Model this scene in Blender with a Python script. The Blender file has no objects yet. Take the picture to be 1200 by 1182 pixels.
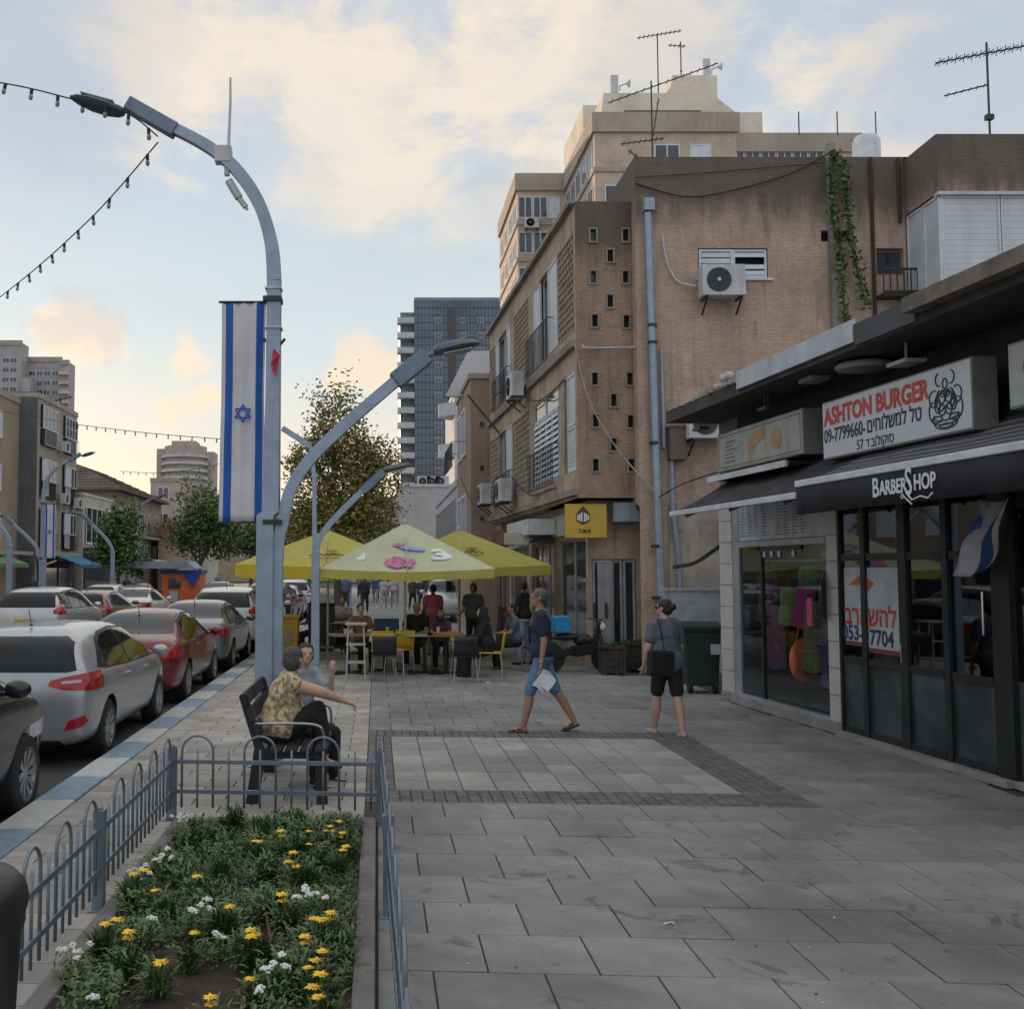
import bpy, bmesh, math, random
from mathutils import Vector, Matrix, noise
random.seed(7)
R = math.radians
sc = bpy.context.scene
COL = sc.collection
# ---------------------------------------------------------------- camera
FOC, PCX, PCY, CAMH = 1220.0, 442.0, 591.0, 1.95
PITCH = math.atan((668.0 - 591.0) / FOC)
cam_d = bpy.data.cameras.new('camera'); cam = bpy.data.objects.new('camera', cam_d); COL.objects.link(cam)
cam.location = (0, 0, CAMH); cam.rotation_euler = (R(90) + PITCH, 0, 0)
cam_d.sensor_width = 36; cam_d.lens = FOC / 1200 * 36; cam_d.shift_x = (600 - PCX) / 1200
cam_d.clip_end = 3000; cam_d.clip_start = .05
sc.camera = cam
def ray(px, py):
    cx = (px - PCX) / FOC; cy = (PCY - py) / FOC
    return Vector((cx, math.cos(PITCH) - cy * math.sin(PITCH), math.sin(PITCH) + cy * math.cos(PITCH)))
def at(px, py, Y):
    d = ray(px, py); t = Y / d.y
    return Vector((t * d.x, Y, CAMH + t * d.z))
def gnd(px, py, z0=0.0):
    d = ray(px, py); t = (z0 - CAMH) / d.z
    return Vector((t * d.x, t * d.y, z0))
# ---------------------------------------------------------------- world and sun
SUN_DIR = Vector((-.36, .93, math.tan(R(6)))).normalized()
world = bpy.data.worlds.new('World'); sc.world = world; world.use_nodes = True
nt = world.node_tree; nt.nodes.clear()
def N(t, k, **kw):
    n = t.nodes.new(k)
    for a, b in kw.items(): setattr(n, a, b)
    return n
def L(t, a, b): t.links.new(a, b)
def sock(t, s, v):
    if isinstance(v, bpy.types.NodeSocket): t.links.new(v, s)
    else: s.default_value = v
def MA(t, op, a, b=0.0, c=0.0, clamp=False):
    n = N(t, 'ShaderNodeMath', operation=op, use_clamp=clamp)
    sock(t, n.inputs[0], a); sock(t, n.inputs[1], b)
    if op in ('MULTIPLY_ADD', 'SMOOTH_MIN'): sock(t, n.inputs[2], c)
    return n.outputs[0]
def MIX(t, f, a, b, mode='MIX'):
    n = N(t, 'ShaderNodeMix', data_type='RGBA', blend_type=mode)
    sock(t, n.inputs[0], f)
    for i, v in ((6, a), (7, b)):
        if isinstance(v, (tuple, list)): v = tuple(v) + (1,) * (4 - len(v))
        sock(t, n.inputs[i], v)
    return n.outputs[2]
def VM(t, op, a, b=None, scale=None):
    n = N(t, 'ShaderNodeVectorMath', operation=op)
    sock(t, n.inputs[0], a)
    if b is not None: sock(t, n.inputs[1], b)
    if scale is not None: sock(t, n.inputs['Scale'], scale)
    return n.outputs['Value'] if op in ('DOT_PRODUCT', 'LENGTH') else n.outputs[0]
def MR(t, v, a, b, c=0.0, d=1.0, smooth=True):
    n = N(t, 'ShaderNodeMapRange', interpolation_type='SMOOTHSTEP' if smooth else 'LINEAR')
    for i, x in enumerate((v, a, b, c, d)): sock(t, n.inputs[i], x)
    return n.outputs[0]
def NOISE(t, vec, scale, detail=4, rough=.55, dist=0.0):
    n = N(t, 'ShaderNodeTexNoise')
    sock(t, n.inputs['Vector'], vec); n.inputs['Scale'].default_value = scale
    n.inputs['Detail'].default_value = detail; n.inputs['Roughness'].default_value = rough
    n.inputs['Distortion'].default_value = dist
    return n
sky = N(nt, 'ShaderNodeTexSky', sky_type='NISHITA', sun_disc=False)
sky.sun_elevation = R(6); sky.sun_rotation = math.atan2(SUN_DIR.x, SUN_DIR.y)
tc = N(nt, 'ShaderNodeTexCoord'); DIR = tc.outputs['Generated']
sep = N(nt, 'ShaderNodeSeparateXYZ'); L(nt, DIR, sep.inputs[0])
up = sep.outputs['Z']
wn = NOISE(nt, VM(nt, 'MULTIPLY', DIR, (1, 1, 1.7)), 5.0, 6, .6)
off = VM(nt, 'SCALE', VM(nt, 'SUBTRACT', wn.outputs['Color'], (.5, .5, .5)), scale=.22)
D2 = VM(nt, 'NORMALIZE', VM(nt, 'ADD', DIR, off))
D3 = VM(nt, 'NORMALIZE', VM(nt, 'ADD', DIR, VM(nt, 'SCALE', VM(nt, 'SUBTRACT', NOISE(nt, DIR, 14.0, 6, .6).outputs['Color'], (.5, .5, .5)), scale=.075)))
wf = NOISE(nt, VM(nt, 'MULTIPLY', DIR, (1, 1, 1.9)), 9.0, 8, .62, .4)
sunamt = MR(nt, VM(nt, 'DOT_PRODUCT', DIR, (-.30, .954, 0)), .10, .95)
# thin veil of high cloud in front of the clear sky: pale blue-grey, warmer low down towards the sun
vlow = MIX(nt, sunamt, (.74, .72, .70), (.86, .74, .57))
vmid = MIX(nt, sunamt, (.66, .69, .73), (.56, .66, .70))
vtop = MIX(nt, sunamt, (.90, .88, .86), (.80, .79, .78))  # unseen sky overhead and behind the camera, brightened to fill ground and walls
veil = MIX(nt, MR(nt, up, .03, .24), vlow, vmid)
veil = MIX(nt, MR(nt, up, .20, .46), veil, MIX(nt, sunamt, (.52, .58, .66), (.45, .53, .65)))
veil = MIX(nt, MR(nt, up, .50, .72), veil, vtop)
def blobs(lst, src, gain=1.0):
    acc = None
    for px, py, r in lst:
        d = ray(px, py).normalized()
        m = MR(nt, VM(nt, 'DOT_PRODUCT', src, tuple(d)), math.cos(math.atan(r / FOC)), math.cos(math.atan(r * .25 / FOC)))
        acc = m if acc is None else MA(nt, 'MAXIMUM', acc, m)
    return acc
bigd = NOISE(nt, VM(nt, 'MULTIPLY', DIR, (1, 1, 2.4)), 2.6, 5, .6, .6)
big = blobs([(430, 60, 250), (560, 60, 230), (250, 60, 150), (690, 110, 130), (640, 170, 120), (480, 160, 160), (950, 50, 110), (880, 100, 90),
             (1010, 20, 80), (790, 60, 90), (240, 150, 90), (1060, 175, 60), (700, -20, 260), (300, -60, 260)], D2)
big = MA(nt, 'MULTIPLY', big, MR(nt, wf.outputs['Fac'], .34, .62), clamp=True)
cum = blobs([(78, 400, 50), (118, 404, 40), (52, 388, 30), (95, 385, 36), (225, 415, 30), (235, 472, 26), (430, 432, 46), (400, 450, 26), (205, 478, 24), (462, 425, 28)], D3)
cum = MA(nt, 'MULTIPLY', cum, MR(nt, wf.outputs['Fac'], .22, .38), clamp=True)
grey = blobs([(60, 376, 50), (30, 385, 40), (100, 382, 40), (620, 220, 60), (40, 60, 160), (150, 10, 120), (780, 20, 120), (1120, 60, 160)], D2)
cc = MIX(nt, MR(nt, wf.outputs['Fac'], .45, .75), (1.0, .80, .52), (.80, .74, .66))
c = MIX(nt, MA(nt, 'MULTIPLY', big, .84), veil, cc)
c = MIX(nt, MA(nt, 'MULTIPLY', cum, .72), c, (.92, .70, .50))
c = MIX(nt, MA(nt, 'MULTIPLY', grey, .40), c, (.42, .46, .54))
c = MIX(nt, MA(nt, 'MULTIPLY', MR(nt, bigd.outputs['Fac'], .42, .68), .30), c, (.50, .54, .60))
wisp = MR(nt, wn.outputs['Fac'], .45, .75)
c = MIX(nt, MA(nt, 'MULTIPLY', wisp, .35), c, MIX(nt, sunamt, (.50, .52, .56), (.74, .68, .60)))
SKYS = .10
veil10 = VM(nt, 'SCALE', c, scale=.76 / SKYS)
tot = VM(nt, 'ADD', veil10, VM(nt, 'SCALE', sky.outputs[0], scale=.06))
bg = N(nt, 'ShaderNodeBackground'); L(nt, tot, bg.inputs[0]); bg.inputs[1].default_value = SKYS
wo = N(nt, 'ShaderNodeOutputWorld'); L(nt, bg.outputs[0], wo.inputs[0])
sun_d = bpy.data.lights.new('sun', 'SUN'); sun_d.energy = 2.5; sun_d.angle = R(1.0); sun_d.color = (1, .72, .45)
sun = bpy.data.objects.new('sun', sun_d); COL.objects.link(sun)
sun.rotation_euler = SUN_DIR.to_track_quat('Z', 'Y').to_euler()
sc.view_settings.view_transform = 'Standard'; sc.view_settings.look = 'None'
sc.view_settings.exposure = .55; sc.view_settings.gamma = 1; sc.view_settings.use_curve_mapping = False
# ---------------------------------------------------------------- object helpers
def tag(o, label=None, cat=None, group=None, kind=None):
    if label: o['label'] = label
    if cat: o['category'] = cat
    if group: o['group'] = group
    if kind: o['kind'] = kind
    return o
def empty(name, loc=(0, 0, 0), rz=0.0, label=None, cat=None, group=None, parent=None):
    o = bpy.data.objects.new(name, None); COL.objects.link(o); o.empty_display_size = .2
    o.location = loc; o.rotation_euler = (0, 0, rz); o.parent = parent
    return tag(o, label, cat, group)
def link(name, me, parent=None, loc=None):
    o = bpy.data.objects.new(name, me); COL.objects.link(o); o.parent = parent
    if loc is not None: o.location = loc
    return o
def kids(o): return [c for c in COL.objects if c.parent == o]
def index_kids():
    d = {}
    for o in COL.objects:
        if o.parent: d.setdefault(o.parent.name, []).append(o)
    return d
def copy_tree(o, parent=None, recol=None, idx=None):
    idx = idx if idx is not None else index_kids()
    c = o.copy(); COL.objects.link(c); c.parent = parent
    if recol and c.type == 'MESH':
        for s in c.material_slots:
            if s.material and s.material.name in recol:
                m = recol[s.material.name]; s.link = 'OBJECT'; s.material = m
    for ch in idx.get(o.name, []): copy_tree(ch, c, recol, idx)
    return c
def place(o, loc, rz=0.0, label=None, group=None):
    o.location = loc; o.rotation_euler = (0, 0, rz)
    if label: o['label'] = label
    if group: o['group'] = group
    return o
def rotz(a): return Matrix.Rotation(a, 4, 'Z')
def TR(x=0, y=0, z=0): return Matrix.Translation((x, y, z))
class MB:
    def __init__(s): s.v = []; s.f = []; s.m = []; s.mat = Matrix.Identity(4)
    def _add(s, vs, fs, mi=0):
        b = len(s.v)
        if s.mat == Matrix.Identity(4): s.v += [tuple(v) for v in vs]
        else: s.v += [tuple(s.mat @ Vector(v)) for v in vs]
        for f in fs: s.f.append(tuple(b + i for i in f)); s.m.append(mi)
    def box(s, x0, x1, y0, y1, z0, z1, mi=0, M=None):
        vs = [Vector((x, y, z)) for z in (z0, z1) for y in (y0, y1) for x in (x0, x1)]
        if M is not None: vs = [M @ v for v in vs]
        s._add(vs, [(0, 2, 3, 1), (4, 5, 7, 6), (0, 1, 5, 4), (2, 6, 7, 3), (0, 4, 6, 2), (1, 3, 7, 5)], mi)
    def cbox(s, c, d, mi=0, M=None):
        s.box(c[0]-d[0]/2, c[0]+d[0]/2, c[1]-d[1]/2, c[1]+d[1]/2, c[2]-d[2]/2, c[2]+d[2]/2, mi, M)
    def bar(s, p0, p1, w, h=None, mi=0, upv=(0, 0, 1)):
        p0 = Vector(p0); p1 = Vector(p1); h = h or w; d = (p1 - p0).normalized(); u = Vector(upv)
        if abs(d.dot(u)) > .98: u = Vector((1, 0, 0))
        a = d.cross(u).normalized() * w / 2; b = a.cross(d).normalized() * h / 2
        vs = [p + i * a + j * b for p in (p0, p1) for i, j in ((-1, -1), (1, -1), (1, 1), (-1, 1))]
        s._add(vs, [(0, 1, 2, 3), (7, 6, 5, 4), (0, 4, 5, 1), (1, 5, 6, 2), (2, 6, 7, 3), (3, 7, 4, 0)], mi)
    def tube(s, pts, r, n=8, mi=0, cap=True, flat=None):
        pts = [Vector(p) for p in pts]; rs = r if isinstance(r, (list, tuple)) else [r] * len(pts)
        vs = []; fs = []; prev = None
        for i, p in enumerate(pts):
            d = (pts[min(i+1, len(pts)-1)] - pts[max(i-1, 0)]).normalized()
            if prev is None: u = Vector((0, 0, 1)) if abs(d.z) < .9 else Vector((0, 1, 0))
            else: u = prev
            a = d.cross(u); a = (a if a.length > 1e-4 else Vector((1, 0, 0))).normalized(); b = a.cross(d).normalized(); prev = b
            for k in range(n):
                t = 2 * math.pi * (k + .5) / n; rr = rs[i]
                e = flat if flat else 1
                vs.append(p + a * rr * math.cos(t) * e + b * rr * math.sin(t))
        for i in range(len(pts) - 1):
            for k in range(n): fs.append((i*n+k, (i+1)*n+k, (i+1)*n+(k+1) % n, i*n+(k+1) % n))
        if cap: fs.append(tuple(range(n))); fs.append(tuple(reversed(range((len(pts)-1)*n, len(pts)*n))))
        s._add(vs, fs, mi)
    def lathe(s, prof, n=16, c=(0, 0, 0), mi=0, axis='Z', cap=True):
        vs = []; fs = []; c = Vector(c)
        for r, z in prof:
            for k in range(n):
                t = 2 * math.pi * k / n
                p = (r * math.cos(t), r * math.sin(t), z)
                if axis == 'X': p = (z, p[0], p[1])
                if axis == 'Y': p = (p[0], z, p[1])
                vs.append(c + Vector(p))
        for i in range(len(prof) - 1):
            for k in range(n): fs.append((i*n+k, i*n+(k+1) % n, (i+1)*n+(k+1) % n, (i+1)*n+k))
        if cap and prof[0][0] > 1e-5: fs.append(tuple(reversed(range(n))))
        if cap and prof[-1][0] > 1e-5: fs.append(tuple(range((len(prof)-1)*n, len(prof)*n)))
        s._add(vs, fs, mi)
    def ell(s, c, r, n=12, m=8, mi=0, M=None):
        if not isinstance(r, (tuple, list)): r = (r, r, r)
        c = Vector(c); vs = []; fs = []
        for i in range(m + 1):
            p = math.pi * i / m
            for k in range(n):
                t = 2 * math.pi * k / n
                q = Vector((r[0]*math.sin(p)*math.cos(t), r[1]*math.sin(p)*math.sin(t), r[2]*math.cos(p)))
                if M is not None: q = M @ q
                vs.append(c + q)
        for i in range(m):
            for k in range(n): fs.append((i*n+k, (i+1)*n+k, (i+1)*n+(k+1) % n, i*n+(k+1) % n))
        s._add(vs, fs, mi)
    def prism(s, poly, a0, a1, axis='Y', mi=0):
        """poly: 2D outline; extruded along axis"""
        n = len(poly); vs = []
        for a in (a0, a1):
            for u, v in poly:
                vs.append({'Y': (u, a, v), 'X': (a, u, v), 'Z': (u, v, a)}[axis])
        fs = [tuple(range(n)), tuple(reversed(range(n, 2*n)))]
        for k in range(n): fs.append((k, n+k, n+(k+1) % n, (k+1) % n))
        s._add(vs, fs, mi)
    def quad(s, a, b, c, d, mi=0): s._add([a, b, c, d], [(0, 1, 2, 3)], mi)
    def mesh(s, name, mats, fix=True, weld=False):
        me = bpy.data.meshes.new(name); me.from_pydata(s.v, [], s.f)
        for m in (mats if isinstance(mats, (list, tuple)) else [mats]): me.materials.append(m)
        me.polygons.foreach_set('material_index', s.m)
        if fix:
            bm = bmesh.new(); bm.from_mesh(me)
            if weld: bmesh.ops.remove_doubles(bm, verts=bm.verts, dist=1e-5)
            bmesh.ops.recalc_face_normals(bm, faces=bm.faces); bm.to_mesh(me); bm.free()
        me.update(); return me
    def build(s, name, mats, parent=None, smooth=False, bevel=0, loc=None, label=None, kind=None, fix=True):
        me = s.mesh(name, mats, fix)
        if smooth:
            for p in me.polygons: p.use_smooth = True
        o = link(name, me, parent, loc)
        if smooth:
            try: me.set_sharp_from_angle(angle=R(40))
            except Exception: pass
        if bevel:
            b = o.modifiers.new('bevel', 'BEVEL'); b.width = bevel; b.segments = 2; b.limit_method = 'ANGLE'
        if label: o['label'] = label
        if kind: o['kind'] = kind
        return o
# ---------------------------------------------------------------- materials
MATS = {}
def mat(name, col, rough=.6, metal=0.0, var=.15, scale=3.0, bump=0.0, bscale=40.0, coat=0.0, spec=.5, dirt=0.0, dcol=(.05, .045, .04), rand=0.0, trans=0.0, streak=0.0, grime=0.0, gstain=0.0):
    if name in MATS: return MATS[name]
    m = bpy.data.materials.new(name); m.use_nodes = True; t = m.node_tree; b = t.nodes['Principled BSDF']
    tcn = N(t, 'ShaderNodeTexCoord'); oc = tcn.outputs['Object']
    n = NOISE(t, oc, scale, 5, .6)
    lo = tuple(max(0, x * (1 - var)) for x in col); hi = tuple(min(1, x * (1 + var)) for x in col)
    c = MIX(t, MR(t, n.outputs['Fac'], .3, .7), lo, hi)
    if streak:
        ns = NOISE(t, VM(t, 'MULTIPLY', oc, (1.3, 1.3, .16)), 3.0, 5, .65)
        c = MIX(t, MA(t, 'MULTIPLY', MR(t, ns.outputs['Fac'], .5, .72), streak), c, dcol)
    if dirt:
        nd = NOISE(t, oc, scale * 2.7, 6, .7)
        c = MIX(t, MA(t, 'MULTIPLY', MR(t, nd.outputs['Fac'], .52, .74), dirt), c, dcol)
    if grime:
        ng = NOISE(t, oc, scale * .45, 4, .6)
        c = MIX(t, MA(t, 'MULTIPLY', MR(t, ng.outputs['Fac'], .45, .7), grime), c, dcol)
    if gstain:
        geo = N(t, 'ShaderNodeNewGeometry'); gp = geo.outputs['Position']
        g1_ = NOISE(t, gp, .55, 6, .62, .5); g2_ = NOISE(t, gp, 2.1, 6, .7, 1.2); g3_ = NOISE(t, gp, 7.0, 4, .6)
        c = MIX(t, MA(t, 'MULTIPLY', MR(t, g1_.outputs['Fac'], .42, .70), gstain), c, tuple(x * .55 for x in col))
        c = MIX(t, MA(t, 'MULTIPLY', MR(t, g2_.outputs['Fac'], .57, .66), gstain * .9), c, tuple(x * .45 for x in (col[0]*1.12, col[1], col[2]*.9)))
        c = MIX(t, MA(t, 'MULTIPLY', MR(t, g3_.outputs['Fac'], .69, .73), gstain), c, tuple(x * .35 for x in col))
    if rand:
        oi = N(t, 'ShaderNodeObjectInfo')
        hv = N(t, 'ShaderNodeHueSaturation'); L(t, c, hv.inputs['Color'])
        L(t, MR(t, oi.outputs['Random'], 0, 1, 1 - rand, 1 + rand, False), hv.inputs['Value'])
        c = hv.outputs[0]
    L(t, c, b.inputs['Base Color'])
    b.inputs['Roughness'].default_value = rough; b.inputs['Metallic'].default_value = metal
    b.inputs['Specular IOR Level'].default_value = spec
    if coat: b.inputs['Coat Weight'].default_value = coat; b.inputs['Coat Roughness'].default_value = .06
    if trans: b.inputs['Transmission Weight'].default_value = trans
    if bump:
        nb = NOISE(t, oc, bscale, 4, .6)
        bp = N(t, 'ShaderNodeBump'); bp.inputs['Strength'].default_value = bump; bp.inputs['Distance'].default_value = .02
        L(t, nb.outputs['Fac'], bp.inputs['Height']); L(t, bp.outputs[0], b.inputs['Normal'])
    MATS[name] = m; return m
def brickmat(name, c1, c2, mortar, bw=.22, bh=.045, ztop=9.9, topdirt=.8, stain=.5, depth=.9):
    if name in MATS: return MATS[name]
    m = bpy.data.materials.new(name); m.use_nodes = True; t = m.node_tree; b = t.nodes['Principled BSDF']
    tcn = N(t, 'ShaderNodeTexCoord'); oc = tcn.outputs['Object']
    sp = N(t, 'ShaderNodeSeparateXYZ'); L(t, oc, sp.inputs[0])
    h = MA(t, 'ADD', sp.outputs['X'], sp.outputs['Y'])
    cb = N(t, 'ShaderNodeCombineXYZ'); L(t, h, cb.inputs[0]); L(t, sp.outputs['Z'], cb.inputs[1])
    nj = NOISE(t, oc, 5, 2); jit = VM(t, 'SCALE', VM(t, 'SUBTRACT', nj.outputs['Color'], (.5, .5, .5)), scale=.035)
    bv = VM(t, 'ADD', cb.outputs[0], jit)
    br = N(t, 'ShaderNodeTexBrick'); L(t, bv, br.inputs['Vector'])
    br.inputs['Scale'].default_value = 1; br.inputs['Brick Width'].default_value = bw; br.inputs['Row Height'].default_value = bh
    br.inputs['Mortar Size'].default_value = .006; br.inputs['Mortar Smooth'].default_value = .5
    br.inputs['Color1'].default_value = c1 + (1,); br.inputs['Color2'].default_value = c2 + (1,); br.inputs['Mortar'].default_value = mortar + (1,)
    n1 = NOISE(t, oc, .7, 5, .6); n2 = NOISE(t, VM(t, 'MULTIPLY', oc, (1.5, 1.5, .22)), 2.2, 6, .7); n3 = NOISE(t, oc, 6, 5, .7)
    c = MIX(t, MR(t, n1.outputs['Fac'], .35, .7), br.outputs['Color'], tuple(x * .72 for x in c2))
    c = MIX(t, MA(t, 'MULTIPLY', MR(t, n3.outputs['Fac'], .45, .7), .35), c, tuple(x * 1.2 for x in c1))
    n4 = NOISE(t, VM(t, 'MULTIPLY', oc, (1, 1, 4)), 5.5, 4, .7); c = MIX(t, MA(t, 'MULTIPLY', MR(t, n4.outputs['Fac'], .5, .66), .5), c, tuple(x * .55 for x in c2))
    c = MIX(t, MA(t, 'MULTIPLY', MR(t, n2.outputs['Fac'], .5, .72), stain), c, (.06, .05, .042))
    # black weathering hanging from the parapet edge, broken by noise
    top = MR(t, MA(t, 'ADD', sp.outputs['Z'], MA(t, 'ADD', MA(t, 'MULTIPLY', n2.outputs['Fac'], 1.5), MA(t, 'MULTIPLY', n3.outputs['Fac'], .5))), ztop + .25, ztop + 1.25)
    c = MIX(t, MA(t, 'MULTIPLY', top, topdirt), c, (.075, .07, .066))
    L(t, c, b.inputs['Base Color']); b.inputs['Roughness'].default_value = .9
    bp = N(t, 'ShaderNodeBump'); bp.inputs['Strength'].default_value = depth; bp.inputs['Distance'].default_value = .02
    L(t, MA(t, 'SUBTRACT', MA(t, 'MULTIPLY', n3.outputs['Fac'], .5), br.outputs['Fac']), bp.inputs['Height']); L(t, bp.outputs[0], b.inputs['Normal'])
    MATS[name] = m; return m
def glassmat(name, col=(.6, .65, .65), rough=.02, alpha=.35):
    if name in MATS: return MATS[name]
    m = bpy.data.materials.new(name); m.use_nodes = True; t = m.node_tree; b = t.nodes['Principled BSDF']
    tr = N(t, 'ShaderNodeBsdfTransparent'); tr.inputs[0].default_value = col + (1,)
    gl = N(t, 'ShaderNodeBsdfGlossy'); gl.inputs['Roughness'].default_value = rough; gl.inputs[0].default_value = (.9, .95, 1, 1)
    lw = N(t, 'ShaderNodeFresnel'); lw.inputs[0].default_value = 1.5
    mx = N(t, 'ShaderNodeMixShader'); gm_ = N(t, 'ShaderNodeNewGeometry'); L(t, MA(t, 'MULTIPLY', MA(t, 'ADD', lw.outputs[0], alpha * .3, clamp=True), MA(t, 'SUBTRACT', 1.0, gm_.outputs['Backfacing'])), mx.inputs[0]); L(t, tr.outputs[0], mx.inputs[1]); L(t, gl.outputs[0], mx.inputs[2])
    L(t, mx.outputs[0], t.nodes['Material Output'].inputs[0]); t.nodes.remove(b)
    MATS[name] = m; return m
galv = mat('galvanized_grey_paint', (.30, .37, .47), .45, .35, var=.10, scale=6, bump=.05, grime=.25, dcol=(.2, .23, .27))
darkmetal = mat('dark_metal', (.05, .055, .06), .5, .5)
blackplastic = mat('black_plastic', (.018, .019, .021), .45, bump=.05)
steel = mat('brushed_steel', (.42, .44, .46), .3, .8)
glass_dark = mat('window_glass_dark', (.035, .045, .055), .06, 0, var=.5, scale=.8, spec=.9)
white_shutter = mat('white_shutter_plastic', (.60, .64, .70), .5, var=.08, scale=2, streak=.25, dcol=(.35, .36, .38))
ac_white = mat('air_conditioner_casing', (.52, .54, .56), .5, var=.1, scale=4, streak=.35, dcol=(.25, .22, .2))
concrete = mat('weathered_concrete', (.25, .235, .215), .9, var=.25, scale=1.3, bump=.5, bscale=18, dirt=.5, streak=.5)
interior = mat('dark_interior', (.02, .02, .022), .9)
cable_m = mat('cable_black', (.02, .02, .02), .7)
def text(body, name, size, M, material, parent=None, depth=.004, align='CENTER', sx=1.0, heb=False, bold=.0):
    cu = bpy.data.curves.new(name, 'FONT'); cu.body = body[::-1] if heb else body
    cu.size = size; cu.align_x = align; cu.align_y = 'CENTER'; cu.extrude = depth; cu.offset = bold; cu.resolution_u = 3
    o = bpy.data.objects.new('tmp_text', cu); COL.objects.link(o)
    dg = bpy.context.evaluated_depsgraph_get(); me = bpy.data.meshes.new_from_object(o.evaluated_get(dg))
    bpy.data.objects.remove(o); me.materials.clear(); me.materials.append(material)
    me.transform(M @ Matrix.Diagonal((sx, 1, 1, 1)))
    return link(name, me, parent)
# text plane matrices: local text x -> +x, y -> +z, facing -y
def TXZ(x, y, z): return Matrix.Translation((x, y, z)) @ Matrix.Rotation(R(90), 4, 'X')
# ================================================================ ground, road, kerbs, paving
WX = lambda y: 5.75 - .078 * (y - 9.5)              # ground line of the shop row on the right
slabm = [mat('paving_slab_grey_%d' % i, c, .78, var=.16, scale=2.2, bump=.35, bscale=60, dirt=.3, grime=.2, dcol=(.08, .08, .08), rand=.06, gstain=.95)
         for i, c in enumerate([(.245, .25, .252), (.23, .235, .238), (.262, .264, .26)])]
beigem = [mat('paver_beige_%d' % i, c, .8, var=.14, scale=3, bump=.1, bscale=60, dirt=.3, grime=.3, dcol=(.12, .115, .11), rand=.14, gstain=.6, )
          for i, c in enumerate([(.34, .325, .30), (.30, .29, .275), (.37, .345, .31)])]
lightm = [mat('panel_tile_%d' % i, c, .75, var=.14, scale=3, bump=.1, bscale=60, dirt=.3, grime=.3, dcol=(.12, .115, .11), rand=.14, gstain=.6, )
          for i, c in enumerate([(.285, .285, .28), (.26, .26, .255), (.33, .32, .30)])]
settm = [mat('dark_sett_%d' % i, c, .8, var=.2, scale=5, bump=.15, bscale=60, rand=.1) for i, c in enumerate([(.10, .10, .10), (.115, .115, .113), (.13, .128, .125)])]
grout = mat('grout_dark', (.055, .055, .055), .95, bump=.3)
asphalt = mat('asphalt', (.055, .056, .058), .85, var=.25, scale=1.5, bump=.5, bscale=90, dirt=.4, dcol=(.09, .085, .08))
kblue = mat('kerb_paint_blue', (.20, .29, .38), .7, var=.2, scale=6, bump=.2, dirt=.4, dcol=(.2, .2, .2), rand=.1)
kwhite = mat('kerb_paint_white', (.46, .48, .48), .7, var=.12, scale=6, bump=.2, dirt=.45, dcol=(.18, .18, .18), rand=.1)
soilm = mat('soil', (.042, .03, .022), .95, var=.4, scale=9, bump=.9, bscale=30)
mb = MB(); mb.quad((-900, -60, -.15), (900, -60, -.15), (900, 1500, -.15), (-900, 1500, -.15))
tag(mb.build('ground', mat('ground_dust', (.12, .115, .105), .95, scale=.2)), kind='structure')
mb = MB(); mb.quad((-13.2, -20, -.12), (-2.9, -20, -.12), (-2.9, 260, -.12), (-13.2, 260, -.12))
tag(mb.build('road', asphalt), kind='structure')
mb = MB()
for i in range(60):
    y = -10 + i * 4.5; mb.box(-5.97, -5.85, y, y + 2.0, -.119, -.115)
tag(mb.build('lane_marking', mat('road_paint_white', (.5, .5, .48), .8, dirt=.5, dcol=(.1, .1, .1))), kind='structure')
mb = MB(); mb.quad((-19.6, -20, -.004), (-13.5, -20, -.004), (-13.5, 260, -.004), (-19.6, 260, -.004))
tag(mb.build('far_pavement', slabm[2]), kind='structure')
SK = .06
def sky_(x, y): return y - SK * (x - .2)            # the rows of paving run slightly askew
pave = []                                            # (x0, x1, y0, y1, kind)
for r in range(10):                                  # big slabs near the flower bed
    y0 = 3.79 + r * .53 - .04; y0 = 3.63 + r * .53
    if y0 > 8.6: break
    xo = .273 + (.27 if r % 2 else 0)
    pave.append((.0, xo, y0, y0 + .53, 0))
    k = 0
    while xo + k * .54 < 6.6:
        x0 = xo + k * .54; x1 = min(x0 + .54, WX(y0) - .05)
        if x1 - x0 > .08: pave.append((x0, x1, y0, y0 + .53, 0))
        k += 1
YB = 8.93
def sett_band(x0, x1, y0, y1, s=.098):
    ny = max(1, round((y1 - y0) / s)); nx = max(1, round((x1 - x0) / s))
    for j in range(ny):
        for i in range(nx):
            pave.append((x0 + (x1-x0)*i/nx, x0 + (x1-x0)*(i+1)/nx, y0 + (y1-y0)*j/ny, y0 + (y1-y0)*(j+1)/ny, 3))
sett_band(-.1, 3.66, YB, 9.44)
sett_band(3.2, 3.66, 9.44, 12.4)
sett_band(-.1, 3.66, 12.4, 12.88)
sett_band(-.1, .16, 9.44, 12.4)
for j in range(7):                                   # the light panel
    for i in range(10):
        w = 3.04 / 10; h = 2.96 / 7
        pave.append((.16 + i * w, .16 + (i+1) * w, 9.44 + j * h, 9.44 + (j+1) * h, 2))
r = 0; y = 8.93
while y < 40:                                        # right of and beyond the panel
    xs = 3.66 if y < 12.6 else -.1
    if y >= 12.6 and y < 12.88: y = 12.88
    x = xs - (.27 if r % 2 else 0); xe = min(WX(y) - .05, 5.6) if y < 16 else (5.4 if y < 19.5 else 4.4)
    h = .53 if y < 24 else 1.06; w = .54 if y < 24 else 1.08
    if y < 12.88 and y + h > 12.5: h = 12.88 - y
    while x < xe:
        x0 = max(x, xs); x1 = min(x + w, xe)
        if x1 - x0 > .06: pave.append((x0, x1, y, y + h, 0))
        x += w
    y += h; r += 1
y = 3.2; r = 0
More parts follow.
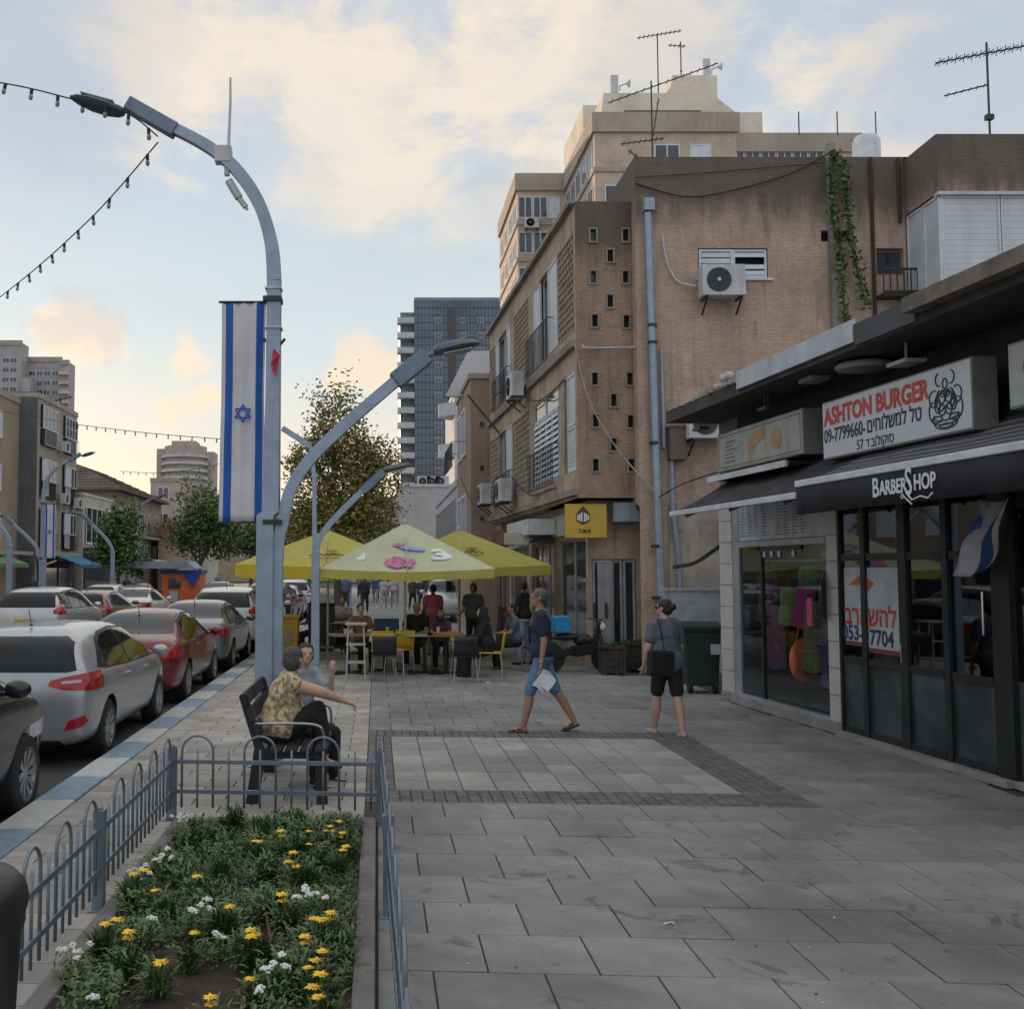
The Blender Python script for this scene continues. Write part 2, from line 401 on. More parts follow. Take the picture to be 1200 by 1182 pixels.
while y < 40:                                        # beige pavers along the kerb
    h = .25 if y < 16 else .5; w = .5 if y < 16 else 1.0
    x = -2.55 - (w/2 if r % 2 else 0); 
    while x < -.1:
        x0 = max(x, -2.55); x1 = min(x + w, -.1)
        if y + h > 4.3 and y < 8.18 and x1 > -1.56:
            x1 = min(x1, -1.56)
        if x1 - x0 > .05: pave.append((x0, x1, y, y + h, 1))
        x += w
    y += h; r += 1
pavement = MB(); pavement.quad((-2.56, -8, -.012), (12, -8, -.012), (12, 130, -.012), (-2.56, 130, -.012))
pavement = tag(pavement.build('pavement', grout), kind='structure')
def slab_geo(m, x0, x1, y0, y1, z, mi, ox=0, oy=0):
    g = .0045; c = .003
    P = lambda x, y, zz: (x - ox, sky_(x, y) - oy if True else y, zz)
    b = [P(x0+g, y0+g, -.012), P(x1-g, y0+g, -.012), P(x1-g, y1-g, -.012), P(x0+g, y1-g, -.012)]
    e = [P(x0+g, y0+g, z-c), P(x1-g, y0+g, z-c), P(x1-g, y1-g, z-c), P(x0+g, y1-g, z-c)]
    tp = [P(x0+g+c, y0+g+c, z), P(x1-g-c, y0+g+c, z), P(x1-g-c, y1-g-c, z), P(x0+g+c, y1-g-c, z)]
    fs = [(8, 9, 10, 11)]
    for k in range(4):
        fs.append((k, (k+1) % 4, 4+(k+1) % 4, 4+k)); fs.append((4+k, 4+(k+1) % 4, 8+(k+1) % 4, 8+k))
    m._add(b + e + tp, fs, mi)
def appar(p):
    y = (p[2] + p[3]) / 2
    return (p[1]-p[0]) * (p[3]-p[2]) * 1.95 / y ** 3 * (1 if 4.4 < y and abs((p[0]+p[1])/2 / y - .13) < .52 else 0)
pave.sort(key=lambda p: -appar(p))
allm = slabm + beigem + lightm + settm; kindname = ['paving_slab', 'paver', 'panel_tile', 'sett']
cache = {}
rs = random.Random(3); rest = MB()
for i, p in enumerate(pave):
    ki = p[4]; base = {0: 0, 1: 3, 2: 6, 3: 9}[ki]; mi = base + rs.choice([0, 0, 1, 1, 2]); z = rs.uniform(-.002, .0025)
    if i < 298 and ki != 3:
        key = (ki, mi, round(p[1]-p[0], 3), round(p[3]-p[2], 3))
        if key not in cache:
            m_ = MB(); slab_geo(m_, 0.2, .2 + p[1]-p[0], 0, p[3]-p[2], 0, 0, .2, 0); cache[key] = m_.mesh(kindname[ki], allm[mi])
        link(kindname[ki], cache[key], pavement, (p[0], sky_(p[0], p[2]), z))
    else: slab_geo(rest, p[0], p[1], p[2], p[3], z, mi)
rest.build('distant_pavers', allm, pavement, kind='stuff')
# further pavement as one sheet
mb = MB(); mb.quad((-2.55, 40, -.006), (6, 40, -.006), (3.4, 130, -.006), (-2.55, 130, -.006))
mb.build('pavement_beyond', slabm[0], pavement)
# kerbs of stones painted blue and white by turns
kerb = MB(); kerb.box(-2.90, -2.56, -8, 130, -.15, -.02); kerb = tag(kerb.build('kerb', concrete), kind='structure')
kst = {}
for i in range(60):
    y = -2 + i * 1.0
    mm = kblue if i % 2 else kwhite
    if i > 1 and mm not in kst:
        m_ = MB(); m_.box(-.17, .17, .004, .996, -.16, .006); kst[mm] = m_.mesh('kerb_stone', mm)
    if i > 1:
        o = link('kerb_stone', kst[mm], kerb, (-2.735 + rs.uniform(-.004, .004), y, rs.uniform(-.002, .002)))
        b = o.modifiers.new('bevel', 'BEVEL'); b.width = .012; b.segments = 2
mb = MB(); mb.box(-13.5, -13.2, -20, 260, -.15, .0); tag(mb.build('far_kerb', kwhite), kind='structure')
# ================================================================ flower bed and its fences
bed = MB()
nx, ny = 16, 50
def soilz(x, y): return .03 + .035 * noise.noise(Vector((x*3, y*3, 0))) + .02 * noise.noise(Vector((x*11, y*11, 3)))
for j in range(ny + 1):
    for i in range(nx + 1):
        x = -1.46 + 1.36 * i / nx; y = 4.25 + 3.85 * j / ny; bed.v.append((x, y, soilz(x, y)))
for j in range(ny):
    for i in range(nx):
        a = j*(nx+1)+i; bed.f.append((a, a+1, a+nx+2, a+nx+1)); bed.m.append(0)
soil = tag(bed.build('flower_bed_soil', soilm, smooth=True), kind='structure')
edging_m = mat('edging_concrete', (.21, .20, .19), .9, var=.2, scale=3, bump=.4, dirt=.4, rand=.12)
def edging(x0, x1, y0, y1, n, along):
    for k in range(n):
        m_ = MB()
        if along == 'y': a = y0 + (y1-y0)*k/n; m_.box(x0, x1, a+.003, a+(y1-y0)/n-.003, -.05, .045)
        else: a = x0 + (x1-x0)*k/n; m_.box(a+.003, a+(x1-x0)/n-.003, y0, y1, -.05, .045)
        m_.build('edging_stone', edging_m, soil, bevel=.008)
edging(-1.56, -1.455, 4.2, 8.1, 4, 'y'); edging(-.115, -.01, 4.2, 8.1, 4, 'y'); edging(-1.56, -.01, 8.1, 8.19, 3, 'x')
fence_m = mat('fence_grey_paint', (.17, .215, .265), .45, .3, var=.12, scale=6, grime=.3, dcol=(.09, .10, .11))
def bed_fence(p0, p1, posts, label, nbar, skip_first=False):
    p0 = Vector(p0); p1 = Vector(p1); d = p1 - p0; ln = d.length; a = math.atan2(d.y, d.x)
    root = empty('bed_fence', p0, a, label, 'fence', 'low fences round the flower bed')
    for s in posts:
        m_ = MB(); m_.box(s-.033, s+.033, -.033, .033, 0, .565); m_.lathe([(.02, .565), (.02, .575), (.0, .59)], 8, (s, 0, 0)); m_.box(s-.07, s+.07, -.05, .05, .0, .008)
        m_.build('post', fence_m, root, bevel=.004)
    for z in (.224, .453):
        for a0, a1 in zip(posts[:-1], posts[1:]):
            m_ = MB(); m_.box(a0+.034, a1-.034, -.014, .014, z-.015, z+.015); m_.build('rail', fence_m, root)
    pm = MB(); pm.tube([(0, 0, .10), (0, 0, .55)], .0085, 8); pmesh = pm.mesh('picket', fence_m)
    for p in pmesh.polygons: p.use_smooth = True
    sp = .124
    hm = MB(); pts = [(0, 0, .10), (0, 0, .53)] + [(sp - sp*math.cos(R(t)), 0, .53 + sp*math.sin(R(t))) for t in range(15, 180, 15)] + [(2*sp, 0, .53), (2*sp, 0, .10)]
    hm.tube(pts, .0095, 8); hmesh = hm.mesh('hoop', fence_m)
    for p in hmesh.polygons: p.use_smooth = True
    for a0, a1 in zip(posts[:-1], posts[1:]):
        n = int((a1 - a0) / sp); s0 = a0 + (a1 - a0 - (n-1)*sp) / 2
        for k in range(n):
            if k % 4 == 0 and k + 2 < n: link('hoop', hmesh, root, (s0 + k*sp, 0, 0))
            elif k % 4 == 2 and k - 2 + 2 < n and (k-2) % 4 == 0: pass
            else: link('picket', pmesh, root, (s0 + k*sp, 0, 0))
    return root
bed_fence((-1.61, 8.29, 0), (-1.61, 3.9, 0), [0, 2.14, 4.28], 'low grey hooped fence along the kerb side of the flower bed', 16)
bed_fence((-1.55, 8.285, 0), (-.02, 8.165, 0), [-.06, 1.585], 'low grey hooped fence between the flower bed and the bench', 12)
bed_fence((.035, 8.16, 0), (.105, 3.2, 0), [0, 2.13, 4.9], 'low grey hooped fence seen end-on beside the open paving', 16)
# plants
leafg = mat('leaf_green', (.085, .15, .045), .5, var=.35, scale=14, rand=.25)
leafd = mat('leaf_dark_green', (.04, .085, .028), .55, var=.4, scale=14, rand=.2)
petal_y = mat('petal_yellow', (.85, .55, .02), .6, var=.12, scale=20)
petal_o = mat('petal_orange', (.75, .22, .02), .6)
petal_w = mat('petal_white', (.75, .76, .74), .6)
rg = random.Random(11)
def blade(m, base, ang, ln, w, rise, droop, mi=0, seg=3, tw=0):
    d = Vector((math.cos(ang), math.sin(ang), 0)); s = Vector((-d.y, d.x, 0)); vs = []
    for k in range(seg + 1):
        t = k / seg; p = Vector(base) + d * ln * t + Vector((0, 0, rise * math.sin(t * math.pi * .5) - droop * t * t))
        ww = w * (math.sin(math.pi * min(1, .15 + .85 * t)) ** .7 if k < seg else .08)
        vs += [p - s * ww / 2 + Vector((0, 0, .2 * ww)), p + s * ww / 2]
    m._add(vs, [(2*k, 2*k+1, 2*k+3, 2*k+2) for k in range(seg)], mi)
def flower_geo(m, c, r, n, mi, mc, tilt=0):
    for k in range(n):
        a = 2*math.pi*k/n + rg.uniform(-.1, .1)
        blade(m, (c[0], c[1], c[2]), a, r, r*.42, r*.25, r*.1*rg.uniform(0, 3), mi, 2)
    m.ell(c, (r*.28, r*.28, r*.18), 8, 5, mc)
def gazania(nf, kind='y'):
    root = empty('gazania_plant', (0, 0, -50))
    m_ = MB()
    for k in range(100):
        a = rg.uniform(0, 6.283); l = rg.uniform(.03, .10)
        blade(m_, (rg.uniform(-.035, .035), rg.uniform(-.035, .035), rg.uniform(0, .05)), a, l, rg.uniform(.007, .015), rg.uniform(.03, .13), rg.uniform(0, .03))
    m_.build('foliage', leafg if rg.random() < .7 else leafd, root)
    for k in range(nf):
        x, y, z = rg.uniform(-.06, .06), rg.uniform(-.06, .06), rg.uniform(.13, .19)
        s_ = MB(); s_.tube([(x*.3, y*.3, 0), (x, y, z)], .0025, 5, 0); flower_geo(s_, (x, y, z), rg.uniform(.028, .036), 13, 1, 2)
        s_.build('flower', [leafg, petal_y, petal_o], root)
    return root
def whiteplant(nf):
    root = empty('white_flower_plant', (0, 0, -50))
    m_ = MB()
    for k in range(170):
        a = rg.uniform(0, 6.283); r = rg.uniform(0, .13)
        blade(m_, (r*math.cos(a), r*math.sin(a), rg.uniform(.0, .12)), rg.uniform(0, 6.28), rg.uniform(.02, .05), rg.uniform(.008, .015), rg.uniform(.0, .04), .01)
    m_.build('foliage', leafg, root)
    for k in range(nf):
        a = rg.uniform(0, 6.283); r = rg.uniform(0, .09); c = (r*math.cos(a), r*math.sin(a), rg.uniform(.12, .18))
        s_ = MB()
        for q in range(14):
            v = Vector((rg.gauss(0, 1), rg.gauss(0, 1), abs(rg.gauss(0, 1)))).normalized() * .016
            s_.ell(Vector(c) + v, (.008, .008, .006), 6, 4, 0)
        s_.build('flower', petal_w, root)
    return root
protos = [gazania(n) for n in (1, 1, 2, 3, 1, 2)]; plain = [gazania(0), whiteplant(0), whiteplant(0), gazania(0), whiteplant(0)]; whites = [whiteplant(n) for n in (2, 4, 7)]
kidx = index_kids(); used = set()
def putplant(pr, x, y, sc_, label, group):
    o = pr if pr not in used else copy_tree(pr, idx=kidx); used.add(pr)
    o.location = (x, y, soilz(x, y) - .01); o.rotation_euler = (0, 0, rg.uniform(0, 6.28)); o.scale = (sc_,) * 3
    zy = ['near end', 'near half', 'far half', 'far end'][min(3, max(0, int((y-4.3)/.92)))]; zx = ['left', 'centre', 'right'][min(2, max(0, int((x+1.42)/.42)))]
    fs_ = [c for c in kidx.get(pr.name, []) if c.name.startswith('flower')]
    lb = {'y': '%s in the %s of the flower bed, %s' % (['', 'plant with one yellow flower', 'plant with two yellow flowers', 'plant with three yellow flowers'][min(3, len(fs_))], zy, zx), 'w': 'low bush with white flowers in the %s of the flower bed, %s' % (zy, zx), 'g': 'green plant without flowers in the %s of the flower bed, %s' % (zy, zx)}[label]
    tag(o, lb, 'plant', group)
yel = [(757, 317), (950, 285), (1003, 292), (1033, 302), (928, 333), (995, 348), (885, 405), (837, 498), (662, 530), (999, 556), (935, 556), (304, 590), (378, 632),
       (553, 603), (718, 598), (765, 610), (466, 684), (911, 617), (928, 687), (390, 434), (482, 460), (583, 420), (740, 700), (625, 780), (960, 770), (830, 300), (905, 300)]
wht = [(474, 382), (528, 373), (405, 414), (583, 497), (560, 540), (612, 530), (903, 505), (505, 250), (545, 265), (130, 650), (235, 790), (800, 700), (820, 690), (800, 770), (640, 590), (420, 560)]
for (u, v) in yel:
    p = gnd(u * .4, 860 + v * .4, .17)
    p.x = min(-.2, max(-1.4, p.x)); p.y = min(7.95, max(4.35, p.y))
    putplant(rg.choice(protos), p.x, p.y, rg.uniform(.95, 1.25), 'y', 'yellow flowers in the bed')
for (u, v) in wht:
    p = gnd(u * .4, 860 + v * .4, .14)
    p.x = min(-.2, max(-1.42, p.x)); p.y = min(7.95, max(4.35, p.y))
    putplant(rg.choice(whites), p.x, p.y, rg.uniform(.8, 1.1), 'w', 'white flowers in the bed')
for k in range(95):
    x = rg.uniform(-1.4, -.2); y = rg.uniform(4.5, 7.95)
    if y < 5.4 and -1.15 < x < -.45 and rg.random() < .85: continue
    putplant(rg.choice(plain), x, y, rg.uniform(.8, 1.3), 'g', 'leafy plants in the bed')
for pr in protos+plain+whites:
    if pr not in used:
        for ch in kidx.get(pr.name, []): bpy.data.objects.remove(ch)
        bpy.data.objects.remove(pr)
gc = MB()
for k in range(26000):
    x = rg.uniform(-1.46, -.11); y = rg.uniform(4.3, 8.05)
    dens = noise.noise(Vector((x*2.2, y*1.7, 5))) + (.25 if y > 5.6 else -.25)
    if -1.15 < x < -.45 and y < 5.5: dens -= .3
    if dens < rg.uniform(-.35, .25): continue
    h = max(.0, dens) * .10 * rg.random()
    blade(gc, (x, y, soilz(x, y) + h), rg.uniform(0, 6.28), rg.uniform(.02, .05), rg.uniform(.008, .018), rg.uniform(-.01, .04), .01, 0 if rg.random() < .6 else 1, 1)
tag(gc.build('ground_cover', [leafd, leafg], fix=False), kind='stuff', label='low creeping greenery and weeds covering the soil of the bed')
hose = MB(); hose.tube([(-.55, 4.25, .075), (-.6, 4.8, .07), (-.5, 5.2, .065), (-.62, 5.9, .07)], .009, 6)
tag(hose.build('drip_hose', mat('hose_brown', (.10, .06, .04), .6), smooth=True), 'thin brown drip hose lying on the bare soil of the bed', 'hose')
# litter on the paving
def litter(p, s, name, label, m_, seed):
    rr = random.Random(seed); q = MB(); n = 7
    vs = [(rr.uniform(-s, s), rr.uniform(-s*.6, s*.6), rr.uniform(.003, .02)) for _ in range(n * 3)]
    q._add(vs, [(3*k, 3*k+1, 3*k+2) for k in range(n)]); o = q.build(name, m_, loc=p, fix=False); return tag(o, label, 'litter')
paperm = mat('paper_white', (.6, .6, .58), .8)
litter(gnd(783, 1083), .045, 'crumpled_wrapper', 'crumpled pale wrapper lying on the near paving slabs', paperm, 4)
q = MB(); q.lathe([(.045, .003), (.05, .03), (.052, .03), (.048, .004)], 14); tag(q.build('flat_cup', paperm, loc=gnd(572, 801)), 'small white lid lying on the paving near the cafe chairs', 'litter')
lb_ = MB(); rl = random.Random(21)
for k in range(420):
    x = rl.uniform(-.4, 5.2); y = rl.uniform(4.6, 20); s_ = rl.uniform(.004, .013)
    a = rl.uniform(0, 3.14); dx_, dy_ = math.cos(a)*s_, math.sin(a)*s_
    lb_._add([(x-dx_, y-dy_, .004), (x+dy_*.6, y-dx_*.6, .005), (x+dx_, y+dy_, .006), (x-dy_*.6, y+dx_*.6, .005)], [(0, 1, 2, 3)], rl.choice([0, 0, 1, 2, 2]))
tag(lb_.build('litter_bits', [paperm, mat('dry_leaf', (.14, .09, .04), .8), mat('gum_spot', (.05, .05, .05), .8)], fix=False), label='tiny scraps, dry leaves and gum spots on the paving', kind='stuff')
# black litter bin in the near left corner
bn = empty('litter_bin', (-1.47, 3.62, 0), .1, 'tall black plastic litter bin cut off by the lower left corner', 'bin')
q = MB(); q.lathe([(.20, 0), (.215, .05), (.25, .72), (.262, .74), (.262, .80)], 32); q.build('bin_body', blackplastic, bn, smooth=True)
q = MB(); q.lathe([(.268, .79), (.272, .83), (.262, .87), (.23, .905), (.12, .935), (.0, .94)], 32); q.build('lid', blackplastic, bn, smooth=True)
# ================================================================ street lamps, flags, festoons
LB = Vector((-1.12, 10.6, 0))
def lp(px, py, Y=10.6, b=LB): return at(px, py, Y) - b
cloth_w = mat('flag_cloth_white', (.60, .60, .63), .8, var=.05, scale=4)
cloth_b = mat('flag_cloth_blue', (.02, .11, .42), .8, var=.08, scale=4)
lens_m = mat('lamp_lens', (.35, .35, .33), .3)
def catmull(P, k=6):
    P = [Vector(p) for p in P]; out = []
    for i in range(len(P) - 1):
        a = P[max(i-1, 0)]; b = P[i]; c = P[i+1]; d = P[min(i+2, len(P)-1)]
        for j in range(k):
            t = j / k
            out.append(.5 * ((2*b) + (c - a)*t + (2*a - 5*b + 4*c - d)*t*t + (3*b - a - 3*c + d)*t**3))
    return out + [P[-1]]
def lamp_head(root, p0, p1):
    hd = MB(); p0 = Vector(p0); p1 = Vector(p1); d = p1 - p0; ln = d.length
    M = Matrix.Translation((p0 + p1) / 2) @ Matrix.Rotation(-math.atan2(d.z, d.x), 4, 'Y')
    prof = [(-.5, .10, .05), (-.40, .2, .075), (-.2, .30, .085), (.1, .34, .075), (.35, .24, .05), (.5, .08, .02)]
    vs = []; fs = []; n = 12
    for t, w, h in prof:
        for k in range(n):
            a = 2*math.pi*k/n; zz = math.sin(a)
            vs.append(M @ Vector((t*ln, math.cos(a)*w*.45, (zz*h if zz > 0 else zz*h*.55))))
    for i in range(len(prof)-1):
        for k in range(n): fs.append((i*n+k, i*n+(k+1) % n, (i+1)*n+(k+1) % n, (i+1)*n+k))
    fs.append(tuple(range(n))); fs.append(tuple(range(n*(len(prof)-1), n*len(prof))))
    hd._add(vs, fs); o = hd.build('lamp_head', mat('lamp_head_grey', (.10, .115, .13), .5, .3), root, smooth=True)
    l = MB(); l.box(-.3*ln, .3*ln, -.10, .10, -.052, -.04, 0, M); l.build('lens', lens_m, o)
def make_lamp(label):
    root = empty('street_lamp', LB, 0, label, 'street lamp', 'grey street lamps with curved arms')
    m_ = MB(); m_.tube([(-.02, 0, 0), (-.015, 0, 2.5), lp(318, 600), lp(320, 470), lp(321.5, 330)], [.125, .125, .12, .105, .10], 4); m_.box(-.16, .13, -.14, .14, 0, .02)
    m_.build('pole', galv, root, bevel=.012)
    m_ = MB(); pts = catmull([lp(321.5, 330), lp(318, 285), lp(304, 240), lp(281, 204), lp(255, 180), lp(222, 160), lp(175, 138)])
    m_.tube(pts, [.10 - .03 * i / len(pts) for i in range(len(pts))], 4); m_.build('upper_arm', galv, root, smooth=True)
    m_ = MB(); m_.tube([lp(206, 154), lp(150, 122)], [.105, .10], 4); m_.tube([lp(152, 130), lp(140, 130)], .03, 8)
    m_.build('arm_sleeve', mat('lamp_sleeve_grey', (.16, .21, .28), .5, .3), root, bevel=.008)
    lamp_head(root, lp(146, 131), lp(83, 114))
    m_ = MB(); pts = catmull([(.10, 0, .0), (.105, 0, 2.0), lp(332, 612), lp(340, 575), lp(362, 540), lp(400, 502), lp(468, 443)])
    pts = pts[6:]; m_.tube([(.115, 0, .0)] + pts, [.075] + [.08] * len(pts), 4); m_.build('lower_arm', galv, root, smooth=True)
    m_ = MB(); m_.tube([lp(463, 447), lp(500, 417)], [.125, .12], 4); m_.tube([lp(500, 417), lp(512, 413)], .03, 8)
    m_.build('arm_sleeve', MATS['lamp_sleeve_grey'], root, bevel=.008)
    lamp_head(root, lp(508, 413), lp(562, 402))
    for py in (352, 612):
        m_ = MB(); p = lp(320, py); m_.cbox(p, (.19, .2, .05)); m_.build('clamp_band', darkmetal, root)
    for py in (339, 385):
        m_ = MB(); p = lp(321, py); m_.cbox(p, (.17, .17, .02)); m_.build('clamp_band', steel, root)
    return root
def box_parts(root):
    m_ = MB(); m_.cbox(lp(262, 182), (.17, .13, .17)); m_.tube([lp(267, 195), lp(270, 120), lp(270, 91)], [.02, .014, .012], 8); m_.cbox(lp(266, 195), (.05, .06, .2))
    m_.build('antenna_box', ac_white, root, bevel=.01)
    m_ = MB(); m_.tube([lp(268, 212), lp(280, 232)], .045, 8); m_.tube([lp(280, 232), lp(290, 246)], .016, 6); m_.tube([lp(274, 224), lp(288, 243)], .03, 6)
    m_.build('small_camera', ac_white, root)
    m_ = MB(); m_.tube([lp(323, 410), lp(309, 397)], .015, 6); m_.tube([lp(323, 410), lp(334, 397)], .015, 6); m_.build('twig_bracket', darkmetal, root)
def make_flag(label, wind):
    root = empty('flag_banner', LB, 0, label, 'flag', 'blue and white banners hung from the street lamps')
    tl, tr_, bl, br = lp(260, 354), lp(312, 354), lp(257, 612), lp(308, 612)
    m_ = MB(); fx = [0, .09, .14, .20, .26, .33, .40, .47, .54, .61, .68, .74, .79, .85, .91, .96, 1]; ny = 26
    for j in range(ny + 1):
        v = j / ny
        for u in fx:
            p = tl.lerp(tr_, u).lerp(bl.lerp(br, u), v); p.y += .014 * math.sin(u*22 + v*1.5) * (1-.4*abs(2*v-1)) + .035 * math.sin(v * 3.1) * wind * (u-.3) + .006*math.sin(v*17+u*4); p.x += .012*math.sin(v*5)*(.5-u)
            m_.v.append(tuple(p))
    n = len(fx)
    for j in range(ny):
        for i in range(n-1):
            a = j*n+i; m_.f.append((a, a+1, a+n+1, a+n)); uc = (fx[i]+fx[i+1])/2
            m_.m.append(1 if .09 < uc < .26 or .79 < uc < .96 else 0)
    cl = m_.build('flag_cloth', [cloth_w, cloth_b], root, smooth=True, fix=False)
    so = cl.modifiers.new('solid', 'SOLIDIFY'); so.thickness = .003
    c = tl.lerp(br, .51); c.x += .006; st = MB()
    for s in (-1, 1):
        tri = [Vector((c.x + .088*math.sin(a), c.y - .028 + (.0015 if s > 0 else 0), c.z + s*.088*math.cos(a))) for a in (0, R(120), R(240))]
        for k in range(3): st.bar(tri[k], tri[(k+1) % 3], .016, .004, 0, (0, 1, 0))
    st.build('star_emblem', cloth_b, root)
    for a, b in ((tl, tr_), (bl, br)):
        q = MB(); q.tube([a + Vector((-.03, 0, 0)), b + Vector((.04, 0, 0))], .013, 8); q.build('rod', darkmetal, root)
    return root
lamp1 = make_lamp('tall grey street lamp beside the bench, carrying the large flag banner'); flag1 = make_flag('largest blue and white flag banner, on the lamp beside the bench', 1)
kidx = index_kids()
far_l = [(-13.9, 43.4, 'street lamp across the road at the far left of the picture'), (-15.9, 68, 'street lamp across the road in front of the dark green street tree'), (-15.9, 91, 'small far street lamp across the road, beside the large round tree')]
for x, y, lb in far_l:
    o = copy_tree(lamp1, idx=kidx); place(o, (x, y, 0), 0, lb); o.scale = (-1, 1, 1)
    f = copy_tree(flag1, idx=kidx); place(f, (x, y, 0), 0, 'flag banner on the ' + ['leftmost far lamp', 'lamp before the dark green street tree', 'small lamp by the large round tree'][far_l.index((x, y, lb))]); f.scale = (-1, 1, 1)
box_parts(lamp1)
rag = MB()
for k in range(10):
    a = lp(323 + rg.uniform(-2, 2), 412, 10.6); b = lp(323 + rg.uniform(-5, 5), rg.uniform(425, 447)); a.y -= .13; b.y -= .14 + rg.uniform(0, .03); c_ = (a+b)/2 + Vector((rg.uniform(.02, .05), -.02, 0))
    rag._add([a, c_, b], [(0, 1, 2)])
tag(rag.build('red_ribbon', mat('ribbon_red', (.45, .02, .06), .7), loc=LB, fix=False), 'torn red ribbon tied to the pole of the near street lamp', 'ribbon')
def small_lamp(X, Y, label, mirror=False, s=1.0, left_arm=False):
    root = empty('two_arm_lamp', (X, Y, 0), 0, label, 'street lamp', 'short grey street lamps with two arms'); root.scale = (-s if mirror else s, s, s)
    m_ = MB(); m_.tube([(0, 0, 0), (0, 0, 2.3)], [.11, .10], 4); m_.box(-.15, .15, -.15, .15, 0, .02); m_.build('pole', galv, root, bevel=.01)
    m_ = MB(); m_.tube(catmull([(0, 0, 2.25), (.06, 0, 2.5), (.3, 0, 2.85), (.9, 0, 3.45)]), .075, 4); m_.build('lower_arm', galv, root, smooth=True)
    m_ = MB(); m_.tube([(.86, 0, 3.41), (1.24, 0, 3.76)], .1, 4); m_.build('arm_sleeve', MATS['lamp_sleeve_grey'], root)
    lamp_head(root, (1.24, 0, 3.76), (1.75, 0, 3.88))
    if left_arm:
        m_ = MB(); m_.tube([(-.02, 0, 2.2), (-.03, 0, 3.6), (-.08, 0, 4.16), (-.16, 0, 4.28)], .055, 4); m_.build('upper_pole', galv, root); m_ = MB(); m_.tube([(-.10, 0, 4.22), (-.62, 0, 4.55)], .07, 4); m_.build('upper_arm', galv, root)
    return root
small_lamp(-1.12, 19.0, 'short two-armed street lamp at the corner of the pale parasol', left_arm=True)
small_lamp(-13.2, 52, 'short curved street lamp across the road between the shopfronts', True, 1.25)
small_lamp(-13.4, 38, 'nearest short curved street lamp at the left edge of the picture', True, 1.25)
small_lamp(-1.6, 42, 'pale short street lamp on the kerb beyond the cafe parasols')
small_lamp(-1.5, 58, 'farthest short street lamp on the kerb down the street')
def festoon(pts, n, label, r=.008, bs=1.0):
    root = empty('string_lights', pts[0], 0, label, 'string lights', 'festoon lights across the street'); b = Vector(pts[0])
    P = catmull([Vector(p) - b for p in pts], 10); m_ = MB(); m_.tube(P, r, 5); m_.build('cable', cable_m, root)
    ln = [0]
    for i in range(1, len(P)): ln.append(ln[-1] + (P[i]-P[i-1]).length)
    q = MB(); q.tube([(0, 0, 0), (0, 0, -.06)], .018, 6, 0); q.ell((0, 0, -.09), (.024, .024, .034), 8, 6, 1); bulb = q.mesh('bulb', [cable_m, mat('bulb_glass', (.25, .24, .22), .2)])
    for k in range(n):
        t = ln[-1] * (k + .5) / n; i = max(j for j in range(len(ln)) if ln[j] <= t); i = min(i, len(P)-2)
        o = link('bulb', bulb, root, P[i].lerp(P[i+1], (t - ln[i]) / max(1e-6, ln[i+1]-ln[i]))); o.scale = (bs,)*3; o.rotation_euler = (rg.uniform(-.15, .15), rg.uniform(-.15, .15), 0)
festoon([at(-160, 77, 10.5), at(0, 97, 10.5), at(84, 116, 10.55), at(147, 132, 10.45), at(185, 160, 10.4)], 12, 'string of bulbs leaving the near lamp head towards the upper left corner')
festoon([at(185, 167, 10.6), at(100, 262, 12.5), at(0, 348, 16), at(-110, 425, 22)], 24, 'long sagging string of bulbs running down left from the near lamp arm')
festoon([at(86, 497, 62), at(170, 507, 58), at(255, 514, 55), at(300, 516, 53)], 17, 'string of bulbs crossing the sky left of the large banner', .02, 1.9)
festoon([at(140, 552, 85), at(185, 554, 82), at(240, 548, 78), at(262, 541, 76)], 14, 'low far string of bulbs before the round apartment tower', .02, 1.9)
# ================================================================ cars
def paint(name, col, metal=.5): return mat(name, col, .32, metal, var=.06, scale=3, coat=.6, grime=.3, dirt=.12, dcol=tuple(.5*x+.10 for x in col))
tyre_m = mat('tyre_rubber', (.02, .02, .02), .85); rim_m = mat('wheel_alloy', (.38, .40, .42), .35, .8)
carglass = mat('car_glass', (.008, .012, .015), .05, 0, var=.6, scale=1.2, spec=.28)
redl = mat('tail_light_red', (.36, .012, .018), .2, coat=.5); clearl = mat('lamp_clear', (.6, .6, .62), .15)
trim_m = mat('car_trim_black', (.015, .015, .017), .5); chrome = mat('chrome', (.6, .62, .64), .15, 1.0)
plate_m = mat('plate_yellow', (.62, .40, .04), .5)
def evalmesh(o, name):
    dg = bpy.context.evaluated_depsgraph_get(); dg.update(); me = bpy.data.meshes.new_from_object(o.evaluated_get(dg)); me.name = name
    me2 = me; bpy.data.objects.remove(o); return me2
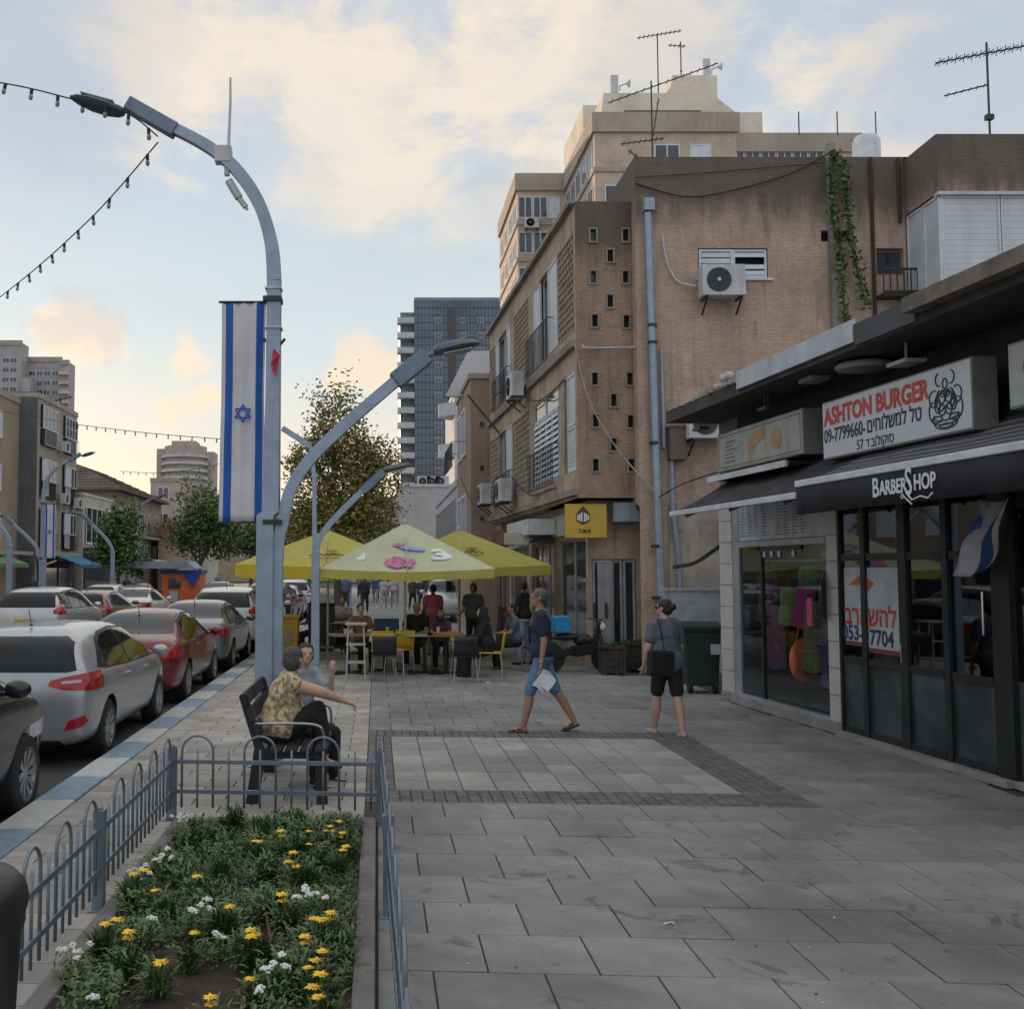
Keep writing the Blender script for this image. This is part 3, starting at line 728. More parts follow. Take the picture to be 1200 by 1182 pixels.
def carshape(S, wa):
    """S: stations (y, zb, zbelt, ztop, w, wr); wa: wheel arch (y, r)"""
    m_ = MB(); n = 14; rows = []
    for (y, zb, zl, zt, w, wr) in S:
        zm = zb + (zl - zb) * .55; top = zt - zl
        half = [(0, zb), (.80*w, zb), (.95*w, zb + .09), (w, zm), (.985*w, zl - .03), (.955*w, zl + .01), (wr + (w*.955-wr)*.12, zl + top*.86), (wr*.72, zt - .012), (0, zt)]
        full = half + [(-x, z) for x, z in half[-2:0:-1]]; rows.append([(x, y, z) for x, z in full])
    k = len(rows[0])
    vs = [p for r in rows for p in r]; fs = []
    for i in range(len(rows)-1):
        for j in range(k): fs.append((i*k+j, i*k+(j+1) % k, (i+1)*k+(j+1) % k, (i+1)*k+j))
    fs.append(tuple(reversed(range(k)))); fs.append(tuple(range((len(rows)-1)*k, len(rows)*k)))
    m_._add(vs, fs); o = link('tmp', m_.mesh('tmp', trim_m))
    su = o.modifiers.new('s', 'SUBSURF'); su.levels = 3; su.render_levels = 3
    shell = evalmesh(o, 'shell')
    for p in shell.polygons: p.use_smooth = True
    return shell
def inflate(me, d):
    m = me.copy(); bm = bmesh.new(); bm.from_mesh(m); bm.normal_update()
    co = [(v, v.co + v.normal * d) for v in bm.verts]
    for v, c in co: v.co = c
    bm.to_mesh(m); bm.free(); return m
def boolean(me, cutter, op, name, mats, smooth=True):
    a = link('tmpa', me); b = link('tmpb', cutter)
    md = a.modifiers.new('b', 'BOOLEAN'); md.operation = op; md.object = b; md.solver = 'EXACT'
    r = evalmesh(a, name); bpy.data.objects.remove(b)
    r.materials.clear()
    for m in mats: r.materials.append(m)
    for p in r.polygons: p.material_index = min(p.material_index, len(mats)-1); p.use_smooth = smooth
    try: r.set_sharp_from_angle(angle=R(35))
    except Exception: pass
    return r
def chunk(shell, d, polys, axis, a0, a1, name, m, mirror=False, parent=None, keepouter=True):
    """the skin of the shell inside an outline, standing d proud of it"""
    cut = MB()
    for p in polys:
        cut.prism(p, a0, a1, axis)
        if mirror and axis == 'X': cut.prism(p, -a1, -a0, axis)
        if mirror and axis == 'Y': cut.prism([(-u, v) for u, v in reversed(p)], a0, a1, axis)
    me = boolean(inflate(shell, d), cut.mesh('c', trim_m), 'INTERSECT', name, [m])
    return link(name, me, parent)
def wheel_proto(r=.325, w=.20, spokes=10):
    t = MB(); t.lathe([(r*.62, -w/2), (r*.9, -w/2), (r*.985, -w/2+.02), (r, -w*.3), (r, w*.3), (r*.985, w/2-.02), (r*.9, w/2), (r*.62, w/2)], 32, axis='X', cap=False)
    tm = t.mesh('wheel', tyre_m)
    k = MB(); k.lathe([(r*.64, w/2-.03), (r*.66, w/2+.002), (r*.61, w/2-.005), (r*.58, w/2-.05)], 32, axis='X', mi=0, cap=False)
    k.lathe([(.0, w/2-.02), (.05, w/2-.02), (.06, w/2-.04)], 16, axis='X')
    for i in range(spokes):
        a = 2*math.pi*i/spokes
        for da in (-.09, .09):
            k.bar((w/2-.03, .045*math.cos(a), .045*math.sin(a)), (w/2-.012, r*.61*math.cos(a+da), r*.61*math.sin(a+da)), .022, .02, 0, (1, 0, 0))
    k.lathe([(0, w/2-.10), (r*.63, w/2-.10)], 24, axis='X', mi=1)
    km = k.mesh('rim', [rim_m, trim_m])
    for me in (tm, km):
        for p in me.polygons: p.use_smooth = True
        try: me.set_sharp_from_angle(angle=R(35))
        except Exception: pass
    return tm, km
WHEEL = wheel_proto()
def assemble(shell, pm, wb, wr, w, spec, detail=True):
    """spec: dict of outlines"""
    root = empty('parked_car', (0, 0, -60))
    cut = MB()
    for y in (-wb/2 + spec.get('dy', 0), wb/2 + spec.get('dy', 0)):
        for s in (-1, 1): cut.lathe([(wr+.055, 0), (wr+.055, .5)], 28, (s*(w-.24) if s > 0 else -w+.24-.5, y, wr), axis='X')
    body = boolean(shell.copy(), cut.mesh('c', trim_m), 'DIFFERENCE', 'body', [pm, trim_m])
    # faces inside the arches are black lining
    for p in body.polygons:
        c = p.center
        for y in (-wb/2 + spec.get('dy', 0), wb/2 + spec.get('dy', 0)):
            if abs(math.hypot(c.y-y, c.z-wr) - wr - .055) < .004 or (math.hypot(c.y-y, c.z-wr) < wr+.05 and abs(abs(c.x) - (w-.24)) < .01): p.material_index = 1
    link('body', body, root)
    for y in (-wb/2 + spec.get('dy', 0), wb/2 + spec.get('dy', 0)):
        for s in (-1, 1):
            o = link('wheel', WHEEL[0], root, (s*(w-.115), y, wr)); o.scale = (s, wr/.325, wr/.325); link('rim', WHEEL[1], o)
    for poly in spec['side']: 
        for s in (1, -1):
            cutp = MB(); cutp.prism(poly, .35 if s > 0 else -1.3, 1.3 if s > 0 else -.35, 'X')
            link('side_window', boolean(inflate(shell, .004), cutp.mesh('c', trim_m), 'INTERSECT', 'side_window', [carglass]), root)
    if 'sideframe' in spec:
        o = chunk(shell, .002, [spec['sideframe']], 'X', .35, 1.3, 'window_trim', trim_m, True, root)
    chunk(shell, .004, [spec['rear']], 'Y', -3, spec.get('ry', -1.0), 'rear_window', carglass, False, root)
    chunk(shell, .004, [spec['front']], 'Y', .2, 1.6, 'windscreen', carglass, False, root)
    for s in (1, -1):
        p = spec['tail'] if s > 0 else [(-u, v) for u, v in reversed(spec['tail'])]
        c_ = MB(); c_.prism(p, -3, spec.get('ty', -1.5), 'Y')
        tl_ = link('tail_light', boolean(inflate(shell, .006), c_.mesh('c', trim_m), 'INTERSECT', 'tail_light', [redl]), root)
        if detail:
            us = [u for u, v in spec['tail']]; vs_ = [v for u, v in spec['tail']]; zc = (min(vs_)+max(vs_))/2; a0 = min(us)+.14; pp = [(a0, zc-.015), (a0+.20, zc-.005), (a0+.20, zc+.028), (a0, zc+.012)] if 'reflector' in spec else [(min(us)+.04, zc-.03), (min(us)+.17, zc-.03), (min(us)+.17, zc+.03), (min(us)+.04, zc+.03)]
            pp = pp if s > 0 else [(-u, v) for u, v in reversed(pp)]
            c_ = MB(); c_.prism(pp, -3, spec.get('ty', -1.5), 'Y'); link('reversing_lamp', boolean(inflate(shell, .009), c_.mesh('c', trim_m), 'INTERSECT', 'reversing_lamp', [mat('lens_pale_pink', (.55, .40, .40), .2)]), tl_)
    chunk(shell, .005, [spec['bumper']], 'Y', -3, -1.7, 'bumper_insert', trim_m, False, root)
    for s in (1, -1):
        p = [(.55, .60), (.86, .62), (1.2, .70), (1.2, .78), (.80, .74), (.55, .68)]; p = p if s > 0 else [(-u, v) for u, v in reversed(p)]
        c_ = MB(); c_.prism(p, 1.4, 3, 'Y'); link('headlight', boolean(inflate(shell, .006), c_.mesh('c', trim_m), 'INTERSECT', 'headlight', [clearl]), root)
    if detail:
        if 'seams' in spec: chunk(shell, .0025, spec['seams'], 'X', .5, 1.3, 'door_seams', trim_m, True, root)
        if 'gate' in spec: chunk(shell, .0025, spec['gate'], 'Y', -3, -1.2, 'tailgate_seam', trim_m, False, root)
        for y, z in spec['handles']:
            for s in (-1, 1):
                h = MB(); h.cbox((s*(w-.005), y, z), (.035, .17, .028)); h.build('door_handle', pm, root, bevel=.008)
        if 'reflector' in spec:
            for s in (1, -1):
                p = spec['reflector'] if s > 0 else [(-u, v) for u, v in reversed(spec['reflector'])]
                c_ = MB(); c_.prism(p, -3, -1.6, 'Y'); link('reflector', boolean(inflate(shell, .006), c_.mesh('c', trim_m), 'INTERSECT', 'reflector', [redl]), root)
    pl = MB(); pl.cbox((0, spec['py'], spec['pz']), (.52, .02, .115)); pl.build('number_plate', plate_m, root)
    for s in (-1, 1):
        mm = MB(); mm.ell((s*(w+.10), spec['my'], spec['mz']), (.11, .065, .075), 12, 8); mm.bar((s*(w-.08), spec['my']+.03, spec['mz']-.05), (s*(w+.06), spec['my'], spec['mz']-.03), .05, .03)
        mm.build('wing_mirror', pm, root, smooth=True)
    ae = MB(); ae.ell((0, spec['ay'], spec['az']), (.02, .035, .012), 8, 6); ae.tube([(0, spec['ay'], spec['az']), (0, spec['ay']-.09, spec['az']+.17)], .005, 6)
    ae.build('aerial', trim_m, root)
    return root
def seamline(pts, w=.014):
    """thin closed outlines along a polyline, for panel gaps"""
    out = []
    for (a, b) in zip(pts[:-1], pts[1:]):
        d = Vector((b[0]-a[0], b[1]-a[1])).normalized(); nrm = Vector((-d.y, d.x)) * w/2; e = d * w*.3
        out.append([(a[0]-nrm.x-e.x, a[1]-nrm.y-e.y), (b[0]-nrm.x+e.x, b[1]-nrm.y+e.y), (b[0]+nrm.x+e.x, b[1]+nrm.y+e.y), (a[0]+nrm.x-e.x, a[1]+nrm.y-e.y)])
    return out
HS = [(-2.13, .34, .66, .74, .58, .46), (-2.10, .26, .78, .90, .76, .60), (-2.06, .23, .88, 1.06, .84, .67), (-1.97, .22, .93, 1.22, .87, .665), (-1.82, .21, .95, 1.36, .885, .64), (-1.50, .2, .955, 1.445, .89, .61),
      (-.9, .2, .945, 1.465, .89, .60), (-.2, .2, .93, 1.475, .89, .595), (.35, .2, .92, 1.44, .89, .58), (.75, .2, .91, 1.30, .89, .62), (1.12, .2, .90, 1.09, .885, .69), (1.4, .2, .87, .99, .875, .74), (1.8, .21, .78, .88, .84, .70), (2.04, .24, .64, .72, .74, .58), (2.13, .3, .52, .58, .58, .46)]
hatch_shell = carshape(HS, None)
silver = paint('car_paint_silver', (.40, .42, .45), .5)
hatch_spec = dict(
    side=[[(-1.30, 1.0), (-1.22, 1.26), (-.95, 1.335), (-.34, 1.375), (-.34, .975)], [(-.27, .975), (-.27, 1.375), (.18, 1.35), (.62, 1.20), (1.02, .985), (.98, .965)], [(-1.62, 1.04), (-1.34, 1.20), (-1.36, 1.01)]],
    sideframe=[(-1.68, 1.02), (-1.25, 1.30), (-.95, 1.37), (-.3, 1.40), (.2, 1.375), (.66, 1.22), (1.08, .975), (1.0, .95), (-.3, .955), (-1.35, .985)],
    rear=[(-.70, 1.02), (-.60, 1.0), (.60, 1.0), (.70, 1.02), (.60, 1.30), (.50, 1.36), (-.50, 1.36), (-.60, 1.30)],
    front=[(-.76, .98), (.76, .98), (.60, 1.37), (-.60, 1.37)],
    tail=[(.42, .86), (.60, .82), (1.2, .80), (1.2, .93), (.88, 1.00), (.72, .98), (.44, .92)], ty=-1.62,
    bumper=[(-.55, .30), (.55, .30), (.62, .20), (-.62, .20)],
    seams=seamline([(-1.33, .98), (-1.30, .62), (-1.10, .34), (1.02, .30), (1.08, .6), (1.06, .95)]) + seamline([(-.30, .97), (-.30, .32)]),
    gate=seamline([(-.74, 1.04), (-.66, .80), (-.60, .66), (.60, .66), (.66, .80), (.74, 1.04)]),
    handles=[(-.55, .86), (.42, .85)], reflector=[(.60, .40), (.64, .50), (.80, .56), (.83, .50), (.78, .44)], py=-2.12, pz=.50, my=.80, mz=1.02, ay=-1.40, az=1.46)
car_h = assemble(hatch_shell, silver, 2.65, .32, .89, hatch_spec)
emb = MB(); emb.tube([(.075*math.cos(R(t)), -2.075-.02*0, .93+.038*math.sin(R(t))) for t in range(0, 361, 24)], .006, 6, cap=False)
emb.tube([(-.03, -2.078, .905), (-.02, -2.078, .955)], .006, 5); emb.tube([(.03, -2.078, .955), (.02, -2.078, .905)], .006, 5); emb.tube([(-.025, -2.078, .925), (.025, -2.078, .935)], .005, 5)
emb.build('emblem', chrome, car_h)
wp = MB(); wp.bar((-.05, -2.03, 1.045), (-.42, -2.02, 1.065), .02, .02); wp.build('rear_wiper', trim_m, car_h)
# sedan
SS = [(-2.30, .36, .72, .80, .60, .5), (-2.26, .26, .86, .98, .78, .62), (-2.15, .22, .94, 1.04, .86, .68), (-1.85, .21, .95, 1.08, .885, .68), (-1.62, .2, .95, 1.13, .89, .66), (-1.3, .2, .95, 1.27, .895, .62), (-.95, .2, .945, 1.39, .895, .59),
      (-.4, .2, .935, 1.445, .895, .58), (.1, .2, .925, 1.44, .895, .575), (.5, .2, .92, 1.35, .895, .60), (.95, .2, .91, 1.13, .89, .68), (1.2, .2, .89, 1.01, .885, .73), (1.7, .21, .82, .91, .86, .72), (2.1, .24, .68, .76, .77, .6), (2.26, .32, .54, .60, .60, .46)]
sedan_shell = carshape(SS, None)
sedan_spec = dict(
    side=[[(-1.32, .99), (-1.05, 1.24), (-.36, 1.345), (-.36, .97)], [(-.29, .97), (-.29, 1.345), (.1, 1.33), (.45, 1.20), (.88, .975)]],
    sideframe=[(-1.5, .985), (-1.1, 1.27), (-.36, 1.38), (.12, 1.365), (.5, 1.22), (.98, .965), (-.3, .95)],
    rear=[(-.68, 1.10), (.68, 1.10), (.54, 1.38), (-.54, 1.38)], ry=-.6, front=[(-.74, 1.0), (.74, 1.0), (.58, 1.36), (-.58, 1.36)],
    tail=[(.44, .80), (.60, .76), (1.2, .74), (1.2, .92), (.50, .93)], ty=-1.9, bumper=[(-.5, .34), (.5, .34), (.58, .22), (-.58, .22)],
    seams=seamline([(-1.30, .96), (-1.24, .6), (-1.02, .34), (.95, .30), (1.0, .93)]) + seamline([(-.32, .97), (-.32, .32)]), gate=seamline([(-.66, 1.0), (-.60, .70), (.60, .70), (.66, 1.0)]),
    handles=[(-.62, .85), (.35, .84)], py=-2.28, pz=.66, my=.66, mz=1.0, ay=-1.0, az=1.39)
red_p = paint('car_paint_dark_red', (.16, .014, .02), .35)
car_r = assemble(sedan_shell, red_p, 2.65, .32, .895, sedan_spec)
# suv
VS = [(-2.20, .40, .82, .92, .66, .55), (-2.18, .32, 1.0, 1.12, .82, .66), (-2.10, .28, 1.06, 1.28, .88, .68), (-1.95, .26, 1.08, 1.46, .905, .68), (-1.7, .25, 1.085, 1.58, .91, .67), (-1.2, .25, 1.08, 1.635, .915, .66), (-.5, .25, 1.06, 1.65, .915, .65),
      (.2, .25, 1.05, 1.63, .915, .64), (.6, .25, 1.04, 1.52, .915, .65), (1.0, .25, 1.03, 1.25, .91, .72), (1.22, .25, 1.01, 1.13, .905, .76), (1.7, .26, .95, 1.05, .885, .76), (2.05, .28, .84, .94, .82, .68), (2.2, .36, .70, .76, .68, .55)]
suv_shell = carshape(VS, None)
suv_spec = dict(
    side=[[(-1.20, 1.11), (-1.20, 1.50), (-.36, 1.545), (-.36, 1.10)], [(-.29, 1.10), (-.29, 1.545), (.20, 1.53), (.56, 1.39), (.96, 1.10)], [(-1.9, 1.15), (-1.78, 1.44), (-1.27, 1.49), (-1.27, 1.12)]],
    sideframe=[(-1.95, 1.10), (-1.8, 1.49), (-1.2, 1.54), (-.3, 1.58), (.22, 1.56), (.6, 1.42), (1.03, 1.08), (-.3, 1.075)],
    rear=[(-.74, 1.14), (.74, 1.14), (.62, 1.52), (-.62, 1.52)], ry=-1.4, front=[(-.78, 1.12), (.78, 1.12), (.64, 1.54), (-.64, 1.54)],
    tail=[(.70, .98), (1.2, .96), (1.2, 1.22), (.80, 1.40), (.74, 1.40), (.80, 1.15), (.68, 1.08)], ty=-1.75, bumper=[(-.72, .46), (.72, .46), (.76, .26), (-.76, .26)],
    seams=seamline([(-1.24, 1.08), (-1.24, .7), (-.98, .42), (.92, .38), (1.0, 1.05)]) + seamline([(-.33, 1.1), (-.33, .40)]), gate=seamline([(-.80, 1.1), (-.76, .60), (.76, .60), (.80, 1.1)]),
    handles=[(-.62, .96), (.35, .95)], py=-2.19, pz=.80, my=.72, mz=1.13, ay=-1.2, az=1.64)
black_p = paint('car_paint_black', (.02, .021, .024), .3)
car_s = assemble(suv_shell, black_p, 2.70, .345, .915, suv_spec)
GK = 'cars parked along the kerb'; GF = 'cars in the road lanes further left'
ZR = -.12
for root, x, y, lb, g in ((car_h, -3.86, 13.08, 'silver hatchback parked at the kerb between the black and the red car', GK), (car_r, -3.86, 17.95, 'dark red car parked in front of the silver hatchback', GK),
                       (car_s, -3.86, 7.60, 'black car at the left edge, only its front wheel and wing in view', GK)):
    place(root, (x, y, ZR), 0, lb, g); root['category'] = 'car'
def cp(c, cols, name='m'): return {c: cols}
kidx = index_kids()
def park(proto, x, y, lb, g, col=None, rz=0):
    o = copy_tree(proto, None, {{car_h: 'car_paint_silver', car_r: 'car_paint_dark_red', car_s: 'car_paint_black'}[proto]: col} if col else None, kidx)
    return place(o, (x, y, ZR), rz, lb, g)
p_grey = paint('car_paint_slate', (.16, .19, .21), .6); p_white = paint('car_paint_white', (.62, .63, .63), 0); p_brown = paint('car_paint_bronze', (.20, .13, .07), .6); p_sg = paint('car_paint_light_silver', (.56, .57, .57), .45)
park(car_r, -3.86, 23.1, 'slate grey saloon parked ahead of the dark red car', GK, p_grey)
park(car_s, -3.9, 28.3, 'white sport utility car parked ahead of the grey saloon, just left of the lamp pole', GK, p_white)
park(car_h, -3.9, 33.2, 'white hatchback parked left of the cafe, behind the lamp pole', GK, p_white)
park(car_s, -3.9, 38.6, 'dark car parked by the kerb beyond the yellow bin', GK)
park(car_h, -3.9, 44, 'pale hatchback far along the kerb', GK, p_sg)
park(car_s, -3.9, 50, 'farthest white car along the kerb', GK, p_white)
park(car_s, -8.75, 28.2, 'pale silver estate car in the road at the left edge', GF, p_sg)
park(car_h, -8.95, 33.6, 'bronze hatchback ahead of the silver estate car', GF, p_brown)
park(car_r, -9.0, 39.5, 'white saloon ahead of the bronze hatchback', GF, p_white)
park(car_h, -12.0, 47, 'small silver hatchback parked at the far kerb by a lamp', GF, p_sg)
park(car_r, -12.1, 53, 'dark saloon parked at the far kerb near the blue awning', GF, black_p)
park(car_r, -9.0, 60, 'pale car far down the road before the orange kiosk', GF, p_white)
park(car_s, 2.75, 41, 'silver car standing on the paving beyond the right parasol', 'cars beyond the cafe', p_sg, R(180)).location.z = 0
# ================================================================ facade helpers
def wall_open(m, x0, x1, z0, z1, ops, y=0.0, depth=.18, mi=0):
    """a wall face at y with rectangular openings (ax, bx, az, bz) and their reveals"""
    xs = sorted({x0, x1, *[v for o in ops for v in (max(x0, o[0]), min(x1, o[1]))]}); zs = sorted({z0, z1, *[v for o in ops for v in (max(z0, o[2]), min(z1, o[3]))]})
    for i in range(len(xs)-1):
        for j in range(len(zs)-1):
            cx, cz = (xs[i]+xs[i+1])/2, (zs[j]+zs[j+1])/2
            if any(o[0] < cx < o[1] and o[2] < cz < o[3] for o in ops): continue
            m.quad((xs[i], y, zs[j]), (xs[i+1], y, zs[j]), (xs[i+1], y, zs[j+1]), (xs[i], y, zs[j+1]), mi)
    for a, b, c, d in ops:
        y2 = y + depth
        m.quad((a, y, c), (b, y, c), (b, y2, c), (a, y2, c), mi); m.quad((a, y, d), (a, y2, d), (b, y2, d), (b, y, d), mi)
        m.quad((a, y, c), (a, y2, c), (a, y2, d), (a, y, d), mi); m.quad((b, y, c), (b, y, d), (b, y2, d), (b, y2, c), mi)
def window(root, x0, x1, z0, z1, y=.10, fm=None, fw=.045, panes=2, gm=None, name='window', bars=0, sill=False):
    fm = fm or white_shutter
    m_ = MB(); m_.box(x0, x1, y, y+.05, z0, z0+fw); m_.box(x0, x1, y, y+.05, z1-fw, z1)
    w = (x1-x0) / panes
    for k in range(panes+1):
        c = x0 + k*w; m_.box(max(x0, c-fw/2), min(x1, c+fw/2), y-.002, y+.052, z0+fw, z1-fw)
    for k in range(bars): zz = z0+(z1-z0)*(k+1)/(bars+1); m_.box(x0+fw, x1-fw, y+.002, y+.048, zz-.015, zz+.015)
    if sill: m_.box(x0-.06, x1+.06, y-.16, y, z0-.06, z0-.002)
    o = m_.build(name, fm, root)
    q = MB(); q.box(x0+.01, x1-.01, y+.02, y+.03, z0+.01, z1-.01); q.build('pane', gm or glass_dark, o)
    return o
def shutter(root, x0, x1, z0, z1, y=.06, tilt=.0, pitch=.075, m=None, gaps=()):
    m_ = MB(); m_.box(x0, x0+.035, y-.01, y+.04, z0, z1); m_.box(x1-.035, x1, y-.01, y+.04, z0, z1); m_.box(x0, x1, y-.008, y+.038, z0-.0, z0+.04); m_.box(x0, x1, y-.008, y+.038, z1-.04, z1)
    n = int((z1-z0-.08)/pitch)
    for k in range(n):
        if k in gaps: continue
        zz = z0 + .04 + (k+.5)*(z1-z0-.08)/n; h = pitch*.5
        m_.quad((x0+.03, y+.02-tilt, zz-h), (x1-.03, y+.02-tilt, zz-h), (x1-.03, y+.012, zz+h*.9), (x0+.03, y+.012, zz+h*.9))
    return m_.build('shutter', m or white_shutter, root, fix=False)
def railing(root, x0, x1, z0, z1, y=-.12, n=10, name='railing', m=None):
    m_ = MB()
    for z in (z0, z1): m_.box(x0, x1, y-.012, y+.012, z-.012, z+.012)
    for k in range(n+1): x = x0+(x1-x0)*k/n; m_.box(x-.008, x+.008, y-.008, y+.008, z0, z1)
    for x in (x0, x1): m_.box(x-.01, x+.01, y, .02, z1-.012, z1+.01)
    return m_.build(name, m or darkmetal, root)
def make_ac(label=None, group='air conditioner units on the walls'):
    root = empty('air_conditioner', (0, 0, -70), 0, label, 'air conditioner', group)
    m_ = MB(); m_.box(-.41, .41, -.15, .15, 0, .60); m_.build('casing', ac_white, root, bevel=.012)
    m_ = MB(); m_.lathe([(.235, -.151), (.235, -.158), (.0, -.155)], 28, (-.1, 0, .30), axis='Y')
    for r in (.06, .10, .14, .18, .22): m_.lathe([(r, -.165), (r+.006, -.168), (r+.012, -.165)], 24, (-.1, 0, .30), axis='Y')
    m_.build('fan_grille', darkmetal, root)
    m_ = MB(); m_.lathe([(.04, -.172), (.035, -.176), (0, -.177)], 12, (-.1, 0, .30), axis='Y'); m_.build('fan_hub', ac_white, root)
    m_ = MB()
    for s in (-.33, .33):
        m_.box(s-.02, s+.02, -.18, .22, -.04, -.004); m_.bar((s, -.15, -.03), (s, .2, -.3), .03)
    m_.build('bracket', darkmetal, root)
    return root
ac0 = make_ac(); kac = None; ac_used = [False]
def put_ac(parent_M, x, y, z, rz, label):
    global kac
    if kac is None: kac = index_kids()
    o = ac0 if not ac_used[0] else copy_tree(ac0, idx=kac); ac_used[0] = True
    p = parent_M @ Vector((x, y, z)); place(o, p, rz, label); return o
def rootM(r): return Matrix.Translation(r.location) @ Matrix.Rotation(r.rotation_euler.z, 4, 'Z')
def cable(pts, label, r=.01, name='cable', m=None, cat='cable', group=None):
    m_ = MB(); P = catmull(pts, 6); b = P[0].copy(); m_.tube([p - b for p in P], r, 5)
    return tag(m_.build(name, m or cable_m, smooth=True, loc=b), label, cat, group)
# ================================================================ the tan block with the big blank wall (faces the camera)
tanb = brickmat('tan_brick', (.64, .47, .37), (.56, .41, .325), (.48, .36, .285), ztop=9.1, stain=.4)
TB = empty('tan_building', (5.05, 20.0, 0), 0, 'tan brick block with a large blank side wall rising behind the shops', 'building')
def lx(px, Y=20.0): return at(px, 600, Y).x - 5.05
def lz(py, Y=20.0, px=442): return at(px, py, Y).z
m_ = MB(); wz = lambda py: lz(py)
W1 = (lx(824), lx(907), wz(326), wz(291)); W2 = (lx(1036), lx(1069), wz(322), wz(291))
HB = lx(1072); ZT = wz(184)
wall_open(m_, 0, HB, 0, ZT, [W1, W2, (lx(971), lx(1004), wz(283), wz(270))], depth=.2)
m_.quad((0, 0, 3.2), (0, 14, 3.2), (0, 14, ZT), (0, 0, ZT)); m_.quad((0, 0, ZT), (16, 0, ZT), (16, .25, ZT), (0, .25, ZT))
m_.quad((0, .25, ZT-1.0), (16, .25, ZT-1.0), (16, 14, ZT-1.0), (0, 14, ZT-1.0)); m_.quad((0, .25, ZT), (16, .25, ZT), (16, .25, ZT-1), (0, .25, ZT-1))
m_.build('wall', tanb, TB, fix=False)
# bay at the right, standing forward
BY = -1.25; xb = at(1112, 600, 18.75).x - 5.05; zb1 = lz(157, 18.75); zs0 = lz(226, 18.75)
m_ = MB(); zbot = 5.6
m_._add([(HB, 0, zs0), (xb, BY, zs0), (xb, BY, zb1), (HB, 0, zb1)], [(0, 1, 2, 3)]); m_.quad((xb, BY, zs0), (xb+5, BY, zs0), (xb+5, BY, zb1), (xb, BY, zb1))
m_._add([(HB, 0, zb1), (xb, BY, zb1), (xb+5, BY, zb1), (xb+5, 0, zb1)], [(0, 1, 2, 3)])
m_._add([(HB, 0, 3), (xb, BY, 3), (xb, BY, 5.2), (HB, 0, 5.2)], [(0, 1, 2, 3)]); m_.quad((xb, BY, 3), (xb+5, BY, 3), (xb+5, BY, 5.2), (xb, BY, 5.2)); m_._add([(HB, 0, 5.2), (xb, BY, 5.2), (xb+5, BY, 5.2), (xb+5, .2, 5.2)], [(0, 1, 2, 3)]); m_.quad((HB, .12, 5.2), (xb+5, .12, 5.2), (xb+5, .12, zs0), (HB, .12, zs0))
m_.build('bay_wall', tanb, TB, fix=False)
for k in range(2):
    t0, t1 = k/2, (k+1)/2; a = Vector((HB, 0, 0)).lerp(Vector((xb, BY, 0)), t0); b = Vector((HB, 0, 0)).lerp(Vector((xb, BY, 0)), t1)
    e = empty('bay_side', a, math.atan2(b.y-a.y, b.x-a.x), parent=TB); shutter(e, .02, (b-a).length-.02, 5.2, zs0-.03, y=.02, pitch=.09)
bw = [0, 1.12, 2.24, 3.36, 4.48]
for k in range(4):
    shutter(TB, xb+.06+bw[k]*.98, xb+.04+bw[k+1]*.98, 5.2, zs0-.05, y=BY+.02, pitch=.11)
m_ = MB(); m_.box(xb-.02, xb+5, BY-.06, BY+.1, zs0-.05, zs0+.01); m_.build('bay_lintel', ac_white, TB)
q = MB(); q.box(.55, 3.6, -.025, -.002, 0, 3.25); q.build('lower_render', mat('grey_patched_render', (.34, .31, .28), .9, var=.3, scale=1.2, bump=.5, bscale=14, dirt=.5, streak=.5, dcol=(.12, .11, .10)), TB)
# shutter of the blank wall's window
shutter(TB, W1[0]+.02, (W1[0]+W1[1])/2-.0, W1[2]+.02, W1[3]-.02, y=.02, pitch=.10); shutter(TB, (W1[0]+W1[1])/2+.01, W1[1]-.02, W1[2]+.02, W1[3]-.02, y=.03, pitch=.10, gaps=(2,), tilt=.03)
m_ = MB(); m_.box(W1[0]-.05, W1[1]+.08, -.05, .1, W1[2]-.05, W1[2]+.0); m_.box(W1[0], W1[1], .17, .19, W1[2], W1[3], 1); m_.build('window_sill', [white_shutter, interior], TB)
window(TB, W2[0]+.02, W2[1]-.02, W2[2], W2[3]-.02, y=.08, fm=mat('frame_dull_brown', (.16, .13, .11), .7), panes=1)
m_ = MB(); x0, x1 = lx(1034), lx(1074); z0, z1 = wz(348), wz(322)
for z in (z0, z1): m_.box(x0, x1, -.35, -.31, z, z+.04)
for k in range(6): x = x0+(x1-x0)*k/5; m_.box(x-.01, x+.01, -.34, -.32, z0, z1)
m_.box(x0, x1, -.33, 0, z0-.06, z0); m_.build('small_balcony', darkmetal, TB)
m_ = MB(); m_.box(lx(971), lx(1004), .15, .18, wz(283), wz(270)); m_.build('vent_opening', interior, TB)
# concrete flue behind the creeper, gutters and pipes
m_ = MB(); m_.box(lx(979), lx(987), -.14, -.002, 3.4, ZT+.25); m_.build('flue', concrete, TB)
for px, p0, p1 in ((1031, 186, 390), (1064, 186, 262)):
    m_ = MB(); m_.tube([(lx(px), -.06, wz(p1)), (lx(px), -.06, wz(p0))], .035, 8); m_.build('downpipe', mat('pipe_rust', (.06, .035, .025), .8), TB, smooth=True)
TBM = rootM(TB)
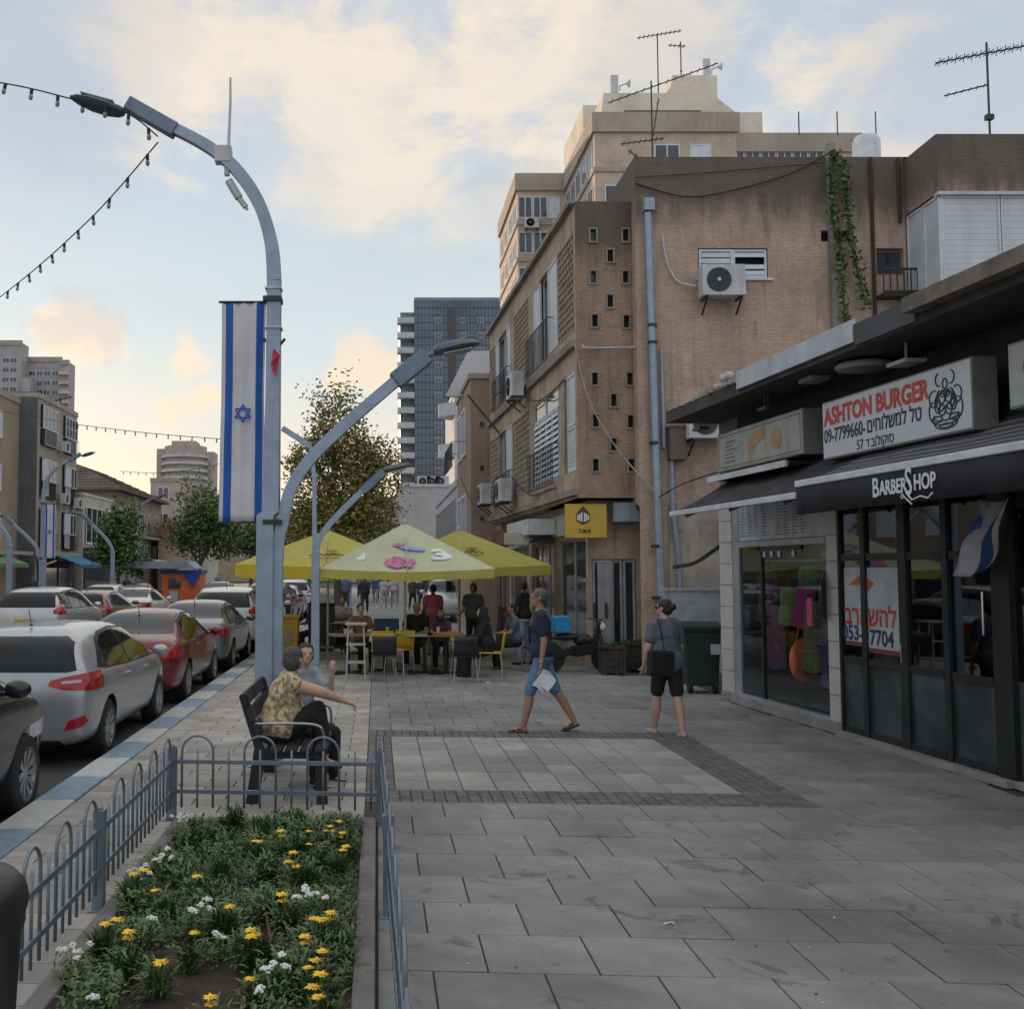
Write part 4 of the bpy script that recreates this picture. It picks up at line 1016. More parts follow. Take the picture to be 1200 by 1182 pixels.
# creeper
m_ = MB(); rv = random.Random(5)
trunks = [[(986, 184), (980, 215), (982, 250), (986, 290), (990, 330), (992, 380)], [(996, 196), (998, 240), (1000, 280), (1008, 320), (1018, 360)]]
for tr in trunks:
    P = [Vector((lx(a), -.17, wz(b))) for a, b in tr]; m_.tube(catmull(P, 4), .014, 5, 2)
    C = catmull(P, 14)
    for c in C:
        for k in range(7):
            q = c + Vector((rv.gauss(0, .05), -abs(rv.gauss(0, .05)), rv.gauss(0, .05))); s = rv.uniform(.035, .06)
            u = Vector((rv.gauss(0, 1), rv.gauss(0, .6), rv.gauss(0, 1))).normalized() * s; v = u.cross(Vector((rv.gauss(0, 1), rv.gauss(0, 1), rv.gauss(0, 1)))).normalized() * s * .6
            m_._add([q-u, q+v, q+u, q-v], [(0, 1, 2, 3)], 0 if rv.random() < .6 else 1)
tag(m_.build('creeper', [leafd, leafg, mat('bark_brown', (.09, .07, .055), .9)], loc=TB.location, fix=False), 'green creeper climbing the flue on the large blank tan wall', 'plant')
put_ac(TBM, lx(845), -.32, wz(353), 0, 'air conditioner unit under the white shutter on the blank tan wall')
put_ac(TBM, lx(826), -.32, wz(518)+.02, 0, 'air conditioner unit half hidden under the left end of the shop canopy')
cable([TBM @ Vector((lx(781), -.05, wz(277))), TBM @ Vector((lx(785), -.06, wz(305))), TBM @ Vector((lx(797), -.06, wz(330))), TBM @ Vector((lx(818), -.15, wz(338)))], 'white hose curving down the tan wall to the air conditioner', .022, 'drain_hose', ac_white, 'hose')
cable([TBM @ Vector((lx(750), -.05, wz(216))), TBM @ Vector((lx(800), -.08, wz(231))), TBM @ Vector((lx(845), -.08, wz(229))), TBM @ Vector((lx(930), -.08, wz(207))), TBM @ Vector((lx(985), -.2, wz(180)))], 'slack black cable draped across the top of the tan wall', .016)
cable([TBM @ Vector((lx(750), -.05, wz(209))), TBM @ Vector((lx(840), -.04, wz(203))), TBM @ Vector((lx(975), -.05, wz(192)))], 'thin straight cable high on the tan wall', .008)
# the tall grey drainpipe in the corner
pz = MB(); pz.tube([(lx(763), -.12, wz(252)), (lx(766), -.12, wz(420)), (lx(772), -.12, 0.2)], .075, 10); pz.box(lx(758), lx(770), -.22, .0, wz(250), wz(236), 0)
for py in (383, 403, 520, 640, 700): pz.tube([(lx(766), -.12, wz(py)+.03), (lx(766), -.12, wz(py)-.03)], .09, 10, 1)
tag(pz.build('drainpipe', [galv, darkmetal], smooth=True, loc=TB.location), 'tall grey drainpipe in the corner where the tan wall meets the slotted stair block', 'pipe')
q = MB(); q.tube([(lx(777), -.08, wz(410)), (lx(778), -.08, wz(525))], .035, 8); q.tube([(lx(787), -.08, wz(540)), (lx(787), -.08, wz(600)), (lx(792), -.08, wz(640)), (lx(795), -.08, wz(720))], .04, 8)
tag(q.build('thin_pipe', galv, smooth=True, loc=TB.location), 'thin grey conduit running down beside the tall drainpipe', 'pipe')
q = MB(); q.box(lx(783), lx(802), -.25, 0, wz(540), wz(503)); q.box(lx(782), lx(803), -.27, 0, wz(503), wz(500)); tag(q.build('meter_box', mat('box_brown', (.13, .11, .095), .7, streak=.5), bevel=.01, loc=TB.location), 'grey brown meter box on the tan wall beside the drainpipe', 'box')
# water tank and aerials on the roof
q = MB(); c = at(1015, 168, 24); q.lathe([(.31, 0), (.31, .95), (.25, 1.08), (0, 1.14)], 24); q.box(-.35, .35, -.35, .35, -.9, 0)
tag(q.build('water_tank', mat('tank_white', (.62, .66, .70), .5, streak=.2), smooth=True, loc=(c.x, 24, lz(158, 24)-1.14)), 'white water tank standing on the roof of the tan block', 'water tank')
def aerial(base, h, arms, label, r=.015):
    root = empty('tv_aerial', base, 0, label, 'aerial', 'television aerials on the roofs')
    m_ = MB(); m_.tube([(0, 0, 0), (0, 0, h)], r, 6); m_.cbox((0, 0, h*.18), (.14, .1, .1)); m_.build('mast', darkmetal, root)
    for z, x0, z0, x1, z1, n, l in arms:
        m_ = MB(); m_.tube([(x0, 0, z+z0), (x1, 0, z+z1)], r*.8, 5)
        for k in range(n):
            t = (k+.5)/n; x = x0+(x1-x0)*t; zz = z+z0+(z1-z0)*t; m_.tube([(x-.0, -l, zz-.02), (x, l, zz+.02)], r*.45, 4); m_.tube([(x-.02, 0, zz-l*.5), (x+.02, 0, zz+l*.5)], r*.45, 4)
        m_.build('boom', darkmetal, root)
    return root
aerial(at(1160, 157, 19.5), at(1, 50, 19.5).z - at(1, 157, 19.5).z, [(1.62, -1.0, -.22, .75, .12, 11, .18), (.95, -.85, -.2, 0, .02, 6, .08)], 'aerial with a long boom on the roof of the right bay', .02)
aerial(at(765, 215, 21), at(1, 95, 21).z - at(1, 215, 21).z, [(2.0, -.9, -.3, 1.4, .55, 14, .10), (1.1, 0, -.2, .15, .7, 5, .1), (.95, -.65, -.12, .25, 0, 8, .12), (.55, -.5, .15, 0, -.22, 5, .12)], 'aerial with several crossing booms at the left end of the tan roof', .016)
# ================================================================ slotted stair block and the long facade down the street
sb = brickmat('umber_brick', (.48, .335, .245), (.40, .28, .205), (.34, .24, .18), bw=.2, bh=.04, ztop=8.4, topdirt=.75, stain=.55)
plaster_b = mat('brown_plaster', (.40, .31, .24), .9, var=.25, scale=1.2, bump=.4, bscale=25, dirt=.35, streak=.5, dcol=(.06, .05, .045))
FX, FY = 3.93, 20.3
CB = empty('corner_building', (FX, FY, 0), 0, 'brown brick corner building with a stair block of small slots', 'building')
clx = lambda px: at(px, 600, FY).x - FX
czz = lambda py: at(442, py, FY).z
RZ0 = 3.36; RZ1 = czz(236); XR = clx(750)
slots = [(695, 276), (733, 276), (715, 300), (695, 325), (733, 325), (715, 353), (697, 376), (734, 377), (697, 444), (738, 444), (719, 469), (698, 493), (739, 494), (719, 521), (698, 545), (740, 545)]
ops = []
for px, py in slots:
    c = at(px, py, FY); ops.append((c.x-FX-.055, c.x-FX+.055, c.z-.12, c.z+.12))
m_ = MB(); wall_open(m_, 0, XR, RZ0, RZ1, ops, depth=.12)
m_.quad((XR, 0, RZ0), (XR, .5, RZ0), (XR, .5, RZ1), (XR, 0, RZ1)); m_.quad((0, 0, RZ1), (XR, 0, RZ1), (XR, 4, RZ1), (0, 4, RZ1)); m_.quad((0, 0, RZ0), (XR+.4, 0, RZ0), (XR+.4, 4, RZ0), (0, 4, RZ0))
m_.build('stair_block_wall', sb, CB, fix=False)
slotf = mat('slot_frame_cement', (.25, .22, .19), .8)
for i, (a, b, c, d) in enumerate(ops):
    m_ = MB(); f = .035; m_.box(a-f, b+f, -.03, .02, d, d+f); m_.box(a-f, b+f, -.03, .02, c-f, c); m_.box(a-f, a, -.028, .02, c, d); m_.box(b, b+f, -.028, .02, c, d)
    o = m_.build('slot_window', slotf, CB); q = MB(); q.box(a, b, .08, .1, c, d); q.build('pane', mat('slot_green_glass', (.03, .10, .06), .3) if i in (0, 3) else interior, o)
ga = math.atan2(-1, .0377)                              # long facade: local x points back towards the camera
FA = empty('facade_frame', (0, 0, 0), ga, parent=CB)
def fxp(px): # local x (negative, away) of a pixel column on the long facade
    Y = (FX + .0377*FY) / ((px-PCX)/FOC + .0377); return -(Y-FY)*math.hypot(1, .0377)
def fz(px, py): Y = (FX + .0377*FY) / ((px-PCX)/FOC + .0377); return at(px, py, Y).z
LN = -fxp(575)
U0, U1 = 6.75, 8.68; L0, L1 = 3.92, 5.88
xl = {p: fxp(p) for p in (575, 582, 600, 604, 622, 626, 648, 657, 664, 676, 585, 603, 660)}
ops = [(xl[575]+.1, xl[582], U0, U1), (xl[582]+.1, xl[600], U0, U1), (xl[604], xl[622], U0, U1), (xl[626], xl[657]-.05, U0, U1), (xl[657], xl[676]+.0, U0, U1),
       (xl[575]+.1, xl[585]-.1, L0, L1), (xl[585], xl[603], L0, L1), (xl[604], xl[622], L0, L1), (xl[626]+.0, xl[657]-.0, L0, L1), (xl[660]+.2, -.12, L0, L1)]
m_ = MB(); wall_open(m_, -LN, 0, RZ0, RZ1+.04, ops, depth=.22)
m_.quad((-LN, 0, RZ1), (0, 0, RZ1), (0, 6, RZ1), (-LN, 6, RZ1)); m_.quad((-LN, 0, RZ0), (0, 0, RZ0), (0, 3, RZ0), (-LN, 3, RZ0))
m_.quad((-LN, 0, RZ0), (-LN, 5, RZ0), (-LN, 5, RZ1), (-LN, 0, RZ1)); m_.build('facade_wall', plaster_b, FA, fix=False)
m_ = MB()
for z, t in ((6.35, .14), (3.42, .12)): m_.box(-LN, -.002, -.10, -.003, z, z+t)
m_.box(-LN, .02, -.12, -.002, RZ1-.05, RZ1+.06); m_.build('string_course', concrete, FA)
lat = mat('lattice_cement', (.38, .31, .25), .9, var=.2)
def lattice(x0, x1, z0, z1):
    m_ = MB(); nx = max(2, int((x1-x0)/.20)); nz = int((z1-z0)/.145)
    for k in range(nz+1): z = z0+(z1-z0)*k/nz; m_.box(x0, x1, -.01, .035, z-.016, z+.016)
    for j in range(nz):
        for k in range(nx+1):
            x = x0+(x1-x0)*min(1, (k+(.5 if j % 2 else 0))/nx); z = z0+(z1-z0)*j/nz; m_.box(x-.02, x+.02, -.006, .03, z+.018, z+(z1-z0)/nz-.018)
    m_.build('lattice', lat, FA)
    q = MB(); q.box(x0, x1, .17, .2, z0, z1); q.build('lattice_backing', interior, FA)
for i in (0, 2, 4, 5, 7): lattice(ops[i][0], ops[i][1], ops[i][2], ops[i][3])
def backing(i, m=interior): a, b, c, d = ops[i]; q = MB(); q.box(a, b, .19, .21, c, d); q.build('room_backing', m, FA)
for i in (1, 3, 6, 8, 9): backing(i)
a, b, c, d = ops[3]; window(FA, a+.9, a+2.6, c, d, y=.1, panes=2); shutter(FA, a+.02, a+.9, c, d, y=.02); shutter(FA, b-1.0, b-.03, c, d, y=.0, pitch=.07); railing(FA, a-.2, b-.6, c-.15, c+.75, n=16)
a, b, c, d = ops[1]; window(FA, a+.4, b-.6, c, d, y=.08, panes=2); shutter(FA, a+.02, a+.5, c, d, y=.0); shutter(FA, b-.6, b-.02, c, d, y=.0); railing(FA, a, b, c-.15, c+.75, n=14)
a, b, c, d = ops[6]; window(FA, a+.4, b-.9, c, d, y=.08, panes=2); shutter(FA, b-1.2, b-.3, c, d, y=.0); railing(FA, a, b, c-.15, c+.7, n=14)
a, b, c, d = ops[8]
for k in range(4): shutter(FA, a+.02+k*(b-a-.2)/4, a+(k+1)*(b-a-.2)/4, c, d-.45, y=.03, tilt=.05, pitch=.12)
window(FA, a, b-.2, d-.43, d, y=.03, panes=2, fw=.03); railing(FA, a-.1, b-.2, c-.12, c+.75, n=16)
a, b, c, d = ops[9]; shutter(FA, a+.35, b-.02, c, c+.9, y=.0); shutter(FA, a+.35, b-.02, c+.92, d, y=.0)
CBM = rootM(CB) @ Matrix.Rotation(ga, 4, 'Z')
put_ac(CBM, fxp(620), -.32, 6.2, ga, 'air conditioner unit below the upper balcony of the corner building')
put_ac(CBM, fxp(604), -.32, 3.75, ga, 'larger air conditioner unit on the lower floor of the corner building')
put_ac(CBM, fxp(581), -.34, 3.9, ga, 'air conditioner unit at the far end of the corner building')
m_ = MB(); m_.tube([CBM @ Vector((fxp(590)-.0, -.1, 5.85)), at(548, 463, 30)], .03, 6); tag(m_.build('rooftop_pole', darkmetal), 'black pole sticking out sideways from the corner building above the street', 'pole')
cable([CBM @ Vector((-.02, -.05, 6.5)), at(690, 468, 20.2), at(725, 528, 20.1), TBM @ Vector((lx(770), -.2, wz(583)))], 'pale cable slanting down across the slotted stair block', .014, m=mat('cable_pale', (.35, .34, .33), .7))
cable([TBM @ Vector((lx(770), -.2, wz(583))), at(800, 567, 18), at(842, 553, 15.5)], 'black cable running from the drainpipe to the end of the shop row', .012)
cable([at(683, 405, 20.2), at(690, 408, 20.15), at(750, 407, 20.1), at(764, 404, 19.8)], 'pale pipe bracketed across the middle of the stair block', .03, 'conduit', MATS['cable_pale'], 'pipe')
# ground floor under the corner building: glazed shop door facing the camera and shopfronts along the street
GF_ = empty('ground_floor', (0, 0, 0), 0, parent=CB)
gy = .5
gx = lambda px: at(px, 600, 20.8).x - FX
gzz = lambda py: at(442, py, 20.8).z
m_ = MB(); wall_open(m_, gx(688), gx(750), 0, 3.34, [(gx(693), gx(745), .15, gzz(655))], y=gy, depth=.15)
m_.quad((gx(688), gy, 0), (gx(688), 12, 0), (gx(688), 12, 3.34), (gx(688), gy, 3.34)) if False else None
m_.build('shop_end_wall', plaster_b, GF_, fix=False)
fr = mat('aluminium_frame', (.42, .43, .44), .4, .5)
def door(x0, x1, z0, z1, y, g=glass_dark, mid=True):
    m_ = MB(); f = .05; m_.box(x0, x0+f, y-.03, y+.03, z0, z1); m_.box(x1-f, x1, y-.03, y+.03, z0, z1); m_.box(x0+f, x1-f, y-.03, y+.03, z0, z0+.12); m_.box(x0+f, x1-f, y-.03, y+.03, z1-f, z1)
    o = m_.build('shop_door', fr, GF_); q = MB(); q.box(x0+f, x1-f, y-.006, y+.006, z0+.12, z1-f); q.build('pane', g, o)
    q = MB(); q.box(x1-.14, x1-.10, y-.07, y-.03, 1.0, 1.3); q.build('handle', darkmetal, o)
door(gx(693)+.02, gx(703), .15, gzz(655)-.02, gy+.1, interior); door(gx(703)+.0, gx(716), .15, gzz(655)-.02, gy+.05, mat('frosted_panel', (.35, .38, .42), .4)); door(gx(716), gx(729), .15, gzz(655)-.02, gy+.1); door(gx(730), gx(744), .15, gzz(655)-.02, gy+.1)
m_ = MB(); m_.box(gx(693), gx(745), gy-.1, gy+.3, 0, .14); m_.build('door_step', concrete, GF_)
GA = empty('shopfront_frame', (gx(690), gy, 0), ga, parent=GF_)
m_ = MB(); so = [(-3.0, -.3, .3, 2.6), (-6.2, -3.4, .1, 2.6), (-9.4, -6.6, .3, 2.6), (-12.5, -9.8, .1, 2.6)]
wall_open(m_, -13.5, 0, 0, 3.34, so, depth=.15); m_.build('shopfront_wall', plaster_b, GA, fix=False)
for i, (a, b, c, d) in enumerate(so):
    window(GA, a, b, c, d, y=.08, fm=fr, panes=3 if i % 2 else 2, name='shop_window')
    q = MB(); q.box(a, b, -.12, -.003, 2.7, 3.15); q.build('fascia_board', mat('fascia_%d' % i, [(.35, .34, .32), (.10, .16, .30), (.3, .3, .3), (.25, .1, .08)][i], .6), GA)
m_ = MB()
for k in range(9): m_._add([(-5.6+k*.3, -1.3, 2.35), (-5.35+k*.3, -1.3, 2.35), (-5.35+k*.3, -.1, 2.72), (-5.6+k*.3, -.1, 2.72)], [(0, 1, 2, 3)]); 
m_.box(-5.7, -2.9, -1.32, -1.28, 2.30, 2.36); m_.build('slatted_awning', mat('awning_dusty', (.28, .25, .23), .8), GA, fix=False)
q = MB(); q.box(-5.5, -2.6, -.75, -.13, 2.75, 3.1); tag(q.build('shop_light_box', ac_white), kind=None).parent = GA
# yellow sign with a little dome emblem
YB = Vector((at(663, 600, 20.4).x, 20.4, 0)); sx1 = at(711, 600, 20.4).x - YB.x; sz0, sz1 = at(1, 630, 20.4).z, at(1, 588, 20.4).z-.04
YS = empty('shop_sign', YB, 0, 'square yellow shop sign with a dome emblem under the corner building', 'sign', 'shop signs')
q = MB(); q.box(0, sx1, 0, .12, sz0, sz1); q.build('sign_panel', mat('sign_yellow', (.58, .38, .05), .5, var=.05), YS, bevel=.006)
ey = mat('emblem_dark', (.10, .06, .02), .6); ew = mat('emblem_white', (.7, .72, .75), .5); cxs = sx1*.42; czs = (sz0+sz1)/2 + .07
q = MB(); q.prism([(cxs-.13, czs-.08), (cxs-.14, czs+.05), (cxs-.08, czs+.14), (cxs, czs+.22), (cxs+.08, czs+.14), (cxs+.14, czs+.05), (cxs+.13, czs-.08), (cxs, czs-.15)], -.006, -.001, 'Y', 0)
for s in (-1, 1):
    for k in range(3): q.prism([(cxs+s*(.015+.038*k), czs-.09+.01*k), (cxs+s*(.015+.038*k), czs+.10-.02*k), (cxs+s*(.045+.036*k), czs+.08-.025*k), (cxs+s*(.045+.036*k), czs-.08+.02*k)], -.010, -.007, 'Y', 1)
q.build('emblem', [ey, ew], YS); text('T.M.R', 'lettering', .10, TXZ(cxs+.03, -.006, sz0+.13), ey, YS, .002, bold=.004)
q = MB(); q.box(.0, .5, -.25, .15, 0, .38); o = tag(q.build('condenser_box', mat('box_blue_grey', (.22, .28, .34), .6, streak=.4), loc=(at(716, 600, 20.62).x, 20.62, at(1, 612, 20.6).z), bevel=.01), 'blue grey box mounted beside the yellow sign', 'box')
def flatsign(name, px0, px1, py0, py1, Y, label, m, txt=None, tm=None, size=.2):
    a = at(px0, py1, Y); b = at(px1, py0, Y); r = empty(name, (a.x, Y, a.z), 0, label, 'sign', 'shop signs')
    q = MB(); q.box(0, b.x-a.x, 0, .18, 0, b.z-a.z); q.build('sign_panel', m, r, bevel=.005)
    if txt: text(txt, 'lettering', size, TXZ((b.x-a.x)/2, -.003, (b.z-a.z)/2), tm, r, .002)
    return r
flatsign('shop_sign', 592, 620, 624, 638, 24, 'small pale sign box left of the yellow sign', mat('sign_cream', (.45, .43, .36), .6), 'TAXI', mat('ink_dark', (.08, .08, .08), .6), .18) if False else flatsign('shop_sign', 592, 620, 624, 638, 24, 'small pale sign box left of the yellow sign', mat('sign_cream', (.45, .43, .36), .6))
ink_dark = mat('ink_dark', (.03, .03, .032), .6)
# ================================================================ shop row on the right (local x towards the camera, y into the building)
sa = math.atan2(-1, .078)
SR = empty('shop_row', (5.24, 15.9, 0), sa, 'low row of shops with a concrete canopy along the right side of the paving', 'building')
SM = rootM(SR)
def U(px, off=0.0): # local x of a pixel column on the plane 'off' metres in front of the shop wall
    k = 5.24 + .078*15.9 - off*1.003
    Y = k / ((px-PCX)/FOC + .078); return (15.9-Y)*1.003
tile_m = mat('cream_wall_tile', (.52, .51, .48), .5, var=.07, scale=4, rand=.06, streak=.15); groutl = mat('tile_grout', (.16, .16, .16), .9)
alu = mat('aluminium_pale', (.40, .43, .46), .4, .4); plinth_m = mat('plinth_stone', (.26, .25, .25), .8, var=.2, scale=2, dirt=.4)
black_frame = mat('black_door_frame', (.018, .02, .022), .4)
clear = glassmat('shop_glass', (.80, .84, .84), alpha=0); clear2 = glassmat('dark_tinted_glass', (.30, .34, .34), alpha=.22)
x0, xA, xB, xC, xD = 0, U(866), U(968), U(983), U(1166)
m_ = MB(); m_.box(-.02, xC, -.03, .25, 0, .14); m_.box(xC, xD+.2, -.12, .5, 0, .07); m_.box(xD+.2, 14, -.05, .5, 0, .07); m_.build('plinth', plinth_m, SR, bevel=.006)
def tiles(a, b, z0, z1, n, y=-.02):
    for k in range(n):
        q = MB(); q.box(a+.003, b-.003, y, y+.03, z0+(z1-z0)*k/n+.004, z0+(z1-z0)*(k+1)/n-.004); q.build('wall_tile', tile_m, SR, bevel=.003)
m_ = MB(); m_.box(0, xA, .012, .35, .14, 4.2); m_.build('pier', groutl, SR); m_ = MB(); m_.box(xB, xC, .012, .35, .14, 2.9, 0); m_.build('pier', groutl, SR)
tiles(0, xA-.22, .14, 3.0, 9); tiles(xB+.02, xC-.02, .14, 2.7, 8)
m_ = MB(); m_.box(xA-.215, xA, -.01, .3, .14, 2.9); m_.build('jamb', alu, SR)
# upper wall, ceiling of the rooms, back
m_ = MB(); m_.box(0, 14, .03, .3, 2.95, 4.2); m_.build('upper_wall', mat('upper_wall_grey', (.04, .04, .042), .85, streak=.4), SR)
m_ = MB(); m_.quad((0, .3, 2.95), (14, .3, 2.95), (14, 3.0, 2.95), (0, 3.0, 2.95)); m_.quad((0, 3, 0), (14, 3, 0), (14, 3, 2.95), (0, 3, 2.95)); m_.quad((0, .3, .15), (14, .3, .15), (14, 3, .15), (0, 3, .15))
for x in (.05, xC-.1, 7.0, 10.4): m_.quad((x, .3, 0), (x, 3, 0), (x, 3, 2.95), (x, .3, 2.95))
m_.build('room_shell', mat('shop_room_grey', (.22, .22, .21), .9), SR, fix=False)
m_ = MB(); m_.box(-.05, 14, .25, 8, 4.2, 4.22); m_.build('flat_roof', concrete, SR)
# clothes shop glazing
gx0, gx1 = xA, xB
for k in range(3):
    a = gx0+(gx1-gx0)*[0, .28, .74][k]; b = gx0+(gx1-gx0)*[.28, .74, 1][k]
    q = MB(); q.box(a+.006, b-.006, .02, .03, .17, 2.28); q.build('shop_glass', clear, SR)
m_ = MB(); m_.box(gx0, gx1, -.02, .06, 2.28, 2.36); m_.box(gx0, gx1, -.01, .06, .14, .175); m_.box(gx0+(gx1-gx0)*.28-.02, gx0+(gx1-gx0)*.28+.02, .0, .05, .175, 2.28, 1); m_.box(gx0+(gx1-gx0)*.28, gx0+(gx1-gx0)*.74, .0, .05, 2.22, 2.278, 1); m_.build('shop_frame', [alu, black_frame], SR)
mw = mat('menu_white', (.5, .53, .58), .5); mt = mat('menu_print', (.16, .18, .3), .6); mo = mat('menu_orange', (.55, .2, .05), .6)
m_ = MB(); m_.box(gx0, gx1, .0, .03, 2.37, 2.95); mo_ = m_.build('menu_panel', mw, SR)
rm = random.Random(2); m_ = MB()
for c in range(9):
    for r in range(11):
        if c == 4: continue
        a = gx0 + .08 + c*(gx1-gx0-.5)/9; z = 2.43 + r*.042; m_.box(a, a+rm.uniform(.06, .17), -.004, -.001, z, z+.014)
m_.build('menu_lines', mt, mo_, kind='stuff')
m_ = MB(); m_.box(gx1-.36, gx1-.05, -.008, -.002, 2.84, 2.93); m_.build('menu_strip', mo, mo_)
for k in range(4): q = MB(); q.box(gx0+.75+k*.22+(.18 if k == 3 else 0), gx0+.83+k*.22+(.18 if k == 3 else 0), .006, .012, 2.13, 2.21); q.build('sticker', mw, SR)
q = MB(); q.box(gx1-.55, gx1-.42, .01, .016, 1.25, 1.6); q.build('pink_notice', mat('notice_pink', (.55, .05, .16), .7), SR)
q = MB(); q._add([(gx1+.02, -.035, 1.35), (gx1+.02, -.035, 1.95), (gx1+.12, -.14, 1.8), (gx1+.12, -.14, 1.38)], [(0, 1, 2, 3)]); q.build('side_notice', blackplastic, SR, fix=False)
# clothes hanging inside the window
def garment(x, z, w, h, m, lb, y=.22, name='hanging_garment'):
    q = MB(); n = 8
    for s in range(2):
        pass
    rows = [(.0, .5), (.12, 1.0), (.5, .85), (1, 1.0)]; vs = []; fs = []
    for t, ww in rows:
        for k in range(12):
            a = 2*math.pi*k/12; vs.append((w/2*ww*math.cos(a)*(1+.06*math.sin(k*2.3+t*5)), .09*math.sin(a)*(.6+t), -h*t+.02*math.sin(k*1.7)*t))
    for i in range(3):
        for k in range(12): fs.append((i*12+k, i*12+(k+1) % 12, (i+1)*12+(k+1) % 12, (i+1)*12+k))
    q._add(vs, fs); q.tube([(0, 0, .0), (0, 0, .1), (.03, 0, .14)], .006, 5)
    o = q.build(name, m, smooth=True, fix=False); o.location = SM @ Vector((x, y, z)); o.rotation_euler = (0, 0, sa + .2); return tag(o, lb, 'clothes', 'clothes in the shop window')
gcol = lambda n, c: mat('fabric_'+n, c, .85, var=.2, scale=8)
garment(gx0+.45, 1.95, .45, .75, gcol('plum', (0.138, 0.044, 0.088)), 'plum top hanging at the left of the shop window')
garment(gx0+.62, 1.45, .5, .85, gcol('mauve', (0.231, 0.077, 0.154)), 'mauve skirt hanging low at the left of the shop window')
garment(gx0+1.05, 1.72, .36, .5, gcol('olive', (0.231, 0.264, 0.077)), 'olive green bag hanging in the middle of the shop window')
garment(gx0+1.25, 2.0, .4, .7, gcol('green', (0.066, 0.231, 0.121)), 'green top hanging behind the olive bag in the shop window', .4)
garment(gx0+1.5, 1.75, .4, .55, gcol('magenta', (0.385, 0.033, 0.154)), 'magenta top hanging in the middle of the shop window')
garment(gx0+1.72, 1.55, .4, .9, gcol('khaki', (0.193, 0.171, 0.099)), 'khaki skirt hanging at the right of the shop window')
garment(gx0+2.15, 1.9, .4, .9, gcol('grey', (0.121, 0.132, 0.154)), 'grey dress hanging at the far right of the shop window')
garment(gx0+2.2, 1.2, .35, .7, gcol('violet', (0.121, 0.066, 0.231)), 'violet skirt low at the right of the shop window')
ob = MB(); ob.ell((0, 0, -.35), (.2, .12, .3), 14, 10); ob.tube([(-.1, 0, -.1), (-.04, 0, .2), (.04, 0, .2), (.1, 0, -.1)], .014, 6)
o = tag(ob.build('orange_bag', mat('bag_orange', (.50, .11, .03), .7), smooth=True), 'bright orange bag hanging low in the clothes shop window', 'bag'); o.location = SM @ Vector((gx0+1.52, .18, 1.12))
rail = MB(); rail.tube([(gx0+.1, .24, 2.08), (gx1-.1, .24, 2.08)], .015, 6); rail.tube([(gx0+.1, .8, 1.6), (gx1-.1, .8, 1.6)], .015, 6); rail.build('clothes_rail', steel, SR)
# barber shop doors
dx = [xC, U(1012), U(1058), U(1108), xD]
m_ = MB()
for i, x in enumerate(dx): w = .045 if i != 2 else .07; m_.box(x-w if i else x, x+w if i < 4 else x, -.03, .06, .07, 2.9)
for z0, z1 in ((.07, .14), (2.06, 2.14), (2.84, 2.9), (.88, .95)):
    for a, b in zip(dx[:-1], dx[1:]): m_.box(a+.07, b-.07, -.022, .05, z0, z1)
m_.build('door_frame', black_frame, SR)
gradm = mat('fogged_panel', (.05, .062, .066), .25, var=.5, scale=1.3, bump=.05)
for i, (a, b) in enumerate(zip(dx[:-1], dx[1:])):
    q = MB(); q.box(a+.04, b-.04, .005, .015, .14, .88); o = q.build('door_panel', gradm, SR)
    q = MB(); q.box(a+.04, b-.04, .005, .015, .95, 2.06); q.build('door_glass', clear2, SR)
    q = MB(); q.box(a+.04, b-.04, .005, .015, 2.14, 2.84); q.build('transom_glass', clear2, SR)
q = MB(); q.tube([(dx[2]+.05, -.09, .98), (dx[2]+.05, -.09, 1.18)], .012, 8); q.build('door_handle', chrome, SR); q = MB(); q.tube([(dx[4]-.08, -.09, 1.35), (dx[4]-.08, -.09, 1.75)], .014, 8); q.build('door_handle', chrome, SR)
pw = mat('poster_white', (.42, .46, .48), .6); pr = mat('poster_red', (.50, .06, .04), .6); pb = mat('poster_navy', (.02, .04, .12), .6); po = mat('poster_orange', (.45, .12, .05), .6)
def txz(x, y, z): return TXZ(x, y, z)
xa, xm, xb2 = dx[0]+.10, dx[1], dx[2]-.06
q = MB(); q.box(xa, xm-.045, -.003, .001, 1.12, 1.98); q.box(xm+.05, xb2, -.003, .001, 1.08, 1.98); ps = q.build('rent_poster', pw, SR)
q = MB(); q.prism([(xa+.1, 1.78), (xm-.05, 1.78), (xm-.05, 1.92)], -.006, -.004, 'Y', 0); q.prism([(xm+.05, 1.70), (xm+.2, 1.80), (xm+.05, 1.86)], -.006, -.004, 'Y', 0)
q.box(xa, xm-.045, -.006, -.004, 1.08, 1.13, 1); q.box(xm+.05, xb2, -.006, -.004, 1.03, 1.08, 1); q.build('poster_band', [po, mat('poster_maroon', (.2, .03, .07), .6)], ps)
text('HOLISTIKA', 'poster_line', .10, txz((xa+xm)/2, -.006, 1.70), pb, ps, .001) if False else None
text('הרב', 'poster_word', .30, txz((xa+xm)/2+.03, -.006, 1.42), pr, ps, .001, bold=.006, heb=True)
text('עהל', 'poster_word', .30, txz((xm+xb2)/2-.02, -.006, 1.42), pr, ps, .001, bold=.006) if False else text('להש', 'poster_word', .30, txz((xm+xb2)/2-.02, -.006, 1.42), pr, ps, .001, bold=.006, heb=True)
text('053-7', 'poster_number', .24, txz((xa+xm)/2, -.006, 1.22), pb, ps, .001, bold=.006); text('7704', 'poster_number', .24, txz((xm+xb2)/2-.04, -.006, 1.19), pb, ps, .001, bold=.006)
